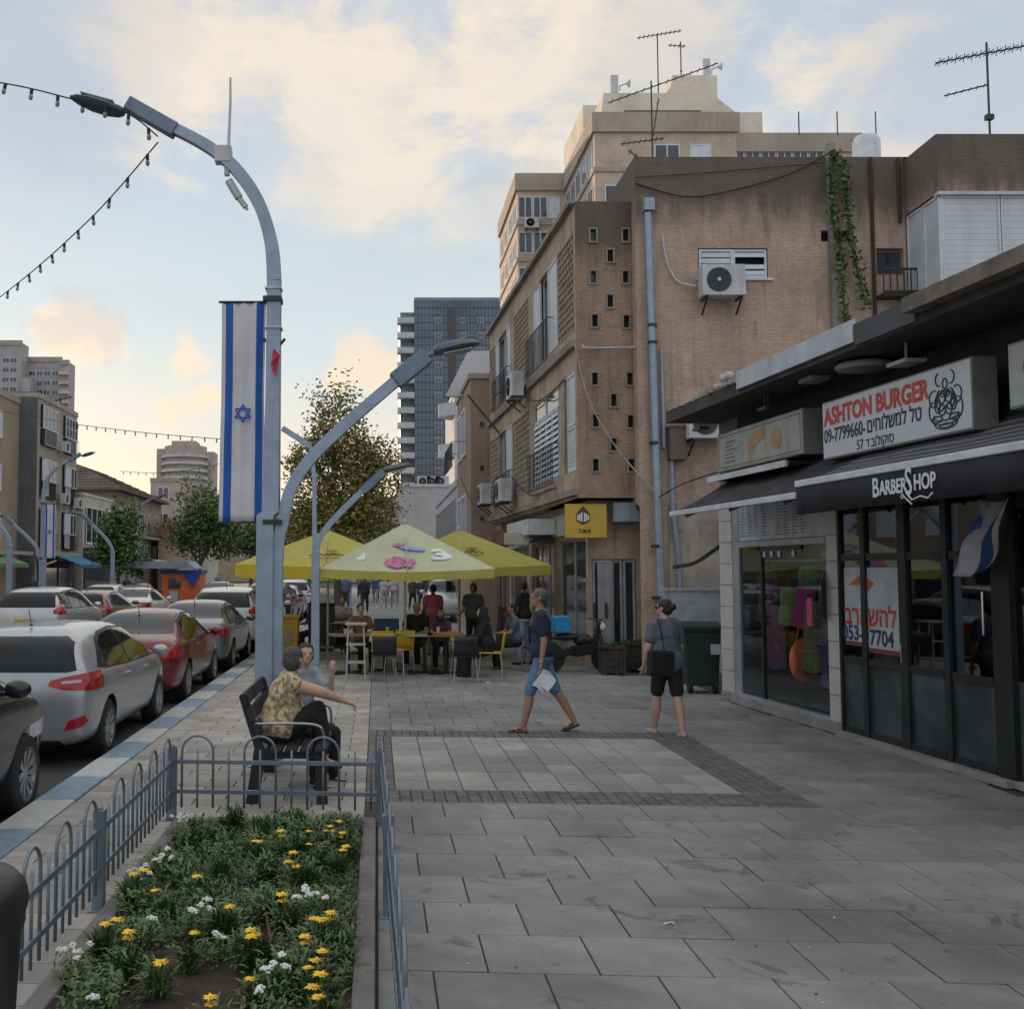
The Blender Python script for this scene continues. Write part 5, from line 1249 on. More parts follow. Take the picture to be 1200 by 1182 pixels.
# flag hanging beside the door
FR = empty('hanging_flag', SM @ Vector((dx[4]+.10, -.22, 2.60)), sa, 'crumpled blue and white flag drooping under the barber awning', 'flag')
fl = MB(); fx = [0, .15, .3, .45, .58, .70, .82, .92, 1]; ny = 12
def fpt(u, v): # local: hung from its top edge, swept to the left as it falls
    return (u*.46 - .40*v + .03*math.sin(v*7+u*3), .035*math.sin(u*11+v*4) + .02*math.sin(v*9), -v*.70*(1-.10*u) - .04*math.sin(u*3.1))
for j in range(ny+1):
    for u in fx: fl.v.append(fpt(u, j/ny))
for j in range(ny):
    for i in range(len(fx)-1):
        a = j*len(fx)+i; fl.f.append((a, a+1, a+len(fx)+1, a+len(fx))); fl.m.append(1 if i in (5, 6) else 0)
o = fl.build('flag_cloth', [mat('flag_cloth_dull_white', (.36, .37, .40), .85), mat('flag_cloth_navy', (.02, .05, .16), .85)], FR, smooth=True, fix=False); so = o.modifiers.new('s', 'SOLIDIFY'); so.thickness = .003
st = MB()
for s in (0, 1):
    tri = [Vector((*fpt(.27+.17*math.sin(a+s*math.pi), .30+.12*math.cos(a+s*math.pi)),)) + Vector((0, -.03, 0)) for a in (.3, .3+R(120), .3+R(240))]
    for k in range(3): st.bar(tri[k], tri[(k+1) % 3], .014, .006, 0, (0, 1, 0))
st.build('star_emblem', cloth_b, FR)
# dark neighbouring shopfront nearest the camera
m_ = MB(); m_.box(xD, xD+.22, -.04, .1, .07, 2.95); m_.box(9.6, 9.9, -.04, .1, .07, 2.95); m_.box(xD+.22, 14, .0, .1, 2.5, 2.95); m_.build('dark_frame', black_frame, SR)
q = MB(); q.box(xD+.22, 9.6, .02, .035, .07, .95); q.build('lower_panel', gradm, SR); q = MB(); q.box(xD+.22, 9.6, .02, .03, .95, 2.5); q.build('dark_glass', clear2, SR); q = MB(); q.box(9.9, 14, .02, .03, .1, 2.5); q.build('dark_glass', clear2, SR)
# canopy
cz0, cz1 = 4.2, 4.38
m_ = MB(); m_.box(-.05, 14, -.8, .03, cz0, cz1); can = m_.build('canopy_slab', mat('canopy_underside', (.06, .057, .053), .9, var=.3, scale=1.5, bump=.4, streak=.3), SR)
ua, ub, uc = U(865, .83), U(1003, .83), U(1075, .83)
m_ = MB(); m_.box(ua, ub, -.84, -.803, cz0+.06, cz1+.11); m_.build('fascia_white', mat('fascia_white_metal', (.46, .50, .56), .45, .2, streak=.3), can)
m_ = MB(); m_.box(ub, uc, -.83, -.803, cz0+.02, cz1+.06); m_.build('fascia_board', mat('fascia_dark_board', (.07, .075, .08), .8, dirt=.5), can)
m_ = MB(); m_.box(uc, 14, -.95, -.802, cz1-.09, cz1+.05); m_.build('fascia_timber', mat('fascia_timber', (.17, .145, .115), .85, var=.3, scale=4, dirt=.5), can)
m_ = MB(); rr = random.Random(9)
for k in range(70):
    x = -.1 + rr.uniform(0, 2.8); h_ = rr.uniform(.015, .05)*(1+1.4*(x > 1.2)); c0 = Vector((x, -.77+rr.uniform(-.03, .12), cz1)); n_ = 6
    ring = [c0+Vector((rr.uniform(.03, .075)*math.cos(a*1.047), rr.uniform(.03, .075)*math.sin(a*1.047), rr.uniform(-.03, .0))) for a in range(n_)]
    m_._add(ring+[c0+Vector((rr.uniform(-.02, .02), rr.uniform(-.02, .02), h_))], [(a, (a+1) % n_, n_) for a in range(n_)]+[tuple(reversed(range(n_)))])
m_.build('broken_edge', concrete, can, kind='stuff')
q = MB()
for k in range(14): q.ell((1.9+rr.uniform(-.25, .25), -.68+rr.uniform(-.05, .05), cz1+.04+rr.uniform(0, .13)), (rr.uniform(.05, .10), .07, rr.uniform(.04, .08)), 7, 5)
tag(q.build('rubble', mat('rubble_pale', (.45, .44, .42), .9), None, smooth=True), 'pale lump of rubble lying on the broken canopy edge', 'rubble'); bpy.data.objects['rubble'].matrix_world = SM
# things under the canopy
def under(name, x, y, z, fn, m, lb, cat):
    q = MB(); fn(q); o = q.build(name, m, smooth=True); o.location = SM @ Vector((x, y, z)); o.rotation_euler = (0, 0, sa); return tag(o, lb, cat)
whf = mat('fixture_white', (.30, .31, .32), .5)
under('ceiling_disc', U(1015, .4), -.38, cz0-.10, lambda q: (q.lathe([(.27, 0), (.30, .03), (.28, .06)], 32), q.tube([(0, 0, .05), (0, 0, .1)], .02, 6)), whf, 'round pale disc lamp hanging under the shop canopy', 'lamp')
def floodf(q): q.box(-.16, .16, -.11, .11, 0, .035); q.tube([(0, 0, .03), (0, 0, .22)], .012, 6)
under('flood_lamp', U(1066, .5), -.5, cz0-.24, floodf, whf, 'small flat lamp hanging above the burger sign', 'lamp')
under('flood_lamp', U(952, .5), -.45, cz0-.06, lambda q: q.box(-.16, .16, -.11, .11, 0, .05), whf, 'square pale lamp under the canopy between the two shop signs', 'lamp')
under('spot_lamp', U(900, .5), -.5, cz0-.22, lambda q: (q.box(-.12, .12, -.07, .07, 0, .04), q.tube([(-.05, 0, .04), (-.05, 0, .2)], .01, 5), q.tube([(.05, 0, .04), (.05, 0, .2)], .01, 5)), darkmetal, 'black spot lamp hanging above the left shop sign', 'lamp')
under('spot_lamp', U(814, .7), -.6, cz0-.22, lambda q: (q.box(-.14, .14, -.07, .07, 0, .04), q.tube([(0, 0, .04), (0, 0, .22)], .01, 5)), darkmetal, 'black spot lamp at the far end of the canopy', 'lamp')
# burger sign
so_ = .45
a, b = U(966, so_), U(1143, so_); z0, z1 = 3.20, 3.86
def signbox(lb, a, b, z0, z1, m, off=so_, th=.24):
    r = empty('shop_sign', SM @ Vector((a, -off, 0)), sa, lb, 'sign', 'shop signs'); q = MB(); q.box(0, b-a, 0, th, z0, z1, 0); q.build('sign_case', [mat('sign_case_grey', (.20, .20, .19), .6)], r, bevel=.006)
    q = MB(); q.box(.015, b-a-.015, -.006, -.001, z0+.02, z1-.02); q.build('sign_face', m, r); return r
sface = mat('sign_face_white', (.56, .58, .63), .4, var=.05, scale=1.5, streak=.12, dcol=(.4, .38, .33))
BS = signbox('white burger sign with red lettering and a muscular bull figure', a, b, z0, z1, sface)
w = b-a; inkr = mat('ink_red', (.52, .06, .04), .5); inkb = mat('ink_navy', (.015, .02, .045), .5)
text('ASHTON BURGER', 'lettering', .265, TXZ(.05, -.009, z1-.19), inkr, BS, .002, 'LEFT', .92, bold=.010)
text('09-7799660-', 'lettering', .215, TXZ(.04, -.009, z1-.405), inkb, BS, .002, 'LEFT', .78, bold=.002)
text('טל למשלוחים', 'lettering', .215, TXZ(.93, -.009, z1-.40), inkb, BS, .002, 'LEFT', .80, heb=True, bold=.002)
text('57', 'lettering', .15, TXZ(.72, -.009, z1-.575), inkb, BS, .002, 'LEFT', .9); text('סוקולוב', 'lettering', .15, TXZ(1.0, -.009, z1-.575), inkb, BS, .002, 'LEFT', .9, heb=True); q = MB(); q.box(.90, .965, -.011, -.007, z1-.545, z1-.532); q.box(.946, .957, -.011, -.007, z1-.615, z1-.546); q.build('lettering', inkb, BS)
bullm = MB(); bx, bz = w-.38, z0+.28
def arc(cx, cz, rx, rz, a0, a1, n=10): return [(bx+cx+rx*math.cos(R(a0+(a1-a0)*i/n)), -.009, bz+cz+rz*math.sin(R(a0+(a1-a0)*i/n))) for i in range(n+1)]
for c in [arc(-.12, .02, .04, .08, 0, 360), arc(.12, .02, .04, .08, 0, 360), arc(0, -.02, .045, .13, 60, 120), arc(-.13, -.12, .08, .03, 0, 360), arc(.13, -.12, .08, .03, 0, 360), arc(0, .11, .075, .035, 0, 360), arc(0, -.19, .10, .02, 0, 360), arc(-.07, .05, .065, .10, 100, 320), arc(.07, .05, .065, .10, 80, -140), arc(-.06, .07, .06, .05, 0, 360), arc(.06, .07, .06, .05, 0, 360), arc(-.05, -.04, .05, .05, 0, 360), arc(.05, -.04, .05, .05, 0, 360),
          arc(-.17, .08, .07, .08, 60, 300), arc(.17, .08, .07, .08, -120, 120), arc(-.19, -.04, .06, .09, 80, 280), arc(.19, -.04, .06, .09, -100, 100), arc(0, -.13, .20, .05, 170, 350), arc(0, -.10, .19, .04, 150, 380), arc(0, -.16, .17, .06, 180, 360),
          arc(0, .155, .06, .03, 200, 340), arc(-.09, .25, .05, .06, 90, 290), arc(.09, .25, .05, .06, 90, -110), arc(0, .20, .035, .05, 0, 360)]:
    bullm.tube(c, .0075, 4, cap=False)
bullm.build('bull_drawing', inkb, BS)
# left shop sign
a, b = U(842, so_), U(943, so_)
LS = signbox('faded beige shop sign with a burger picture at the left end of the row', a, b, 3.33, 3.88, mat('sign_face_beige', (.33, .34, .30), .5, var=.15, scale=3, streak=.3), th=.3)
w = b-a; tanm = mat('print_tan', (.42, .24, .12), .6); q = MB(); c = w*.55
q.prism([(c-.35, 3.42), (c-.40, 3.62), (c-.2, 3.76), (c+.15, 3.80), (c+.1, 3.66), (c-.15, 3.58), (c-.33, 3.40)], -.010, -.007, 'Y', 0); q.lathe([(.14, -.010), (0, -.012)], 20, (c+.45, 0, 3.6), axis='Y', mi=1)
q.box(.06, w-.06, -.009, -.007, 3.38, 3.388, 2); q.box(.06, w-.06, -.009, -.007, 3.82, 3.828, 2); q.box(.06, .068, -.009, -.007, 3.388, 3.82, 2); q.box(w-.068, w-.06, -.009, -.007, 3.388, 3.82, 2)
q.build('food_print', [tanm, mat('print_ochre', (.38, .26, .12), .6), inkb], LS)
m_ = MB()
for r_ in range(6): m_.box(.25+.05*(r_ % 2), .25+.05*(r_ % 2)+rm.uniform(.25, .4), -.009, -.007, 3.44+r_*.055, 3.465+r_*.055)
m_.build('print_lines', mat('print_grey', (.16, .16, .16), .6), LS)
RS = signbox('tall sign at the right edge of the picture with red lettering', U(1186, .45), U(1186, .45)+1.6, 3.30, 3.86, mat('sign_face_dull', (.36, .38, .36), .5, streak=.3))
q = MB(); q.tube([(x, -.01, z) for x, _, z in [(.35+.14*math.cos(R(t)), 0, 3.62+.10*math.sin(R(t))) for t in range(0, 361, 30)]], .018, 5); q.build('red_ring_print', inkr, RS); text('GRILL', 'lettering', .2, TXZ(.9, -.009, 3.5), inkr, RS, .002) if False else None
# awnings
def awning(lb, u0, u1, off, zw, zf, fm, valance=0, ribs=0):
    r = empty('shop_awning', SM @ Vector((u0, 0, 0)), sa, lb, 'awning', 'black awnings of the shop row'); w = u1-u0
    q = MB(); n = 14; k = 6
    for j in range(k+1):
        for i in range(n+1):
            t = j/k; q.v.append((w*i/n, -.06 - (off-.06)*t, zw+(zf-zw)*t - .035*math.sin(math.pi*t)*(1+.2*math.sin(i*1.3))))
    for j in range(k):
        for i in range(n): a_ = j*(n+1)+i; q.f.append((a_, a_+1, a_+n+2, a_+n+1)); q.m.append(0)
    o = q.build('awning_fabric', fm, r, smooth=True, fix=False); so = o.modifiers.new('s', 'SOLIDIFY'); so.thickness = .006
    q = MB(); q.box(-.02, w+.02, -off-.03, -off+.03, zf-.035, zf+.035); q.build('front_bar', mat('awning_bar_white', (.55, .58, .62), .4), r, bevel=.01)
    q = MB(); q.box(-.02, w+.02, -.12, -.02, zw-.05, zw+.07); q.build('cassette', black_frame, r)
    for x in (.4, w*.5, w-.4): q = MB(); zm = zw+(zf-zw)*.55-.12; q.bar((x, -.05, zw-.2), (x+.35, -off*.55, zm), .03, .05); q.bar((x+.35, -off*.55, zm), (x, -off+.05, zf-.05), .03, .04); q.build('folding_arm', darkmetal, r)
    if valance:
        q = MB(); m = 40
        for j in range(3):
            for i in range(m+1): q.v.append((w*i/m, -off-.015+.012*math.sin(i*1.1)*(j/2), zf-.03-valance*j/2))
        for j in range(2):
            for i in range(m): a_ = j*(m+1)+i; q.f.append((a_, a_+1, a_+m+2, a_+m+1)); q.m.append(0)
        o = q.build('valance', MATS['fabric_black'], r, smooth=True, fix=False); so = o.modifiers.new('s', 'SOLIDIFY'); so.thickness = .004
    return r
fb = mat('fabric_black', (.012, .013, .018), .85, var=.4, scale=3); fgrey = mat('fabric_charcoal', (.035, .035, .04), .85, var=.4, scale=2.5)
# striped weave for the barber awning
stripem = bpy.data.materials.new('fabric_striped'); stripem.use_nodes = True; t = stripem.node_tree; bs_ = t.nodes['Principled BSDF']; tcn = N(t, 'ShaderNodeTexCoord'); spx = N(t, 'ShaderNodeSeparateXYZ'); L(t, tcn.outputs['Object'], spx.inputs[0])
L(t, MIX(t, MR(t, MA(t, 'SINE', MA(t, 'MULTIPLY', spx.outputs['Y'], 46)), -.2, .2), (.05, .052, .06), (.16, .165, .18)), bs_.inputs['Base Color']); bs_.inputs['Roughness'].default_value = .85
OFF = 1.1
awning('narrow black awning over the clothes shop, its front bar lower than its neighbour', U(785, OFF), U(930, OFF), OFF, 3.36, 2.75, fgrey)
BA = awning('wide black barber awning with white lettering on its valance', U(932, OFF), U(1200, OFF)+1.2, OFF, 3.34, 2.87, stripem, .30)
bx0 = U(1022, OFF)-U(932, OFF); bw_ = U(1092, OFF)-U(1022, OFF)
text('B', 'lettering', .25, TXZ(bx0, -OFF-.035, 2.70), ew, BA, .002, 'LEFT', .8, bold=.004); text('ARBER', 'lettering', .18, TXZ(bx0+.12, -OFF-.035, 2.69), ew, BA, .002, 'LEFT', .8, bold=.004)
text('S', 'lettering', .34, TXZ(bx0+.52, -OFF-.035, 2.71), ew, BA, .002, 'LEFT', .7, bold=.004); text('HOP', 'lettering', .19, TXZ(bx0+.65, -OFF-.035, 2.70), ew, BA, .002, 'LEFT', .8, bold=.004)
q = MB(); sy = -OFF-.037; q.tube([(bx0+.55, sy, 2.62), (bx0+.62, sy, 2.56), (bx0+.75, sy, 2.585), (bx0+.85, sy, 2.56), (bx0+.92, sy, 2.60)], .007, 4); q.tube([(bx0+.50, sy, 2.60), (bx0+.62, sy, 2.52)], .006, 4)
q.tube([(bx0+.48+.02*math.cos(R(a_)), sy, 2.60+.02*math.sin(R(a_))) for a_ in range(0, 361, 45)], .005, 4); q.build('scissors_flourish', ew, BA)
m_ = MB(); m_.box(U(835, .5), U(930, .5), -.55, -.03, 3.22, 3.27); m_.box(U(835, .5), U(928, .5), -.58, -.55, 3.20, 3.28, 1); m_.build('awning_box', [black_frame, MATS['awning_bar_white']], SR)
# bins, board and pipe beside the shop row
gb = mat('bin_green', (.014, .035, .024), .55, var=.2, scale=4, dirt=.3, dcol=(.05, .05, .04))
def bigbin(p, rz, lb, w=.85, d=.75, h=1.15):
    r = empty('wheeled_bin', p, rz, lb, 'bin', 'green wheeled bins beside the shop wall')
    q = MB(); b0, b1 = .86, 1.0; vs = [(s*w/2*f, t*d/2*f, z) for z, f in ((.12, .84), (h-.08, 1.0)) for s, t in ((-1, -1), (1, -1), (1, 1), (-1, 1))]
    q._add(vs, [(0, 1, 2, 3), (4, 7, 6, 5), (0, 4, 5, 1), (1, 5, 6, 2), (2, 6, 7, 3), (3, 7, 4, 0)]); q.box(-w/2-.02, w/2+.02, -d/2-.02, d/2+.02, h-.08, h-.03); q.build('bin_body', gb, r, bevel=.02)
    q = MB(); q.prism([(-d/2-.03, h-.03), (-d/2, h+.03), (0, h+.08), (d/2, h+.05), (d/2+.03, h-.03)], -w/2-.02, w/2+.02, 'X'); q.build('lid', gb, r, bevel=.015)
    for s in (-1, 1): q = MB(); q.lathe([(.10, -.03), (.10, .03)], 16, (s*w*.34, -d*.38, .10), axis='X'); q.build('wheel', tyre_m, r)
    q = MB(); q.box(.12, .26, -d/2*.97-.03, -d/2*.97+.0, .62, .78); q.build('sticker', mw, r)
    return r
p = gnd(826, 813); bigbin((p.x+.02, p.y+.32, 0), -.1, 'green wheeled bin against the tiled pier of the shop row', .58, .6, 1.05)
p = gnd(806, 806); bigbin((p.x+.22, p.y+1.15, 0), .1, 'second green wheeled bin behind the woman in black shorts', .58, .6, 1.02)
q = MB(); q.box(-.55, .55, -.05, .05, 0, .75); q.box(-.58, .58, -.07, .07, .73, .78); o = tag(q.build('foam_board', mat('board_grey_white', (.38, .40, .43), .8, var=.15, scale=5, bump=.6, bscale=30)), 'pale rough board leaning above the green bins', 'board'); o.location = (at(816, 700, 18).x, 18.0, at(1, 742, 18).z); 
q = MB(); q.box(-.3, .3, -.05, .3, 0, at(1, 742, 18).z); q.build('board_ledge', concrete, None, loc=(at(820, 700, 18).x, 18.1, 0)); tag(bpy.data.objects['board_ledge'], 'low concrete ledge behind the green bins', 'ledge')
cable([at(789, 664, 17.6), at(812, 660, 17.4), at(832, 648, 17.2), at(843, 640, 16.9)], 'curved black and grey drain pipe on the wall above the bins', .035, 'curved_pipe', blackplastic, 'pipe')
# wooden planters and hanging lamp by the glass door
wd = mat('planter_wood', (.05, .042, .035), .8, var=.4, scale=3, bump=.3, bscale=12)
def planter(px0, px1, pyb, h, lb, yd=.5):
    a = gnd(px0, pyb); b = gnd(px1, pyb); r = empty('wooden_planter', (a.x, a.y, 0), 0, lb, 'planter', 'wooden planters by the glass shop door'); w = b.x-a.x
    for k in range(4): q = MB(); q.box(.03, w-.03, 0, .03, .04+k*h/4.2, .04+(k+.93)*h/4.2); q.build('plank', wd, r)
    q = MB()
    for x in (0, w-.05, w*.5): q.box(x, x+.05, -.02, .0, 0, h)
    q.box(0, w, .03, yd, .02, h-.06); q.box(-.02, w+.02, -.03, yd, h-.02, h+.03); q.build('planter_frame', wd, r, bevel=.005)
    q = MB()
    for k in range(140): blade(q, (rg.uniform(.05, w-.05), rg.uniform(.05, yd-.05), h), rg.uniform(0, 6.28), rg.uniform(.05, .13), .02, rg.uniform(.02, .14), .03)
    q.build('foliage', leafd, r, fix=False)
planter(708, 734, 791, .5, 'left wooden planter box in front of the glass door'); planter(735, 763, 787, .52, 'right wooden planter box beside the drainpipe')
# ================================================================ trees
def tree(name, loc, trunk_h, crown, n, ls, cols, label, tr=.12, seed=1, group=None, lean=0):
    r = random.Random(seed); root = empty(name, loc, 0, label, 'tree', group)
    m_ = MB(); top = Vector((lean, 0, trunk_h)); m_.tube(catmull([(0, 0, 0), (lean*.3+.04, .03, trunk_h*.5), top], 5), [tr*(1.15-.5*i/10) for i in range(11)], 9)
    for (cx, cy, cz, rx, ry, rz_) in crown:
        c = Vector((cx, cy, cz)); mid = top.lerp(c, .5) + Vector((r.uniform(-.1, .1), r.uniform(-.1, .1), .1)); m_.tube([top - Vector((0, 0, .2)), mid, c], [tr*.5, tr*.35, tr*.12], 6)
        for k in range(5):
            e = c + Vector((r.uniform(-1, 1)*rx, r.uniform(-1, 1)*ry, r.uniform(-.6, 1)*rz_))*.85; m_.tube([mid, (mid+e)/2+Vector((0, 0, .1)), e], [tr*.25, tr*.14, tr*.05], 5)
    m_.build('trunk', mat('bark_grey', (.10, .085, .07), .9, bump=.5), root, smooth=True)
    m_ = MB(); tot = sum(c[3]*c[4]*c[5] for c in crown)
    for (cx, cy, cz, rx, ry, rz_) in crown:
        nc = int(n*(rx*ry*rz_)/tot); clumps = [(Vector((r.gauss(0, 1), r.gauss(0, 1), r.gauss(0, 1))).normalized()*r.uniform(.35, 1.0)) for _ in range(max(6, nc//38))]
        for k in range(nc):
            cl = r.choice(clumps); s = .24
            p = Vector((cx+rx*(cl.x+r.gauss(0, s)), cy+ry*(cl.y+r.gauss(0, s)), cz+rz_*(cl.z+r.gauss(0, s))))
            u = Vector((r.gauss(0, 1), r.gauss(0, 1), r.gauss(0, .6))).normalized()*ls*r.uniform(.6, 1.1); v = u.cross(Vector((r.gauss(0, 1), r.gauss(0, 1), r.gauss(0, 1)))).normalized()*ls*.55
            m_._add([p-u, p+v*.8-u*.1, p+u, p-v*.8-u*.1], [(0, 1, 2, 3)], r.choices(range(len(cols)), weights=[5, 3, 2][:len(cols)])[0])
    m_.build('crown', cols, root, fix=False); return root
def leafmat(n, c): return mat('leaf_'+n, c, .55, var=.35, scale=6)
rust = [leafmat('bronze', (.30, .24, .075)), leafmat('olive', (.21, .25, .07)), leafmat('rust', (.28, .14, .05))]
grn = [leafmat('mid', (.10, .15, .045)), leafmat('deep', (.06, .10, .035)), leafmat('fresh', (.17, .22, .07))]
tree('street_tree', (-1.12, 28.5, 0), 2.6, [(.0, 0, 5.9, .85, .8, 1.2), (.55, .2, 4.6, .95, .9, .9), (-.6, 0, 4.0, .75, .8, .8), (.9, -.2, 3.7, .8, .8, .7), (-.1, .2, 3.1, 1.45, .9, .75), (1.05, 0, 5.2, .6, .6, .6), (-.35, 0, 5.3, .7, .6, .7), (-.85, 0, 4.9, .6, .6, .6), (1.2, .2, 4.5, .6, .6, .6), (-1.1, 0, 3.3, .7, .6, .6)], 15000, .075, [rust[1], rust[0], rust[2]], 'slender street tree with bronze leaves rising behind the yellow parasols', seed=4)
tree('street_tree', (-14.9, 60, 0), 1.8, [(0, 0, 4.3, 1.4, 1.4, 1.5), (.3, 0, 2.9, 1.3, 1.3, 1.0), (-.7, 0, 3.2, .9, .9, 1.1), (.9, 0, 2.2, .9, .9, .9)], 4200, .16, grn, 'dark green street tree across the road before the shopfronts', seed=6)
tree('street_tree', (-14.3, 84, 0), 2.4, [(0, 0, 6.6, 2.2, 2.2, 2.2), (1.6, 0, 5.0, 2.0, 2.0, 1.7), (-1.4, 0, 5.0, 1.7, 1.7, 1.5), (.4, 0, 4.2, 2.6, 2, 1.4)], 5200, .22, grn, 'large round green tree across the road left of the banner', .2, seed=8)
tree('street_tree', (-12.6, 104, 0), 2.4, [(0, 0, 5.2, 2.8, 2.4, 2.0), (2.3, 0, 4.4, 2.2, 2.0, 1.6)], 3600, .26, grn, 'green tree beyond the banner, partly behind the left parasol', .2, seed=9)
tree('street_tree', (-2.0, 64, 0), 2.5, [(0, 0, 5.2, 2.0, 2, 1.5), (1.6, 0, 4.6, 1.6, 1.6, 1.2), (-2.0, 0, 4.6, 1.6, 1.6, 1.3)], 3600, .2, [rust[1], grn[0], rust[0]], 'olive tree far down the pavement behind the bronze one', .16, seed=12)
tree('street_tree', (-8.5, 130, 0), 3, [(0, 0, 6.5, 4.5, 3, 2.6), (5, 0, 5.5, 3.5, 3, 2.2)], 3600, .4, grn, 'trees closing the view at the end of the road', .25, seed=13)
# ================================================================ distant buildings
WINM = {}
def far_windows(root, xs, zs, w, h, y=-.0, fm=None, gm=None, name='window', rec=.02, parent_face=None):
    fm = fm or white_shutter; gm = gm or glass_dark; key = (round(w, 2), round(h, 2), fm.name, gm.name)
    if key not in WINM:
        q = MB(); f = min(.09, w*.08); q.box(-w/2, w/2, -.06, .02, 0, f); q.box(-w/2, w/2, -.06, .02, h-f, h); q.box(-w/2, -w/2+f, -.06, .02, f, h-f); q.box(w/2-f, w/2, -.06, .02, f, h-f); q.box(-f/2, f/2, -.055, .02, f, h-f); q.box(-w/2+f, w/2-f, -.03, -.01, f, h-f, 1)
        WINM[key] = q.mesh('window', [fm, gm])
    for z in zs:
        for x in xs: link(name, WINM[key], root, (x, y, z))
def block(name, label, loc, rz, w, d, h, wm, roofm=None, parapet=.5, cat='building', z0=0):
    r = empty(name, loc, rz, label, cat); q = MB(); q.box(0, w, 0, d, z0, h); q.build('wall', wm, r)
    if parapet:
        q = MB(); q.box(-.06, w+.06, -.06, .2, h-parapet*.15, h+parapet); q.box(-.06, .2, .2, d, h, h+parapet); q.box(w-.2, w+.06, .2, d, h, h+parapet); q.build('parapet', roofm or wm, r)
    return r
def plast(n, c, st=.3): return mat('plaster_'+n, c, .9, var=.12, scale=.35, streak=st, dirt=.15, dcol=tuple(x*.45 for x in c))
# --- right: the tall beige apartment block behind the corner building
beige = brickmat('beige_cladding', (.60, .48, .38), (.56, .45, .36), (.42, .35, .29), bw=.5, bh=.25, ztop=60, stain=.12, topdirt=0, depth=.1); band = plast('band_grey', (.38, .33, .28))
HR = empty('apartment_tower', (16.26, 76, 0), 0, 'tall stepped beige apartment block rising behind the corner building', 'building')
q = MB(); q.box(0, 10.6, 0, 25, 0, 35.0); q.box(-4.16, -.0, 12, 25, 0, 35.0); q.box(10.6, 21.5, 3.7, 20, 0, 35.0); q.build('wall', beige, HR)
q = MB()
for (a, b, c) in ((0, 10.6, 0), (-4.16, -.25, 12), (10.85, 21.5, 3.7)):
    for z, t, p in ((34.6, 1.5, .22), (31.6, .35, .12), (28.4, .35, .12), (25.4, .35, .12), (22.4, .35, .12)):
        q.box(a-p, b+p, c-p, c-.003, z, z+t)
for (a, c, e) in ((0, 0, 12), (-4.16, 12, 25)):
    for z, t, p in ((34.6, 1.5, .22), (31.6, .35, .12), (28.4, .35, .12), (25.4, .35, .12), (22.4, .35, .12)): q.box(a-p, a-.003, c, e-.3, z, z+t)
q.build('ledge', band, HR)
far_windows(HR, [5.4], [32.3], 1.9, 1.4); q = MB(); q.box(4.5, 6.4, -.05, -.002, 32.0-.5, 32.25); q.build('spandrel', band, HR)
far_windows(HR, [7.9], [32.2], 1.6, 1.5, gm=white_shutter); far_windows(HR, [1.6, 7.8], [29.2, 26.2, 23.2], 1.8, 1.4)
wl = empty('side_wall', (0, 12, 0), R(-90), parent=HR); far_windows(wl, [1.5, 3.6, 5.7, 8.2, 10.4], [32.1, 28.9, 25.9, 22.9], 1.7, 1.9)
far_windows(HR, [-2.2, -3.5], [32.2, 29.1, 26.0, 23.0], 1.25, 1.9, 12); far_windows(HR, [-1.0], [32.2, 29.1, 26.0], 1.0, 1.9, 12, gm=white_shutter)
wl = empty('side_wall', (-4.16, 25, 0), R(-90), parent=HR); far_windows(wl, [2, 5, 8.5, 11], [32.1, 28.9, 25.9, 22.9, 19.8], 1.5, 1.7)
far_windows(HR, [11.9+k*1.25 for k in range(7)], [33.7], 1.2, .95, 3.7, fm=ac_white)
q = MB(); q.box(11.2, 21.4, 3.4, 3.69, 32.6, 33.65); q.build('balcony_wall', ac_white, HR)
pent = plast('cream', (.66, .60, .50), .15)
q = MB(); q.prism([(1.0, 35), (10.4, 35), (10.4, 39.3), (1.5, 39.3)], 3.5, 16, 'Y'); q.prism([(7.2, 39.3), (11.1, 39.3), (11.1, 41.7), (7.5, 41.7)], 5.5, 14, 'Y'); q.box(10.4, 14.3, 4.5, 16, 35, 38.2); q.box(1.2, 6, 10, 19, 35, 41.3)
q._add([(11.1, 5.6, 39.9), (11.1, 5.6, 38.2), (13.2, 5.6, 38.2), (11.1, 14, 39.9), (11.1, 14, 38.2), (13.2, 14, 38.2)], [(0, 1, 2), (3, 5, 4), (0, 2, 5, 3), (0, 3, 4, 1)]); q.build('penthouse', pent, HR)
q = MB(); q.prism([(2.6, 36.5), (8.4, 36.5), (8.9, 37.5), (2.9, 37.5)], 2.6, 3.45, 'Y'); q.build('awning_shade', mat('shade_olive', (.13, .12, .09), .8), HR); q = MB(); q.box(1.0, 7.5, 3.3, 3.48, 35.6, 36.4); q.build('blue_band', mat('shade_blue', (.2, .25, .5), .7), HR)
def dish(p, lb):
    r = empty('rooftop_antenna', p, 0, lb, 'antenna', 'cellular antennas on the beige tower'); q = MB(); q.tube([(0, 0, 0), (0, 0, .7)], .07, 6); q.box(-.45, .15, -.2, 0, .3, 1.7); q.build('panel_antenna', ac_white, r); q = MB(); q.tube([(.3, 0, .5), (.3, 0, .9), (.9, 0, 1.1)], .06, 6); q.lathe([(.05, -.3), (.35, 0), (.3, .02)], 12, (1.1, 0, 1.1), axis='X'); q.build('dish', ac_white, r)
dish((18.9, 80.2, 39.3), 'cellular antenna at the left end of the beige tower roof'); dish((26.9, 82.3, 41.7), 'cellular antenna on the highest corner of the beige tower')
aerial((22.2, 80.0, 39.3), 5.0, [(5.0, -1.6, -.3, 1.9, .3, 10, .3)], 'tall aerial on the beige tower roof', .05); aerial((24.6, 81.9, 41.7), 3.0, [(2.6, -1.0, .1, .4, 0, 4, .3)], 'small aerial on the top of the beige tower', .05)
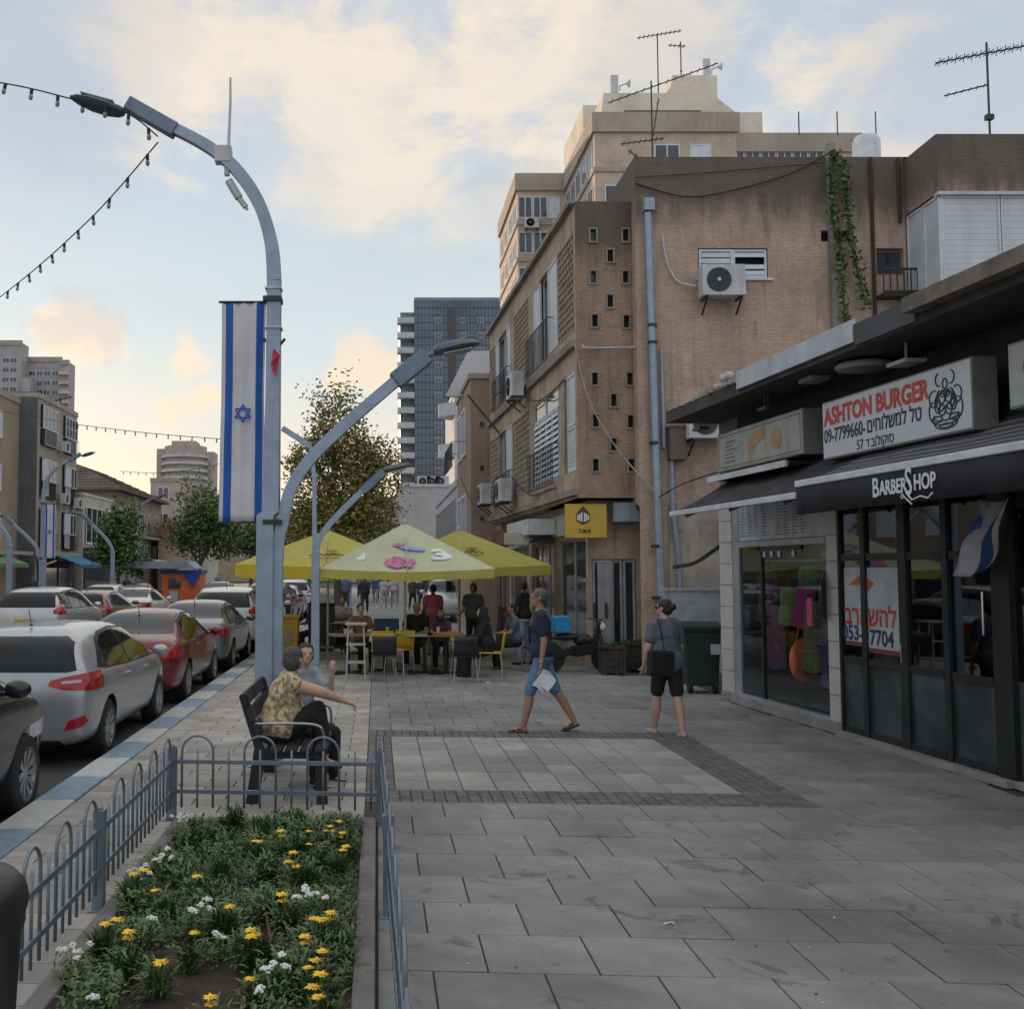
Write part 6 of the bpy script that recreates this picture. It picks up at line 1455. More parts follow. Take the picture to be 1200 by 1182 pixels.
for i, px in enumerate((936, 981, 1026)):
    q = MB(); q.tube([(0, 0, 0), (0, 0, 1.9)], .05, 6); tag(q.build('roof_post', darkmetal, loc=(at(px, 140, 79.5).x, 79.5, 35.9)), ['left', 'middle', 'right'][i]+' thin post on the roof edge of the beige tower', 'post', 'posts on the tower roof')
for i, (x, y, z) in enumerate(((-3.0, 11.6, 31.2), (-.6, 11.6, 31.0))):
    o = copy_tree(ac0, idx=kac); place(o, (16.26+x, 76+y, z), 0, ['left', 'right'][i]+' small air conditioner under the windows of the beige tower wing'); o.scale = (1.5,)*3
# --- next house down the street
nb = plast('umber', (.34, .26, .20), .5)
c = at(552, 600, 33).x
NB = block('row_house', 'narrow brown building just beyond the corner building', (c, 33, 0), 0, 7, 5.5, at(552, 443, 33).z, nb, band, .15)
wl = empty('side_wall', (0, 5.5, 0), R(-90), parent=NB); far_windows(wl, [1.4, 3.2], [5.8, 2.9], 1.3, 1.6); railing(wl, .6, 4.2, 5.4, 6.2, -.5, 14)
q = MB(); q.box(.2, 3, 3.0, 6, 8.0, 9.6); q.prism([(-.6, 8.0), (.2, 8.0), (.2, 9.6)], 3, 3.2, 'Y'); q.build('roof_room', plast('white', (.55, .56, .58), .1), NB)
q = MB(); 
for z in (3.6, 5.2, 6.6): q.cbox((.35, -.02, z), (.1, .06, .14))
q.build('wall_vents', darkmetal, NB)
lg = plast('pale_grey', (.50, .51, .53), .15)
WL = block('low_shop', 'low white shop building with glazed upper floor down the right side', (3.0, 38.6, 0), 0, 8, 14, 5.1, lg, lg, .25)
wl = empty('side_wall', (0, 14, 0), R(-90), parent=WL); far_windows(wl, [1.2+1.6*k for k in range(8)], [3.2], 1.5, 1.5, fm=fr); far_windows(wl, [1.4+2.4*k for k in range(6)], [.2], 2.1, 2.2, fm=fr, name='shop_window')
for i in range(5): q = MB(); q.box(.4+i*2.7, 2.7+i*2.7, -.25, -.02, 2.55, 3.0); q.build('fascia_board', mat('far_fascia_%d' % i, [(.45, .10, .06), (.5, .45, .35), (.08, .2, .35), (.4, .3, .1), (.1, .1, .1)][i], .6), wl)
WB = block('white_hall', 'pale windowless hall wall behind the pale parasol', (1.3, 62, 0), 0, 6.5, 12, at(480, 570, 62).z, mat('pale_cladding', (.46, .44, .43), .8, var=.1, scale=.6, streak=.25), lg, .15)
wl = empty('side_wall', (0, 12, 0), R(-90), parent=WB); far_windows(wl, [1.4+2.4*k for k in range(4)], [.2], 2.1, 2.2, fm=fr, name='shop_window')
for i, px in enumerate((497, 508, 518)):
    o = copy_tree(ac0, idx=kac); p = at(px, 566, 62.5); place(o, (p.x, 62.5, p.z-.2), 0, ['left', 'middle', 'right'][i]+' of three rooftop air conditioners on the pale hall')
BB = block('balcony_house', 'white house with rounded balconies beyond the brown building', (5.6, 75, 0), 0, 8, 10, 14.6, lg, lg, .4)
for k in range(4):
    q = MB(); n = 10; z = 4.2+k*3.0; q.prism([(0, -.1)] + [(-1.1*math.sin(R(180*i/n)), -.1-.0+ (3.0*(i/n))) for i in range(1, n)] + [(0, 2.9)], z, z+.95, 'Z'); q.build('balcony', lg, BB)
    far_windows(BB, [.9], [z+1.1], 1.4, 1.6)
# --- blue glass tower
TY = 215; tx0 = at(486, 600, TY).x; tw = at(592, 600, TY).x - tx0; th = at(530, 352, TY).z
gt = mat('tower_glass', (.085, .13, .18), .22, .1, var=.3, scale=.08, spec=.8)
TW = block('glass_tower', 'blue glass tower with a column of white balconies in the distance', (tx0, TY, 0), 0, tw, 20, th, gt, mat('tower_trim', (.20, .24, .28), .6), .6)
q = MB(); fl = 3.15; nf = int(th/fl)
for k in range(nf*2+1): q.box(0, tw, -.10, -.0, k*fl/2, k*fl/2+(.16 if k % 2 == 0 else .08))
for k in range(25): x = tw*k/24; q.box(x-.05, x+.05, -.12, -.101, 0, th)
q.build('mullion_grid', mat('tower_mullion', (.05, .075, .10), .5), TW, kind='stuff')
q = MB(); a = at(523, 1, TY).x-tx0; b = at(532, 1, TY).x-tx0; q.box(a, b, -.18, -.125, 4, at(1, 362, TY).z); q.build('dark_shaft', mat('tower_shaft', (.07, .065, .07), .6), TW)
q = MB(); q.box(a-.1, b+.1, -.6, -.19, at(1, 405, TY).z, at(1, 398, TY).z); q.build('blue_sign', mat('tower_sign_blue', (.02, .12, .5), .5), TW)
far_windows(TW, [at(p, 1, TY).x-tx0 for p in (512, 540, 561, 581)], [k*fl-.1 for k in range(6, nf)], 1.3, 1.2, -.13, fm=lg, gm=glass_dark)
q0 = at(466, 600, TY).x - tx0
q = MB(); q.box(q0+.6, -.01, 1.5, 18, 0, th-2.2); q.build('balcony_shaft', mat('tower_side', (.16, .19, .22), .5), TW)
for k in range(1, nf):
    q = MB(); z = k*fl; q.box(q0, -.02, -.4, 1.49, z-.15, z+.02); q.box(q0, -.02, -.45, -.35, z+.02, z+1.1); q.box(q0, q0+.1, -.35, 1.45, z+.02, z+1.1); q.build('balcony', lg, TW)
# --- left side of the road (local x runs away from the camera)
LX = -19.7
t1 = plast('sand', (.34, .27, .20)); g1 = mat('dark_grey_render', (.115, .12, .125), .85, var=.15, scale=.8, streak=.3); t2 = plast('warm_grey', (.36, .31, .26), .45)
B1 = block('sand_block', 'sand coloured flats cut off by the left edge of the picture', (-20.75, 14, 0), R(90), 46, 11, 11.6, t1, band, .3)
far_windows(B1, [1.5+3.7*k for k in range(12)]+[41.6], [9.2, 6.3, 3.6], 1.9, 1.5, gm=white_shutter)
q = MB(); 
for k in range(11): q.box(.8+k*4.1, 4.3+k*4.1, -1.2, -.05, 2.8, 3.0)
q.build('shop_canopy', band, B1)
for k in range(10): q = MB(); q.box(1+k*4.1, 4.2+k*4.1, -.12, -.005, .2, 2.6); q.build('shop_window', glass_dark, B1)
B2 = block('grey_flats', 'four storey flats with glazed balconies and a dark blank end wall', (LX, 60, 0), R(90), 7.9, 10, 12.0, t2, band, .25)
q = MB(); q.box(-.05, -.003, 0, 10.2, 0, 12.3); q.build('end_wall', g1, B2)
for i, z in enumerate((9.3, 6.2, 3.2)):
    for (a, b) in ((.5, 3.3), (4.9, 7.4)):
        q = MB(); q.box(a, b, -.12, -.005, z, z+2.35); q.build('recess', interior, B2)
        window(B2, a, b, z+.95, z+2.3, y=-.2, panes=4, fw=.08, bars=1 if i == 0 else 0); railing(B2, a, b, z, z+.95, -.3, 12, m=darkmetal if i else white_shutter)
        if i: shutter(B2, a+.02, a+1.0, z+.1, z+2.3, y=-.24, pitch=.15)
q = MB(); q.box(0, 7.9, -.5, -.005, 2.75, 3.05); q.build('first_floor_slab', band, B2)
for k in range(2): q = MB(); q.box(.4+k*3.8, 3.8+k*3.8, -.1, -.006, .2, 2.7); q.build('shop_window', glass_dark, B2)
B2M = rootM(B2)
for i, (x, z) in enumerate(((4.0, 9.2), (4.1, 6.0), (6.9, 5.9))):
    o = copy_tree(ac0, idx=kac); place(o, B2M @ Vector((x, -.45, z)), R(90), ['top', 'middle', 'right hand'][i]+' air conditioner on the grey flats across the road'); o.scale = (1.1,)*3
B3 = block('glazed_shop', 'small two storey shop with white framed upper windows', (LX+.4, 68.2, 0), R(90), 7.4, 10, 6.9, plast('bone', (.50, .47, .41)), lg, .15)
window(B3, .5, 6.9, 3.7, 6.2, y=-.12, panes=5, fw=.12, bars=0); q = MB(); q.box(.2, 7.2, -.7, -.01, 2.7, 3.4); q.build('sign_board', mat('sign_dark_teal', (.04, .06, .07), .5), B3)
q = MB(); q.box(.3, 7.1, -.12, -.011, .2, 2.6); q.build('shop_window', glass_dark, B3); text('OPTICA', 'lettering', .45, TXZ(3.7, -.72, 3.05), ew, B3, .01) if False else None
q = MB(); q.box(.2, 7.2, -1.0, -.01, 3.42, 3.66); q.build('ledge', lg, B3)
# hipped-roof house
rt = mat('roof_tile_brown', (.135, .105, .09), .9, var=.25, scale=.9, streak=.2); B4 = empty('hipped_roof_house', (-31, 85, 0), 0, 'old house with a wide brown hipped roof beyond the small shop', 'building')
q = MB(); q.box(0, 9.6, 0, 18, 0, 8.6); q.build('wall', plast('faded', (.30, .27, .24), .5), B4)
q = MB(); e = .7; q._add([(-e, -e, 8.6), (9.6+e, -e, 8.6), (9.6+e, 18+e, 8.6), (-e, 18+e, 8.6), (4.8, 5, 11.2), (4.8, 13, 11.2), (-e, -e, 8.45), (9.6+e, -e, 8.45), (9.6+e, 18+e, 8.45), (-e, 18+e, 8.45)], [(0, 1, 4), (1, 2, 5, 4), (2, 3, 5), (3, 0, 4, 5), (6, 7, 1, 0), (7, 8, 2, 1), (8, 9, 3, 2), (9, 6, 0, 3), (9, 8, 7, 6)])
rf = q.build('roof', rt, B4); q = MB()
for k in range(9): z = 8.66+k*.28; f = (z-8.6)/2.6; q.bar((-e+5.5*f, -e+5.7*f-.02, z+.03), (9.6+e-5.5*f, -e+5.7*f-.02, z+.03), .05, .05); q.bar((9.6+e-5.5*f+.02, -e+5.7*f, z+.03), (9.6+e-5.5*f+.02, 18+e-5.7*f, z+.03), .05, .05)
q.build('tile_course', rt, rf); far_windows(B4, [1.6, 4.6, 7.8], [5.6], 1.8, 1.6, gm=white_shutter)
wl = empty('side_wall', (9.6, 0, 0), R(90), parent=B4); far_windows(wl, [1.6+2.7*k for k in range(6)], [5.4, 2.6], 1.5, 1.7); railing(wl, .5, 9, 4.9, 5.8, -1.0, 26); q = MB(); q.box(.4, 17.5, -1.1, -.01, 4.75, 4.9); q.build('balcony_slab', band, wl)
aerial((-27.0, 88, 10.6), 6.0, [(5.8, -1.4, -.3, 1.0, .3, 6, .5), (4.2, -1.8, 0, 1.4, 0, 6, .5), (2.0, -1.0, 0, 1.0, .1, 4, .4)], 'aerial mast with several booms above the hipped roof', .06)
def gblock(nm, lb, px0, px1, py, Y, d, wm, fl=3.0, ws=None, rz=0):
    a = at(px0, 600, Y).x; b = at(px1, 600, Y).x; h = at(px0, py, Y).z
    r = block(nm, lb, (a, Y, 0), rz, b-a, d, h, wm, band, .4); n = max(1, int((b-a)/2.6)); far_windows(r, [(b-a)*(k+.5)/n for k in range(n)], [z*fl+1 for z in range(1, int(h/fl))], 1.3, 1.4); return r
gblock('pale_block', 'pale flats right of the hipped roof house', 176, 206, 564, 118, 12, plast('stone', (.46, .42, .37)))
gblock('white_block', 'lower whitish flats before the round tower', 204, 240, 580, 112, 10, plast('chalk', (.48, .45, .41)))
RB = gblock('small_house', 'small house with a reddish roof among the left trees', 186, 206, 628, 98, 8, plast('ochre', (.42, .33, .25)))
q = MB(); w = at(206, 600, 98).x - at(186, 600, 98).x; q._add([(-.4, -.5, 5.1), (w+.4, -.5, 5.1), (w+.4, 8, 5.1), (-.4, 8, 5.1), (w/2, -.5, 6.9), (w/2, 8, 6.9)], [(0, 1, 4), (1, 2, 5, 4), (2, 3, 5), (3, 0, 4, 5)]); q.build('roof', mat('roof_tile_red', (.22, .09, .055), .9, var=.3, scale=1), RB)
gblock('street_end_block', 'beige block at the end of the road left of the lamp pole', 256, 318, 618, 175, 14, t1); gblock('street_end_block', 'pale low block at the end of the road behind the bronze tree', 322, 392, 604, 190, 14, lg); gblock('street_end_block', 'sand coloured block closing the street right of the bronze tree', 392, 470, 585, 165, 14, plast('buff', (.42, .37, .31)))
gblock('street_end_block', 'distant block above the small house on the left', 60, 178, 622, 135, 14, t2)
# round tower far left-centre
RY = 520; cx_ = at(217, 600, RY).x; RT = empty('round_apartment_tower', (cx_, RY, 0), 0, 'pale round apartment tower with curved balcony bands far away', 'building'); hh = at(217, 524, RY).z
q = MB(); q.lathe([(10.5, 0), (10.5, hh), (8, hh), (0, hh)], 32); q.box(4, 14.5, -2, 10, 0, hh-2.5); q.box(-14.2, -6, -2, 10, 0, hh-1); q.box(-6, 6, -6, 6, hh, hh+2.5); q.build('wall', plast('rose_grey', (.42, .37, .33), .1), RT, smooth=True)
for k in range(1, int(hh/3.6)): q = MB(); z = k*3.6; q.lathe([(10.6, z), (12.0, z), (12.0, z+1.4), (11.7, z+1.4), (11.7, z+.2), (10.6, z+.2)], 32); q.build('balcony', lg, RT)
far_windows(RT, [9.5, 12], [k*3.6 for k in range(3, int(hh/3.6)-1)], 1.6, 1.8, -2.1)
# stepped tower top left
SY = 330; ST = empty('stepped_tower', (at(0, 600, SY).x, SY, 0), 0, 'grey stepped tower block above the flats in the upper left', 'building'); X_ = lambda px: at(px, 600, SY).x - ST.location.x; Z_ = lambda py: at(20, py, SY).z
sw = plast('tower_grey', (.36, .35, .36), .15)
for a, b, t, y0 in ((-40, 21, 401, 0), (21, 62, 416, 6), (62, 73, 421, 4)):
    q = MB(); q.box(X_(a)+.01, X_(b), y0, y0+7, 0, Z_(t)); q.build('wall', sw, ST); q = MB(); q.box(X_(a), X_(b)+.3, y0-.3, y0-.01, Z_(t)-1.0, Z_(t)+.6); q.build('parapet', band, ST)
for k in range(13, 23):
    z = k*3.1
    if z < Z_(405)-3: far_windows(ST, [X_(p) for p in (3, 12)], [z], 2.2, 1.6)
    if z < Z_(420)-3: far_windows(ST, [X_(p) for p in (27, 36, 45, 55)], [z], 2.2, 1.6, 6)
    if z < Z_(425)-2: q = MB(); q.box(X_(62), X_(74), 2.6, 3.98, z-.2, z+1.0); q.build('balcony', plast('warm_lit', (.50, .42, .35), .1), ST)  # warm low sunlight on these balconies is put into the plaster colour
q = MB(); q.box(X_(24), X_(34), -2, 5.9, 0, Z_(444)); q.build('stair_core', sw, ST)
# orange and blue kiosk, awnings on the far side
KS = empty('street_kiosk', (-12.4, 60, 0), 0, 'orange and blue street kiosk across the road', 'kiosk')
q = MB(); q.box(0, 2.2, 0, 2, 0, 1.75); q.build('counter_body', mat('kiosk_orange', (.62, .14, .03), .6), KS); q = MB(); q.box(-.1, 2.3, -.1, 2.1, 1.76, 1.95); q._add([(1.2, -.12, 1.9), (2.3, -.12, 1.9), (1.8, -.12, .9)], [(0, 1, 2)]); q.build('roof_band', mat('kiosk_blue', (.02, .06, .35), .6), KS)
q = MB(); q.box(.4, 1.1, -.03, -.005, .9, 1.5); q.box(.45, .95, -.03, -.005, .15, .75, 1); q.build('kiosk_panel', [glass_dark, lg], KS); q = MB(); q.prism([(-2.4, 2.05), (2.0, 2.05), (1.6, 2.45), (-2.0, 2.45)], -.5, 2.2, 'Y'); q.build('kiosk_awning', mat('kiosk_grey', (.25, .30, .38), .6), KS)
def fawn(p, w, m, lb):
    r = empty('street_awning', p, R(90), lb, 'awning', 'shop awnings across the road'); q = MB(); q._add([(0, -1.6, 2.3), (w, -1.6, 2.3), (w, 0, 2.9), (0, 0, 2.9), (0, -1.6, 2.1), (w, -1.6, 2.1)], [(0, 1, 2, 3), (4, 5, 1, 0)]); q.build('awning_fabric', m, r, fix=False); q = MB(); q.bar((0, -1.6, 2.3), (0, 0, 2.2), .04); q.bar((w, -1.6, 2.3), (w, 0, 2.2), .04); q.build('awning_arm', darkmetal, r)
fawn((LX+.4, 62, 0), 5, mat('awning_teal', (.03, .17, .32), .7), 'teal blue shop awning across the road'); fawn((LX+.8, 69, 0), 5, mat('awning_brick', (.30, .06, .05), .7), 'brick red shop awning across the road'); fawn((-20.3, 50, 0), 6, mat('awning_green', (.10, .22, .10), .7), 'green shop awning near the left edge'); fawn((-20, 92, 0), 8, mat('awning_cream', (.5, .45, .35), .7), 'cream awning farther down the far side')
# ================================================================ people
skin_m = [mat('skin_tan', (.36, .20, .13), .55, var=.06), mat('skin_fair', (.50, .32, .24), .55, var=.06), mat('skin_dark', (.16, .09, .06), .55, var=.06)]
def fab(n, c, r=.85, **k): return mat('cloth_'+n, c, r, var=.15, scale=9, bump=.9, bscale=13, **k)
hairm = lambda n, c: mat('hair_'+n, c, .6, var=.4, scale=40, bump=.5, bscale=120)
def blobmesh(name, shapes, vox, material, parent, smooth_it=4):
    m_ = MB()
    for s in shapes:
        if s[0] == 'c':
            _, a, b, ra, rb = s; a = Vector(a); b = Vector(b)
            m_.ell(a, ra, 10, 7); m_.ell(b, rb, 10, 7)
            d = b - a
            if d.length > 1e-4: m_.tube([a, a.lerp(b, .5), b], [ra, (ra+rb)/2, rb], 12)
        else:
            m_.ell(s[1], s[2], 14, 10, 0, s[3] if len(s) > 3 else None)
    me = m_.mesh('tmp', material); o = link('tmpb', me)
    r = o.modifiers.new('r', 'REMESH'); r.mode = 'VOXEL'; r.voxel_size = vox
    s = o.modifiers.new('s', 'SMOOTH'); s.factor = .5; s.iterations = smooth_it
    me2 = evalmesh(o, name)
    for p in me2.polygons: p.use_smooth = True
    me2.materials.clear(); me2.materials.append(material)
    return link(name, me2, parent)
def D(pitch, ab=0, side=1): # direction of a hanging limb: forward pitch, outward angle
    p, b = R(pitch), R(ab); return Vector((side*math.sin(b), math.sin(p)*math.cos(b), -math.cos(p)*math.cos(b)))
def person(name, loc, rz, label, H=1.72, legs=((0, 0), (0, 0)), ab=(3, 3), arms=((0, 10, 8), (0, 10, 8)), lean=0, head=(0, 0), build=1.0, skin=0, top=None, bottom=None, hair=None, hstyle='short', shoe=None,
           sleeve=.55, leglen=1.0, skirt=0, vox=.014, sit=None, fingers=True, female=False, extra=None, toe=(0, 0), topdrop=.05, cat='person', group=None, hand_curl=.5, belly=0.0):
    root = empty(name, loc, rz, label, cat, group); sk = skin_m[skin]; b = build
    L1, L2, T = .245*H, .245*H, .295*H; sw = (.098 if female else .112)*H; hw = .052*H
    K = []; A = []
    for i, s in enumerate((-1, 1)):
        th, kn = legs[i]; d1 = D(th, ab[i], s); d2 = D(th-kn, ab[i]*.3, s); K.append((d1*L1, d1*L1+d2*L2))
    hz = sit if sit is not None else -min(k[1].z for k in K) + .048*H
    Hc = Vector((0, 0, hz)); up_ = Vector((0, math.sin(R(lean)), math.cos(R(lean)))); Sc = Hc + up_*T; chest = Hc + up_*T*.68; fwd = Vector((0, math.cos(R(lean)), -math.sin(R(lean))))
    body = []; hips = [Hc+Vector((s*hw, 0, -.01)) for s in (-1, 1)]
    knees = [hips[i]+K[i][0] for i in (0, 1)]; ank = [hips[i]+K[i][1] for i in (0, 1)]
    rt_ = .046*H*b; rk = .031*H*b; rc = .033*H*b; ra = .0215*H
    body += [('e', Hc+Vector((0, -.01, .02)), (hw+.058*H*b, .068*H*b, .065*H)), ('e', Hc+up_*T*.42+fwd*(.0+belly*.5), (.078*H*b, .060*H*b+belly, .085*H)), ('e', chest, (.092*H*b, .062*H*b, .10*H)), ('c', Sc+Vector((-sw*.72, 0, -.02)), Sc+Vector((sw*.72, 0, -.02)), .036*H*b, .036*H*b)]
    for i in (0, 1):
        body += [('c', hips[i], knees[i], rt_, rk), ('c', knees[i], knees[i].lerp(ank[i], .35)+(-fwd*.012), rk, rc), ('c', knees[i].lerp(ank[i], .35)-fwd*.012, ank[i], rc, ra)]
        ta = R(toe[i]); fd = Vector((.12*(-1, 1)[i], math.cos(ta), math.sin(ta))).normalized(); f0 = ank[i]+Vector((0, -.025, -.024*H)) ; f1 = ank[i]+Vector((0, 0, -.028*H))+fd*.078*H
        body += [('c', f0, f1, .020*H, .014*H)]
    hc_list = []
    for i, s in enumerate((-1, 1)):
        up1, el, abd = arms[i]; sh = Sc+Vector((s*sw, 0, -.022*H)); d1 = D(up1, abd, s); inw = 14 if len(arms[i]) == 3 else 0
        d2 = D(up1+el, abd*.2-(arms[i][0] > 20)*12, s); e = sh+d1*.172*H; w = e+d2*.150*H; A.append((sh, e, w, d2))
        body += [('c', sh, e, .031*H*b, .0245*H*b), ('c', e, w, .0245*H*b, .0155*H)]
        side = d2.cross(Vector((1, 0, 0))).normalized(); pc = w+d2*.024*H
        body.append(('e', pc, (.012*H, .022*H, .028*H) , d2.to_track_quat('Z', 'X').to_matrix().to_4x4()))
        if fingers:
            M3 = d2.to_track_quat('Z', 'X').to_matrix(); ax = M3 @ Vector((0, 1, 0)); pn = M3 @ Vector((-s, 0, 0)) if abs(d2.x) < .9 else Vector((0, 0, -1))
            for k in range(4):
                o0 = pc+d2*.018*H+ax*(k-1.5)*.0098*H; ln = (.020, .024, .023, .018)[k]*H; c_ = hand_curl*(.7+.15*k); m1 = o0+(d2*math.cos(c_*.6)+pn*math.sin(c_*.6))*ln; m2 = m1+(d2*math.cos(c_*1.5)+pn*math.sin(c_*1.5))*ln*.8
                body += [('c', o0, m1, .0056*H, .005*H), ('c', m1, m2, .005*H, .0042*H)]
            t0 = pc-d2*.012*H-ax*.018*H; body.append(('c', t0, t0+(d2*.7-ax*.5+pn*.35)*.032*H, .0065*H, .005*H))
    nk = Sc+up_*.05*H; hy, hp = R(head[0]), R(head[1]); HM = Matrix.Rotation(hy, 4, 'Z') @ Matrix.Rotation(hp, 4, 'X')
    hcen = nk+up_*.052*H+Vector((0, .012*H, 0)); h_ = H*.13
    body.append(('c', Sc-Vector((0, 0, .01)), hcen-Vector((0, 0, .02*H)), .030*H*b**.5, .029*H))
    hp_ = lambda x, y, z: hcen+HM @ Vector((x*h_, y*h_, z*h_))
    body += [('e', hp_(0, -.04, .10), (.355*h_, .42*h_, .40*h_), HM), ('e', hp_(0, .12, -.16), (.25*h_, .26*h_, .30*h_), HM), ('c', hp_(0, .34, .06), hp_(0, .46, -.07), .045*h_, .062*h_), ('e', hp_(0, .30, -.35), (.13*h_, .10*h_, .09*h_), HM),
             ('c', hp_(-.08, .385, -.20), hp_(.08, .385, -.20), .035*h_, .035*h_), ('c', hp_(-.17, .33, .13), hp_(.17, .33, .13), .05*h_, .05*h_)]
    for s in (-1, 1): body.append(('e', hp_(s*.37, -.03, -.02), (.035*h_, .085*h_, .13*h_), HM))
    blobmesh('body', body, vox, sk, root)
    if vox < .02:
        for s in (-1, 1):
            q = MB(); q.ell(hp_(s*.15, .335, .035), .028*h_, 8, 6); q.build('eye', mat('eye_dark', (.04, .03, .03), .2), root, smooth=True)
    if hair:
        sh_ = [('e', hp_(0, -.08, .15), (.39*h_, .44*h_, .40*h_), HM)]
        if hstyle == 'bun': sh_ += [('e', hp_(0, -.55, .08), (.2*h_, .2*h_, .2*h_), HM), ('e', hp_(0, -.2, -.1), (.36*h_, .32*h_, .3*h_), HM)]
        if hstyle == 'bob': sh_ += [('e', hp_(0, -.2, -.08), (.42*h_, .36*h_, .42*h_), HM)]
        if hstyle == 'long': sh_ += [('e', hp_(0, -.2, -.25), (.42*h_, .28*h_, .6*h_), HM)]
        if hstyle == 'short': sh_ += [('e', hp_(0, -.2, -.02), (.36*h_, .28*h_, .3*h_), HM)]
        if hstyle == 'scarf': sh_ += [('e', hp_(0, -.04, 0), (.42*h_, .44*h_, .50*h_), HM), ('c', hcen, Sc+Vector((0, 0, .03)), .06*H, .07*H)]
        # keep the face clear
        ho = blobmesh('hair', sh_, max(vox, .01), hair, root, 2); me = ho.data; inv = HM.inverted()
        bm = bmesh.new(); bm.from_mesh(me); kill = []
        for v in bm.verts:
            l = inv @ (v.co-hcen); lx_, ly_, lz_ = l.x/h_, l.y/h_, l.z/h_
            lim = .235 if hstyle != 'scarf' else .30
            if ly_ > lim and lz_ < .29: kill.append(v)
            elif ly_ > .02 and lz_ < -.05 and hstyle == 'short': kill.append(v)
        bmesh.ops.delete(bm, geom=kill, context='VERTS'); bm.to_mesh(me); bm.free()
    infl = .010+.003*b
    if bottom:
        s_ = [('e', Hc+Vector((0, -.012, -.01)), (hw+.058*H*b+infl, .070*H*b+infl, .06*H))]
        for i in (0, 1):
            if leglen > .55:
                t = (leglen-.5)*2; e_ = knees[i].lerp(ank[i], min(1, t)*.97); s_ += [('c', hips[i], knees[i], rt_+infl, rk+infl*1.3), ('c', knees[i], e_, rk+infl*1.3, (rc*.8+infl*1.1))]
            else:
                e_ = hips[i].lerp(knees[i], leglen*2); s_ += [('c', hips[i], e_, rt_+infl, (rt_*(1-leglen*2)+rk*leglen*2)+infl*1.7)]
        if skirt: s_ += [('c', Hc, knees[0].lerp(knees[1], .5), .085*H, .075*H*b), ('c', knees[0].lerp(knees[1], .5), ank[0].lerp(ank[1], .5)+Vector((0, 0, .04)), .075*H, .085*H)]
        blobmesh('trousers' if not skirt else 'skirt', s_, vox*1.05, bottom, root, 3)
    if top:
        s_ = [('e', Hc+up_*(topdrop+.045)+Vector((0, -.008, 0)), (hw+.064*H*b+infl*1.7, .078*H*b+infl*1.7, .105*H)), ('e', Hc+up_*T*.30, (hw+.052*H*b+infl, .068*H*b+infl+belly*.6, .10*H)), ('e', Hc+up_*T*.42+fwd*belly*.5, (.082*H*b+infl*1.6, .064*H*b+infl*1.6+belly, .10*H)), ('e', chest, (.094*H*b+infl, .064*H*b+infl, .105*H)), ('c', Sc+Vector((-sw*.74, 0, -.02)), Sc+Vector((sw*.74, 0, -.02)), .040*H*b, .040*H*b)]
        for i in (0, 1):
            sh, e, w, d2 = A[i]
            if sleeve > 0: s_.append(('c', sh, sh.lerp(e, min(1, sleeve)), .034*H*b+infl*.6, .028*H*b+infl*(1.6 if sleeve < 1 else .7)))
            if sleeve > 1: s_.append(('c', e, e.lerp(w, sleeve-1), .028*H*b+infl*.5, .018*H+infl))
        blobmesh('top', s_, vox*1.05, top, root, 3)
    if shoe:
        for i in (0, 1):
            ta = R(toe[i]); fd = Vector((.12*(-1, 1)[i], math.cos(ta), math.sin(ta))).normalized(); f0 = ank[i]+Vector((0, -.03, -.030*H)); f1 = ank[i]+Vector((0, 0, -.034*H))+fd*.082*H
            blobmesh('shoe', [('c', f0, f1, .023*H, .017*H)], max(.010, vox*.8), shoe, root, 2)
    return root, dict(A=A, Hc=Hc, Sc=Sc, knees=knees, ank=ank, hcen=hcen, hp=hp_, h=h_, chest=chest)
navy = fab('navy', (.018, .026, .055)); jeans = fab('denim', (.10, .20, .33)); blackc = fab('black', (.014, .014, .016)); greyc = fab('heather_grey', (.11, .12, .15)); sandal = mat('sandal_black', (.015, .015, .015), .6)
# --- walking man
wp_ = gnd(636, 857)
man, J = person('person', (wp_.x, wp_.y, 0), R(82), 'grey haired man in navy polo shirt and denim shorts walking left holding white papers', 1.76, legs=((20, 8), (-21, 10)), ab=(1, 1), arms=((-6, 14, 6), (2, 12, 5)), lean=1, head=(4, -3), top=navy, bottom=jeans, hair=hairm('grey', (.10, .095, .09)), leglen=.5, sleeve=.62, toe=(2, -22), vox=.0105, topdrop=.03)
def sandals(root, J, i, toe):
    a = J['ank'][i]; ta = R(toe); fd = Vector((0, math.cos(ta), math.sin(ta))); q = MB(); up2 = Vector((0, -math.sin(ta), math.cos(ta))); base = a+Vector((0, 0, -.075))
    q.bar(base-fd*.07, base+fd*.175, .10, .022, 0, up2); q.bar(base+fd*.04+Vector((-.05, 0, .045)), base+fd*.04+Vector((.05, 0, .045)), .06, .012, 0, up2); q.bar(base+fd*.11+Vector((-.045, 0, .03)), base+fd*.11+Vector((.045, 0, .03)), .03, .012, 0, up2)
    q.build('sandal', sandal, root, bevel=.005)
sandals(man, J, 0, 2); sandals(man, J, 1, -22)
Lh = J['A'][0][2]
q = MB(); cc_ = J['hp']
q = MB(); n_ = 10
q.lathe([(.062, .0), (.066, .02), (.06, .035), (.058, .03)], 16, (J['Sc'].x, J['Sc'].y+.0, J['Sc'].z+.015)); q.build('collar', fab('collar_pale', (.4, .42, .45)), man, smooth=True)
cap = empty('folded_papers', (0, 0, 0), 0, 'folded white papers held in the hand of the walking man', 'papers'); Mm = rootM(man)
hpos = Mm @ (Lh+J['A'][0][3]*.10); cap.location = hpos+Vector((.06, -.02, .03)); cap.rotation_euler = (0, R(38), R(10))
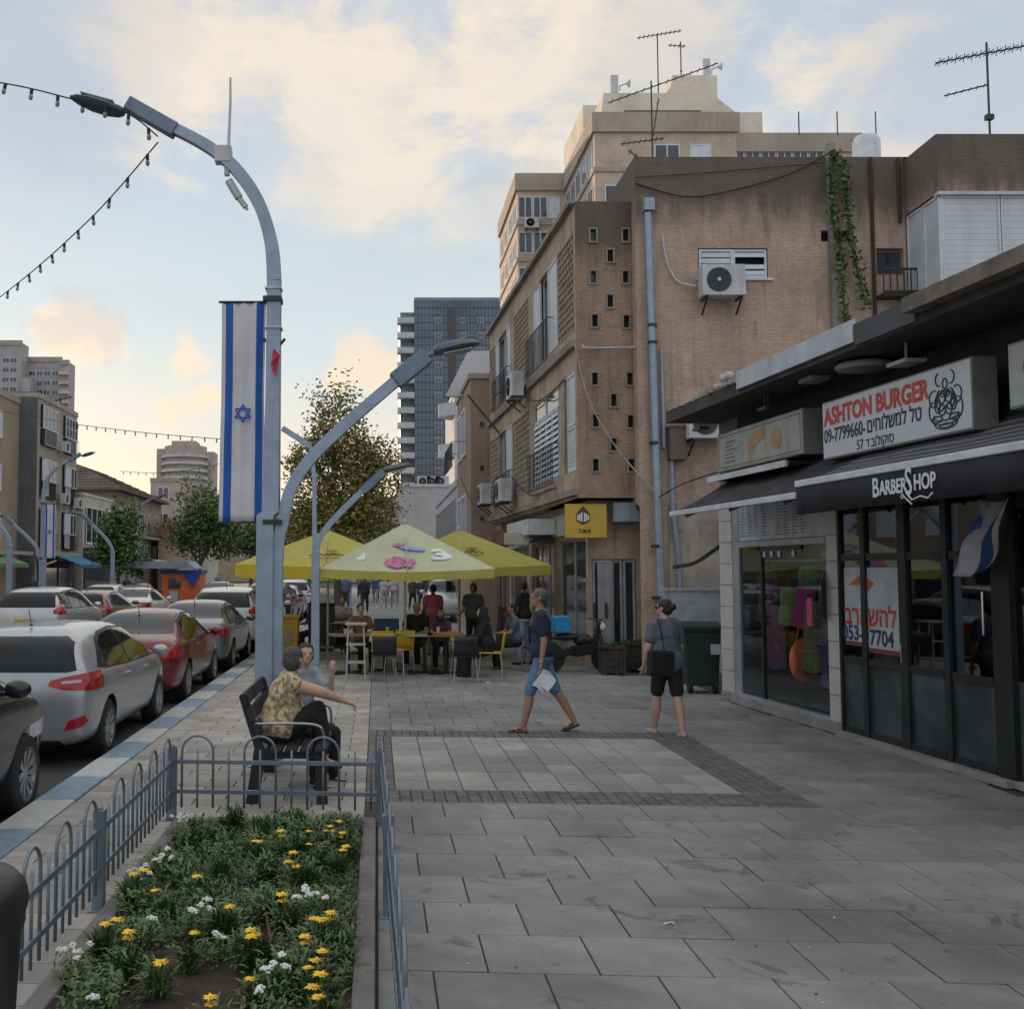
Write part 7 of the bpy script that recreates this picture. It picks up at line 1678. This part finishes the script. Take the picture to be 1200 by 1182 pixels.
for k_, (s0, s1) in enumerate(((0, 1), (.03, -1))):
    q = MB()
    for j in range(7):
        for i in range(6): u = i/5; v = j/6; q.v.append(((u-.1)*.20*(1 if k_ else .9), s0+.02*math.sin(v*3)*s1+.03*u*u*s1, -.24*v*(1-.3*u*k_)+.02*math.sin(u*4)))
    for j in range(6):
        for i in range(5): a_ = j*6+i; q.f.append((a_, a_+1, a_+7, a_+6)); q.m.append(0)
    q.build('sheet', mat('paper_bluish_white', (.66, .68, .74), .7), cap, smooth=True, fix=False)

q = MB(); q.lathe([(.034, -.012), (.036, 0), (.034, .012)], 12, tuple(J['A'][0][2]-J['A'][0][3]*.03)); q.build('watch', steel, man, smooth=True)
# --- woman walking away
wp_ = gnd(783, 861)
wom, J = person('person', (wp_.x, wp_.y, 0), R(12), 'woman in grey T-shirt and black shorts walking away with a black shoulder bag', 1.62, legs=((14, 4), (-10, 6)), ab=(1, 1), arms=((2, 20, 14), (4, 14, 8)), lean=3, head=(38, 0), build=1.12, skin=1, top=greyc, bottom=blackc, hair=hairm('brown', (.022, .016, .014)), hstyle='bun', leglen=.42, sleeve=.6, female=True, vox=.0105, shoe=fab('shoe_grey', (.34, .33, .32)), toe=(0, -8), topdrop=-.02)
q = MB(); a = J['Sc']; hc_ = J['Hc']; p0 = a+Vector((-.11, -.0, .035)); p1 = hc_+Vector((-.13, -.19, .16)); q.tube(catmull([p0+Vector((0, .10, -.03)), p0, p0+Vector((-.02, -.11, -.06)), p1], 5), .014, 6, 0, True, .5)
q2 = MB(); q2.box(-.17, .17, -.05, .05, -.30, .0); bag = empty('shoulder_bag', rootM(wom) @ (hc_+Vector((-.17, -.19, .16))), R(12), 'black bag on the left shoulder of the woman in black shorts', 'bag'); bag.rotation_euler = (0, R(4), R(20))
q2.build('bag_body', blackc, bag, bevel=.03); sb_ = q.build('strap', blackc, wom, smooth=True)
q = MB(); 
for s in (-1, 1): q.ell(J['hp'](s*.15, .40, .04), (.13*J['h'], .05*J['h'], .09*J['h']), 10, 6, 0, Matrix.Rotation(R(38), 4, 'Z'))
q.bar(J['hp'](-.3, .36, .06), J['hp'](.3, .36, .06), .006); q.bar(J['hp'](.3, .36, .06), J['hp'](.37, 0, .05), .006); q.build('sunglasses', trim_m, wom, smooth=True)
# --- bench with two people
BY0, BY1 = 8.80, 10.30; BX = -1.03
woodm = mat('bench_wood_black', (.022, .022, .024), .6, var=.4, scale=5)
BN = empty('park_bench', (BX, BY0, 0), 0, 'black bench with two people facing the shops', 'bench')
ln = BY1-BY0
for k in range(4): q = MB(); q.box(.13+k*.125, .13+k*.125+.105, 0, ln, .43, .465); q.build('seat_slat', woodm, BN, bevel=.005)
for k in range(3):
    z = .56+k*.125; q = MB(); M = TR(.035-.055*k, 0, z) @ Matrix.Rotation(R(-16), 4, 'Y'); q.box(-.018, .018, 0, ln, 0, .108, 0, M); q.build('back_slat', woodm, BN, bevel=.005)
for y in (.07, ln-.07):
    q = MB(); q.bar((-.02, y, .0), (.05, y, .46), .07, .10); q.bar((.05, y, .42), (-.10, y, .90), .06, .07); q.build('rear_leg', woodm, BN)
    q = MB(); q.bar((.57, y, 0), (.55, y, .43), .09, .09); q.build('front_leg', woodm, BN); q = MB(); q.bar((.05, y, .40), (.58, y, .40), .06, .05); q.build('cross_piece', woodm, BN)
    q = MB(); q.tube(catmull([(.0, y-.02, .66), (.3, y-.02, .665), (.52, y-.02, .65), (.58, y-.02, .58), (.585, y-.02, .44)], 5), .012, 8); q.build('armrest', steel, BN, smooth=True)
floral = bpy.data.materials.new('cloth_yellow_pattern'); floral.use_nodes = True; t = floral.node_tree; b_ = t.nodes['Principled BSDF']; tcn = N(t, 'ShaderNodeTexCoord'); vo = N(t, 'ShaderNodeTexVoronoi'); vo.inputs['Scale'].default_value = 34; L(t, tcn.outputs['Object'], vo.inputs['Vector'])
nn = NOISE(t, tcn.outputs['Object'], 22, 3); L(t, MIX(t, MR(t, nn.outputs['Fac'], .5, .56), MIX(t, MR(t, vo.outputs['Distance'], .25, .5), (.66, .57, .36), (.52, .42, .22)), (.24, .19, .12)), b_.inputs['Base Color']); b_.inputs['Roughness'].default_value = .85
# seated: facing +X (rz = -90): legs forward
sw1, J = person('person', (BX+.15, 9.25, 0), R(-78), 'seated woman in a yellow patterned top resting her arm on a raised knee', 1.64, legs=((80, 78), (122, 112)), ab=(8, 2), arms=((-12, 30, 26), (74, -6, 6)), lean=12, hand_curl=1.3, head=(35, 4), build=1.28, skin=1, top=floral, bottom=blackc, hair=hairm('salt_pepper', (.07, .065, .06)), hstyle='bob', leglen=.93, sleeve=.12, female=True, vox=.011, sit=.53, shoe=mat('shoe_black', (.012, .012, .013), .5), toe=(-5, -20), belly=.03, topdrop=.02)
sw2, J = person('person', (BX+.27, 10.02, 0), R(-135), 'second woman on the bench, hand raised to her face', 1.60, legs=((78, 80), (82, 82)), ab=(6, 4), arms=((40, 122, 8), (20, 60, 8)), lean=9, head=(-30, 0), skin=1, top=fab('pale_blue', (.3, .34, .4)), bottom=blackc, hair=hairm('dark_brown', (.035, .022, .016)), hstyle='bob', sleeve=.5, female=True, vox=.012, sit=.53, shoe=MATS['shoe_black'])
# ================================================================ cafe
def parasol(loc, hw, hd, ze, zt, label, cm, drop=.20, under=None, rz=0):
    r = empty('cafe_parasol', loc, rz, label, 'parasol', 'square parasols of the cafe'); q = MB(); n = 8
    cs = [(-hw, -hd), (hw, -hd), (hw, hd), (-hw, hd)]
    for i in range(4):
        a = Vector((*cs[i], 0)); b = Vector((*cs[(i+1) % 4], 0)); m = 6; base = len(q.v)
        for j in range(m+1):
            t = j/m
            for k in range(n+1):
                e = a.lerp(b, k/n)*t*.985; z = zt+(ze-zt)*t-.07*math.sin(math.pi*t)*math.sin(math.pi*k/n)-.06*t*math.sin(math.pi*k/n); q.v.append((e.x, e.y, z))
        for j in range(m):
            for k in range(n):
                a_ = base+j*(n+1)+k; q.f.append((a_, a_+1, a_+n+2, a_+n+1)); q.m.append(0)
        base = len(q.v)
        for j in range(3):
            for k in range(n+1):
                e = a.lerp(b, k/n)*(.985+.01*math.sin(k*2.1)*j/2); q.v.append((e.x, e.y, ze-.06*math.sin(math.pi*k/n)-drop*j/2*(1+.10*math.sin(k*1.9))))
        for j in range(2):
            for k in range(n): a_ = base+j*(n+1)+k; q.f.append((a_, a_+1, a_+n+2, a_+n+1)); q.m.append(1)
    c = q.build('canopy', [cm, under or cm], r, smooth=True, fix=False)
    q = MB(); q.tube([(0, 0, 0), (0, 0, zt+.05)], .028, 10); q.lathe([(.05, zt), (.04, zt+.06), (0, zt+.08)], 10); q.build('pole', mat('parasol_pole', (.42, .42, .38), .5), r, smooth=True)
    q = MB()
    for x, y in cs+[(0, -hd), (0, hd), (hw, 0), (-hw, 0)]: q.bar((0, 0, zt-.06), (x*.97, y*.97, ze-.03), .02, .025)
    q.build('ribs', MATS['parasol_pole'], r); q = MB(); q.box(-.38, .38, -.38, .38, 0, .09); q.box(-.3, .3, -.3, .3, .09, .13); q.build('base', mat('parasol_base', (.22, .21, .2), .8), r, bevel=.01)
    return r
ylw = lambda n, c: mat('canvas_'+n, c, .75, var=.07, scale=2, streak=.1)
def twosided(m, tcol):
    t = m.node_tree; b = t.nodes['Principled BSDF']; tl = N(t, 'ShaderNodeBsdfTranslucent'); tl.inputs[0].default_value = tcol+(1,); mx = N(t, 'ShaderNodeMixShader'); mx.inputs[0].default_value = .35
    out = t.nodes['Material Output']; L(t, b.outputs[0], mx.inputs[1]); L(t, tl.outputs[0], mx.inputs[2]); L(t, mx.outputs[0], out.inputs[0]); return m
cream = twosided(ylw('pale_lime', (.70, .73, .50)), (.75, .75, .35)); limev = twosided(ylw('lime', (.60, .56, .14)), (.6, .5, .05)); yel = twosided(ylw('yellow', (.74, .58, .06)), (.8, .55, .03))
P1 = parasol((.55, 20.6, 0), 1.62, 1.62, 1.98, 2.88, 'pale lime parasol with pink flower print, front of the three', cream, .16, limev)
P2 = parasol((-1.1, 23.3, 0), 1.85, 1.85, 2.08, 2.85, 'yellow parasol left of the pale one, lowest lettering in black script', limev, .26, yel)
P3 = parasol((1.88, 23.9, 0), 1.85, 1.75, 2.06, 2.88, 'plain yellow green parasol to the right, nearest the shops', limev, .20, limev)
# prints lie on the front slope of the pale parasol
zt, ze, hd = 2.88, 1.98, 1.62; slope = math.atan2(zt-ze, hd); 
def on_slope(x, t, lift=.004): return Matrix.Translation((x, -hd*t, zt+(ze-zt)*t-.05*math.sin(math.pi*t)*math.cos(x/hd)-.04*t+.02)) @ Matrix.Rotation(slope, 4, 'X')
pwm = mat('print_white', (.66, .72, .70), .8); ppm = mat('print_pink', (.50, .18, .32), .8, var=.5, scale=30); pbm = mat('print_blue', (.22, .34, .72), .8)
text('1', 'print', .55, on_slope(-.86, .66), pwm, P1, .002, bold=.03, sx=1.5); text('3', 'print', .55, on_slope(.66, .66), pwm, P1, .002, bold=.03, sx=1.5)
q = MB(); rr = random.Random(3)
for k in range(60):
    a = rr.uniform(0, 6.28); r_ = .26*math.sqrt(rr.random()); q.ell((r_*math.cos(a), r_*.8*math.sin(a), .0), (.05, .045, .012), 8, 4)
me = q.mesh('flower_print', ppm); me.transform(on_slope(-.12, .82)); link('flower_print', me, P1)
q = MB(); q.ell((0, 0, 0), (.26, .06, .006), 16, 4, 0, Matrix.Rotation(-.25, 4, 'Z')); me = q.mesh('blue_print', pbm); me.transform(on_slope(.12, .52)); link('blue_print', me, P1); q = MB(); q.ell((0, 0, 0), (.14, .07, .006), 16, 4); me = q.mesh('pink_print', ppm); me.transform(on_slope(-.12, .44)); link('pink_print', me, P1)
for root, x0, tt, hw_, zt_, ze_ in ((P2, -.35, .72, 1.85, 2.85, 2.08), (P3, -.3, .62, 1.75, 2.88, 2.06)):
    q = MB(); sl = math.atan2(zt_-ze_, hw_)
    def S(x, t): return (x, -hw_*t, zt_+(ze_-zt_)*t-.05*math.sin(math.pi*t)+.018)
    pts = []
    for k in range(34): u = k/33; pts.append(S(x0+u*.75, tt+.035*math.sin(u*34)*(1-.3*u)))
    q.tube(pts, .010, 4); q.tube([S(x0+.05, tt+.10), S(x0+.4, tt+.12), S(x0+.7, tt+.09)], .006, 4); q.build('script_print', ink_dark, root)
    q = MB(); q.ell(S(x0+.5, tt-.13), (.13, .07, .012), 12, 5); q.build('red_print', mat('print_red', (.5, .08, .06), .8), root)
ychm = mat('chair_yellow', (.62, .40, .02), .45); bchm = mat('chair_black', (.02, .021, .024), .5)
def chair(cm, lm, hgt=.80):
    r = empty('cafe_chair', (0, 0, -40), 0, 'x', 'chair', 'cafe chairs')
    q = MB(); q.box(-.21, .21, -.21, .21, .44, .465); q.build('seat', cm, r, bevel=.01)
    q = MB(); n = 8; vs = []; 
    for j in range(5):
        for k in range(n+1): t = k/n*2-1; vs.append((t*.21, -.20-.05*j/4-.03*(1-t*t), .47+(hgt-.47)*j/4))
    q._add(vs, [(j*(n+1)+k, j*(n+1)+k+1, (j+1)*(n+1)+k+1, (j+1)*(n+1)+k) for j in range(4) for k in range(n)]); o = q.build('backrest', cm, r, smooth=True, fix=False); so = o.modifiers.new('s', 'SOLIDIFY'); so.thickness = .014
    for x, y in ((-1, -1), (1, -1), (1, 1), (-1, 1)): q = MB(); q.tube([(x*.18, y*.18, .44), (x*.21, y*.22, 0)], .011, 6); q.build('leg', lm, r)
    return r
cy, cb = chair(ychm, steel), chair(bchm, steel)
def table(cm, top):
    r = empty('cafe_table', (0, 0, -40), 0, 'x', 'table', 'cafe tables'); q = MB(); q.box(-.36, .36, -.36, .36, .71, .74); q.build('table_top', top, r, bevel=.006); q = MB(); q.tube([(0, 0, .02), (0, 0, .71)], .035, 10); q.build('column', cm, r); q = MB(); q.bar((-.3, -.3, .02), (.3, .3, .02), .06, .03); q.bar((-.3, .3, .021), (.3, -.3, .021), .06, .03); q.build('base', cm, r); return r
tb = table(bchm, mat('table_top_wood', (.22, .16, .10), .5)); tw_ = table(bchm, mat('table_top_grey', (.34, .34, .33), .4))
kc = index_kids(); usedp = set()
def put(pr, x, y, rz, lb, z=0):
    o = pr if pr not in usedp else copy_tree(pr, idx=kc); usedp.add(pr); return place(o, (x, y, z), R(rz), lb)
put(cb, .13, 18.55, 0, 'black chair with its back to the camera under the pale parasol'); put(cy, .10, 19.6, 180, 'yellow chair behind the front black chair')
put(cy, .42, 19.9, 150, 'yellow chair beside a table, turned towards the camera'); put(cb, 1.52, 18.4, 5, 'black chair nearest the camera in front of the seated group'); put(cy, 2.08, 19.2, 82, 'yellow chair carrying the person in the black robe')
put(cb, .75, 20.95, 170, 'black chair under the bald man in black'); put(cb, 3.05, 20.3, 95, 'empty black chair near the standing man'); put(cb, 3.4, 21.5, 200, 'black chair by the shop window'); put(cb, -.9, 20.4, 60, 'black chair left of the pole of the pale parasol'); put(cb, -.95, 25.6, 180, 'black chair of the left seated man'); put(cy, 1.3, 21.1, 180, 'yellow chair behind the orange tray')
put(tb, 1.3, 19.9, 0, 'cafe table with food before the person in the black robe'); put(tw_, .15, 20.5, 0, 'table behind the front black chair'); put(tb, -.55, 19.9, 10, 'table beside the tall white stool'); put(tw_, -.75, 24.6, 0, 'table of the seated pair beyond the left parasol'); put(tw_, .9, 19.95, 0, 'table beside the bald man in black')
q = MB()
for x, y in ((-.17, -.17), (.17, -.17), (.17, .17), (-.17, .17)): q.tube([(x, y, 0), (x*.8, y*.8, .98)], .014, 6)
for z in (.3, .62): q.box(-.17, .17, -.175, -.155, z, z+.025); q.box(-.17, .17, .155, .175, z, z+.025); q.box(-.175, -.155, -.155, .155, z, z+.025); q.box(.155, .175, -.155, .155, z, z+.025)
q.box(-.19, .19, -.19, .19, .98, 1.01); tag(q.build('bar_stool', mat('stool_white', (.45, .45, .44), .5), loc=(-.38, 18.75, 0)), 'tall white stool left of the front black chair', 'stool')
q = MB(); q.cbox((0, 0, .02), (.5, .34, .04)); q.build('tray', mat('tray_orange', (.50, .20, .05), .5), None, loc=(1.3, 19.85, .742)); tag(bpy.data.objects['tray'], 'orange tray of food on the cafe table', 'tray')
for i, (x, y, c, lb) in enumerate(((1.15, 19.75, (.6, .6, .55), 'pale cup beside the orange tray'), (.2, 20.45, (.6, .55, .2), 'small yellow cup on the table behind the front black chair'), (-.6, 19.8, (.55, .56, .56), 'pale cup on the table by the tall stool'), (.95, 20.0, (.3, .2, .1), 'brown cup on the table of the bald man'))):
    q = MB(); q.lathe([(.025, 0), (.035, .10), (.033, .10), (.02, .01)], 14); tag(q.build('cup', mat('cup_%d' % i, c, .4), smooth=True, loc=(x, y, .745+(.04 if i == 0 else 0))), lb, 'cup', 'cups on the cafe tables')
q = MB(); q.box(-.25, .25, -.12, .12, 0, .26); tag(q.build('napkin_box', mat('box_navy', (.03, .05, .10), .6), bevel=.02, loc=(.18, 20.62, .742)), 'dark blue box standing on the table behind the yellow chair', 'box')
yb = empty('yellow_bin', (gnd(342, 768).x, 23.0, 0), 0, 'yellow plastic bin at the kerb between the lamp pole and the parasol', 'bin'); q = MB()
vs = [(s*.24*f, t_*.24*f, z) for z, f in ((0, .85), (.9, 1.0)) for s, t_ in ((-1, -1), (1, -1), (1, 1), (-1, 1))]; q._add(vs, [(3, 2, 1, 0), (4, 5, 6, 7), (0, 1, 5, 4), (1, 2, 6, 5), (2, 3, 7, 6), (3, 0, 4, 7)]); q.build('bin_body', mat('bin_yellow', (.50, .30, .03), .5), yb, bevel=.02); q = MB(); q.box(-.27, .27, -.27, .27, .9, .97); q.build('lid', MATS['bin_yellow'], yb, bevel=.02)
q = MB(); q.cbox((0, -.249, .5), (.2, .01, .3)); q.build('bin_label', mat('label_olive', (.3, .28, .12), .6), yb)
q = MB(); q.box(-.3, .3, -.25, .25, 0, 1.15); q.box(-.33, .33, -.28, .28, 1.15, 1.19); tag(q.build('black_cabinet', blackplastic, loc=(at(377, 700, 24.5).x, 24.5, 0), bevel=.02), 'black cabinet behind the second lamp post', 'cabinet')
# cafe people
put_p = person
sit_leg = ((84, 88), (80, 84))
put_p('person', (.78, 20.9, 0), R(165), 'bald man in black sitting behind the parasol pole', 1.74, legs=sit_leg, arms=((30, 60, 6), (34, 55, 6)), lean=-4, head=(0, 4), skin=0, top=blackc, bottom=blackc, vox=.018, sit=.52, shoe=sandal)
put_p('person', (2.0, 19.25, 0), R(88), 'person in a long black robe and head cover sitting on a yellow chair', 1.66, legs=((80, 78), (74, 70)), arms=((26, 60, 6), (30, 50, 6)), lean=4, head=(0, 12), skin=1, top=blackc, bottom=blackc, skirt=1, hair=blackc, hstyle='scarf', vox=.018, sit=.52, sleeve=1.9, female=True, build=1.15, shoe=sandal)
put_p('person', (1.25, 20.95, 0), R(180), 'person in plum top bending over the orange tray', 1.55, legs=sit_leg, arms=((35, 60, 6), (40, 40, 6)), lean=22, head=(0, 20), skin=0, top=fab('plum', (.12, .05, .08)), bottom=blackc, hair=hairm('dark_brown', (.035, .022, .016)), hstyle='long', vox=.02, sit=.52, female=True, shoe=sandal)
put_p('person', (1.3, 24.2, 0), R(20), 'person in a pink shirt with a dark shoulder strap standing behind the cafe tables', 1.62, arms=((5, 40, 10), (5, 20, 8)), skin=2, top=fab('pink', (.50, .14, .28)), bottom=fab('taupe', (.2, .18, .15)), hair=hairm('black', (.012, .012, .012)), vox=.022, fingers=False, shoe=sandal)
put_p('person', (2.15, 23.4, 0), R(150), 'person in a slate grey top standing under the right parasol', 1.66, arms=((5, 70, 10), (5, 60, 8)), skin=0, top=fab('slate', (.08, .10, .12)), bottom=blackc, hair=hairm('black', (.012, .012, .012)), hstyle='bob', vox=.022, fingers=False, shoe=sandal)
o_, J = put_p('person', (3.05, 21.8, 0), R(60), 'man in a black T-shirt and pale jeans standing behind the walking man', 1.74, arms=((10, 60, 8), (5, 40, 8)), skin=2, top=blackc, bottom=fab('pale_denim', (.30, .36, .46)), hair=hairm('black', (.012, .012, .012)), vox=.018, shoe=sandal, legs=((6, 4), (-4, 2)))
put_p('person', (-.85, 26.0, 0), R(160), 'seated man in a grey patterned shirt beyond the second lamp post', 1.7, legs=sit_leg, arms=((20, 70, 6), (24, 65, 6)), lean=0, skin=0, top=fab('ash', (.25, .26, .28)), bottom=blackc, hair=hairm('black', (.012, .012, .012)), vox=.024, sit=.52, fingers=False, shoe=sandal)
# walkers far down the street
fw = [((.33, 52), 0, (.42, .46, .52), (.40, .38, .34), 'left of two walkers in pale shirts far down the pavement'), ((.85, 53), 0, (.45, .46, .47), (.36, .33, .30), 'right of two walkers in pale shirts far down the pavement'), ((-.55, 46), 180, (.03, .03, .035), (.03, .03, .035), 'walker in black coming up the pavement beside the pale pair'),
      ((-1.5, 50), 180, (.10, .13, .2), (.05, .05, .06), 'walker in a blue top by the far lamp'), ((2.0, 47), 0, (.05, .05, .08), (.04, .05, .09), 'dark walker near the right shopfronts'), ((1.3, 63), 180, (.3, .1, .08), (.04, .04, .05), 'far walker in a red top'), ((.2, 70), 180, (.06, .06, .07), (.04, .04, .05), 'farthest dark walker in the middle of the pavement'), ((-.9, 66), 0, (.35, .33, .3), (.05, .05, .07), 'far walker in a beige top'),
      ((-13.9, 58), 180, (.03, .03, .04), (.03, .03, .03), 'person in dark clothes waiting left of the orange kiosk'), ((-13.0, 57, ), 90, (.12, .10, .09), (.05, .05, .05), 'person in a brown top standing beside the orange kiosk'), ((-11.9, 78), 180, (.2, .2, .24), (.04, .04, .05), 'walker on the far pavement under the large round tree'), ((2.6, 56), 180, (.02, .02, .02), (.25, .27, .3), 'walker beside the pale hall')]
for i, (p, rz, tc_, bc_, lb) in enumerate(fw):
    s = 1 if i % 2 else -1
    put_p('person', (p[0], p[1], 0), R(rz), lb, 1.66+.03*(i % 4), legs=((18*s, 10), (-16*s, 8)), arms=((-15*s, 12, 8), (15*s, 12, 8)), skin=i % 3, top=fab('walker_top_%d' % i, tc_), bottom=fab('walker_bottom_%d' % i, bc_), hair=hairm('black', (.012, .012, .012)), vox=.035, fingers=False, leglen=.95, group='pedestrians far down the street')
for i, (x, y, rz_, tc_, lb) in enumerate(((-.35, 20.9, 200, (.25, .12, .1), 'person in a rust top seated at the table by the tall stool'), (-1.45, 24.6, 120, (.04, .05, .07), 'person in black seated left of the grey patterned shirt'), (2.75, 20.9, 100, (.1, .12, .16), 'person in a dark blue top seated near the black chairs on the right'))):
    put_p('person', (x, y, 0), R(rz_), lb, 1.66, legs=sit_leg, arms=((25, 65, 6), (22, 60, 6)), lean=4, skin=(i+1) % 3, top=fab('diner_%d' % i, tc_), bottom=blackc, hair=hairm('black', (.012, .012, .012)), vox=.026, sit=.52, fingers=False, shoe=sandal)
for i, (x, y, rz_, tc_, lb) in enumerate(((-1.9, 57, 0, (.35, .3, .3), 'far walker in pink grey close to the kerb'), (-.1, 60, 170, (.05, .07, .16), 'far walker in navy coming up the pavement'), (2.3, 66, 10, (.4, .4, .42), 'far walker in a white top beside the pale hall'), (.9, 74, 0, (.15, .05, .05), 'farthest walker in dark red'), (-.5, 80, 180, (.3, .28, .2), 'farthest walker in khaki'), (1.7, 50, 190, (.08, .08, .08), 'dark figure by the low white shop'), (-1.2, 72, 180, (.1, .2, .3), 'far walker in teal by the olive tree'), (-15.5, 66, 20, (.3, .3, .32), 'walker in grey on the far pavement by the small green tree'), (-16.5, 50, 170, (.05, .05, .06), 'dark figure on the far pavement by the nearest far lamp'))):
    put_p('person', (x, y, 0), R(rz_), lb, 1.64+.03*(i % 5), legs=((16, 10), (-14, 8)), arms=((-12, 12, 8), (14, 12, 8)), skin=i % 3, top=fab('stroller_%d' % i, tc_), bottom=fab('stroller_b%d' % (i % 3), [(.04, .05, .08), (.25, .22, .18), (.03, .03, .03)][i % 3]), hair=hairm('black', (.012, .012, .012)), vox=.04, fingers=False, leglen=.95, group='pedestrians far down the street')
# motorbike with a blue box bag
MBK = empty('motor_scooter', (3.85, 20.1, 0), R(12), 'small black motorbike with a bright blue delivery bag behind the walking man', 'motorbike'); q = MB()
for x in (-.55, .55):
    q2 = MB(); q2.lathe([(.20, -.05), (.27, -.04), (.285, 0), (.27, .04), (.20, .05)], 24, (x, 0, .285), axis='Y'); w_ = q2.build('wheel', tyre_m, MBK, smooth=True); q2 = MB(); q2.lathe([(.19, -.03), (.20, 0), (.19, .03)], 20, (x, 0, .285), axis='Y')
    for k in range(6): q2.bar((x, 0, .285), (x+.19*math.cos(k*1.047), 0, .285+.19*math.sin(k*1.047)), .015)
    q2.build('rim', rim_m, w_)
q = MB(); q.bar((-.5, 0, .32), (-.1, 0, .42), .14, .14); q.bar((-.1, 0, .40), (.3, 0, .45), .2, .2); q.bar((.3, 0, .45), (.45, 0, .95), .08, .1); q.bar((.55, -.07, .285), (.42, -.05, .85), .03); q.bar((.55, .07, .285), (.42, .05, .85), .03); q.build('frame', blackplastic, MBK, bevel=.01)
q = MB(); q.ell((-.22, 0, .68), (.36, .12, .07), 14, 8); q.build('seat', blackplastic, MBK, smooth=True); q = MB(); q.tube([(.36, -.32, 1.02), (.42, 0, .98), (.36, .32, 1.02)], .015, 8); q.build('handlebar', darkmetal, MBK); q = MB(); q.ell((.50, 0, .86), (.07, .08, .09), 10, 8); q.build('headlight', clearl, MBK, smooth=True); q = MB(); q.ell((.1, 0, .62), (.2, .13, .12), 12, 8); q.build('fuel_tank', blackplastic, MBK, smooth=True)
q = MB(); q.box(-.15, .15, -.16, .16, 0, .32); o = q.build('delivery_bag', fab('bright_blue', (.02, .25, .50)), bevel=.03, loc=tuple(rootM(MBK) @ Vector((-.34, 0, .76)))); o.rotation_euler = (0, 0, R(12)); tag(o, 'bright blue bag on the back of the black motorbike', 'bag')
bpy.context.view_layer.update()
# loose wires along the facades and over the street edge
for i, (pts, lb) in enumerate((([at(577, 466, 30.5), at(600, 452, 27), at(625, 470, 24), at(652, 455, 22), at(676, 420, 20.6)], 'tangled wire hanging along the upper floor of the corner building'), ([at(600, 560, 28), at(622, 580, 25), at(650, 572, 22.5), at(683, 578, 20.3)], 'wire sagging under the lower balconies of the corner building'),
      ([at(0, 482, 54), at(60, 492, 58), at(90, 500, 62)], 'wire along the flats across the road'), ([at(540, 560, 35), at(560, 600, 31), at(590, 615, 27), at(640, 600, 23)], 'wire drooping between the two brown buildings'), ([at(745, 590, 20.1), at(757, 620, 20.1), at(764, 670, 20.1), at(762, 700, 20.1)], 'black wires beside the foot of the drainpipe'))):
    cable(pts, lb, .014, group='loose wires')
# goods and boards standing outside the far shopfronts
for i, (x, y, w, h, c, lb) in enumerate(((3.55, 29.5, .5, .9, (.5, .42, .3), 'cream street board outside the shops under the corner building'), (3.35, 33.5, .6, 1.2, (.06, .12, .25), 'blue street board farther along the shops'), (3.3, 27.3, .45, 1.0, (.10, .07, .05), 'dark menu board by the slatted awning'), (2.6, 44.5, .6, 1.1, (.45, .08, .06), 'red street board outside the low white shop'))):
    r_ = empty('sandwich_board', (x, y, 0), .2*i, lb, 'sign', 'boards outside the shops'); q = MB(); q.bar((0, -.2, 0), (0, -.03, h), w, .03, 0, (1, 0, 0)); q.build('front_panel', mat('board_%d' % i, c, .6), r_); q = MB(); q.bar((0, .2, 0), (0, .03, h), w, .03, 0, (1, 0, 0)); q.build('back_panel', darkmetal, r_)
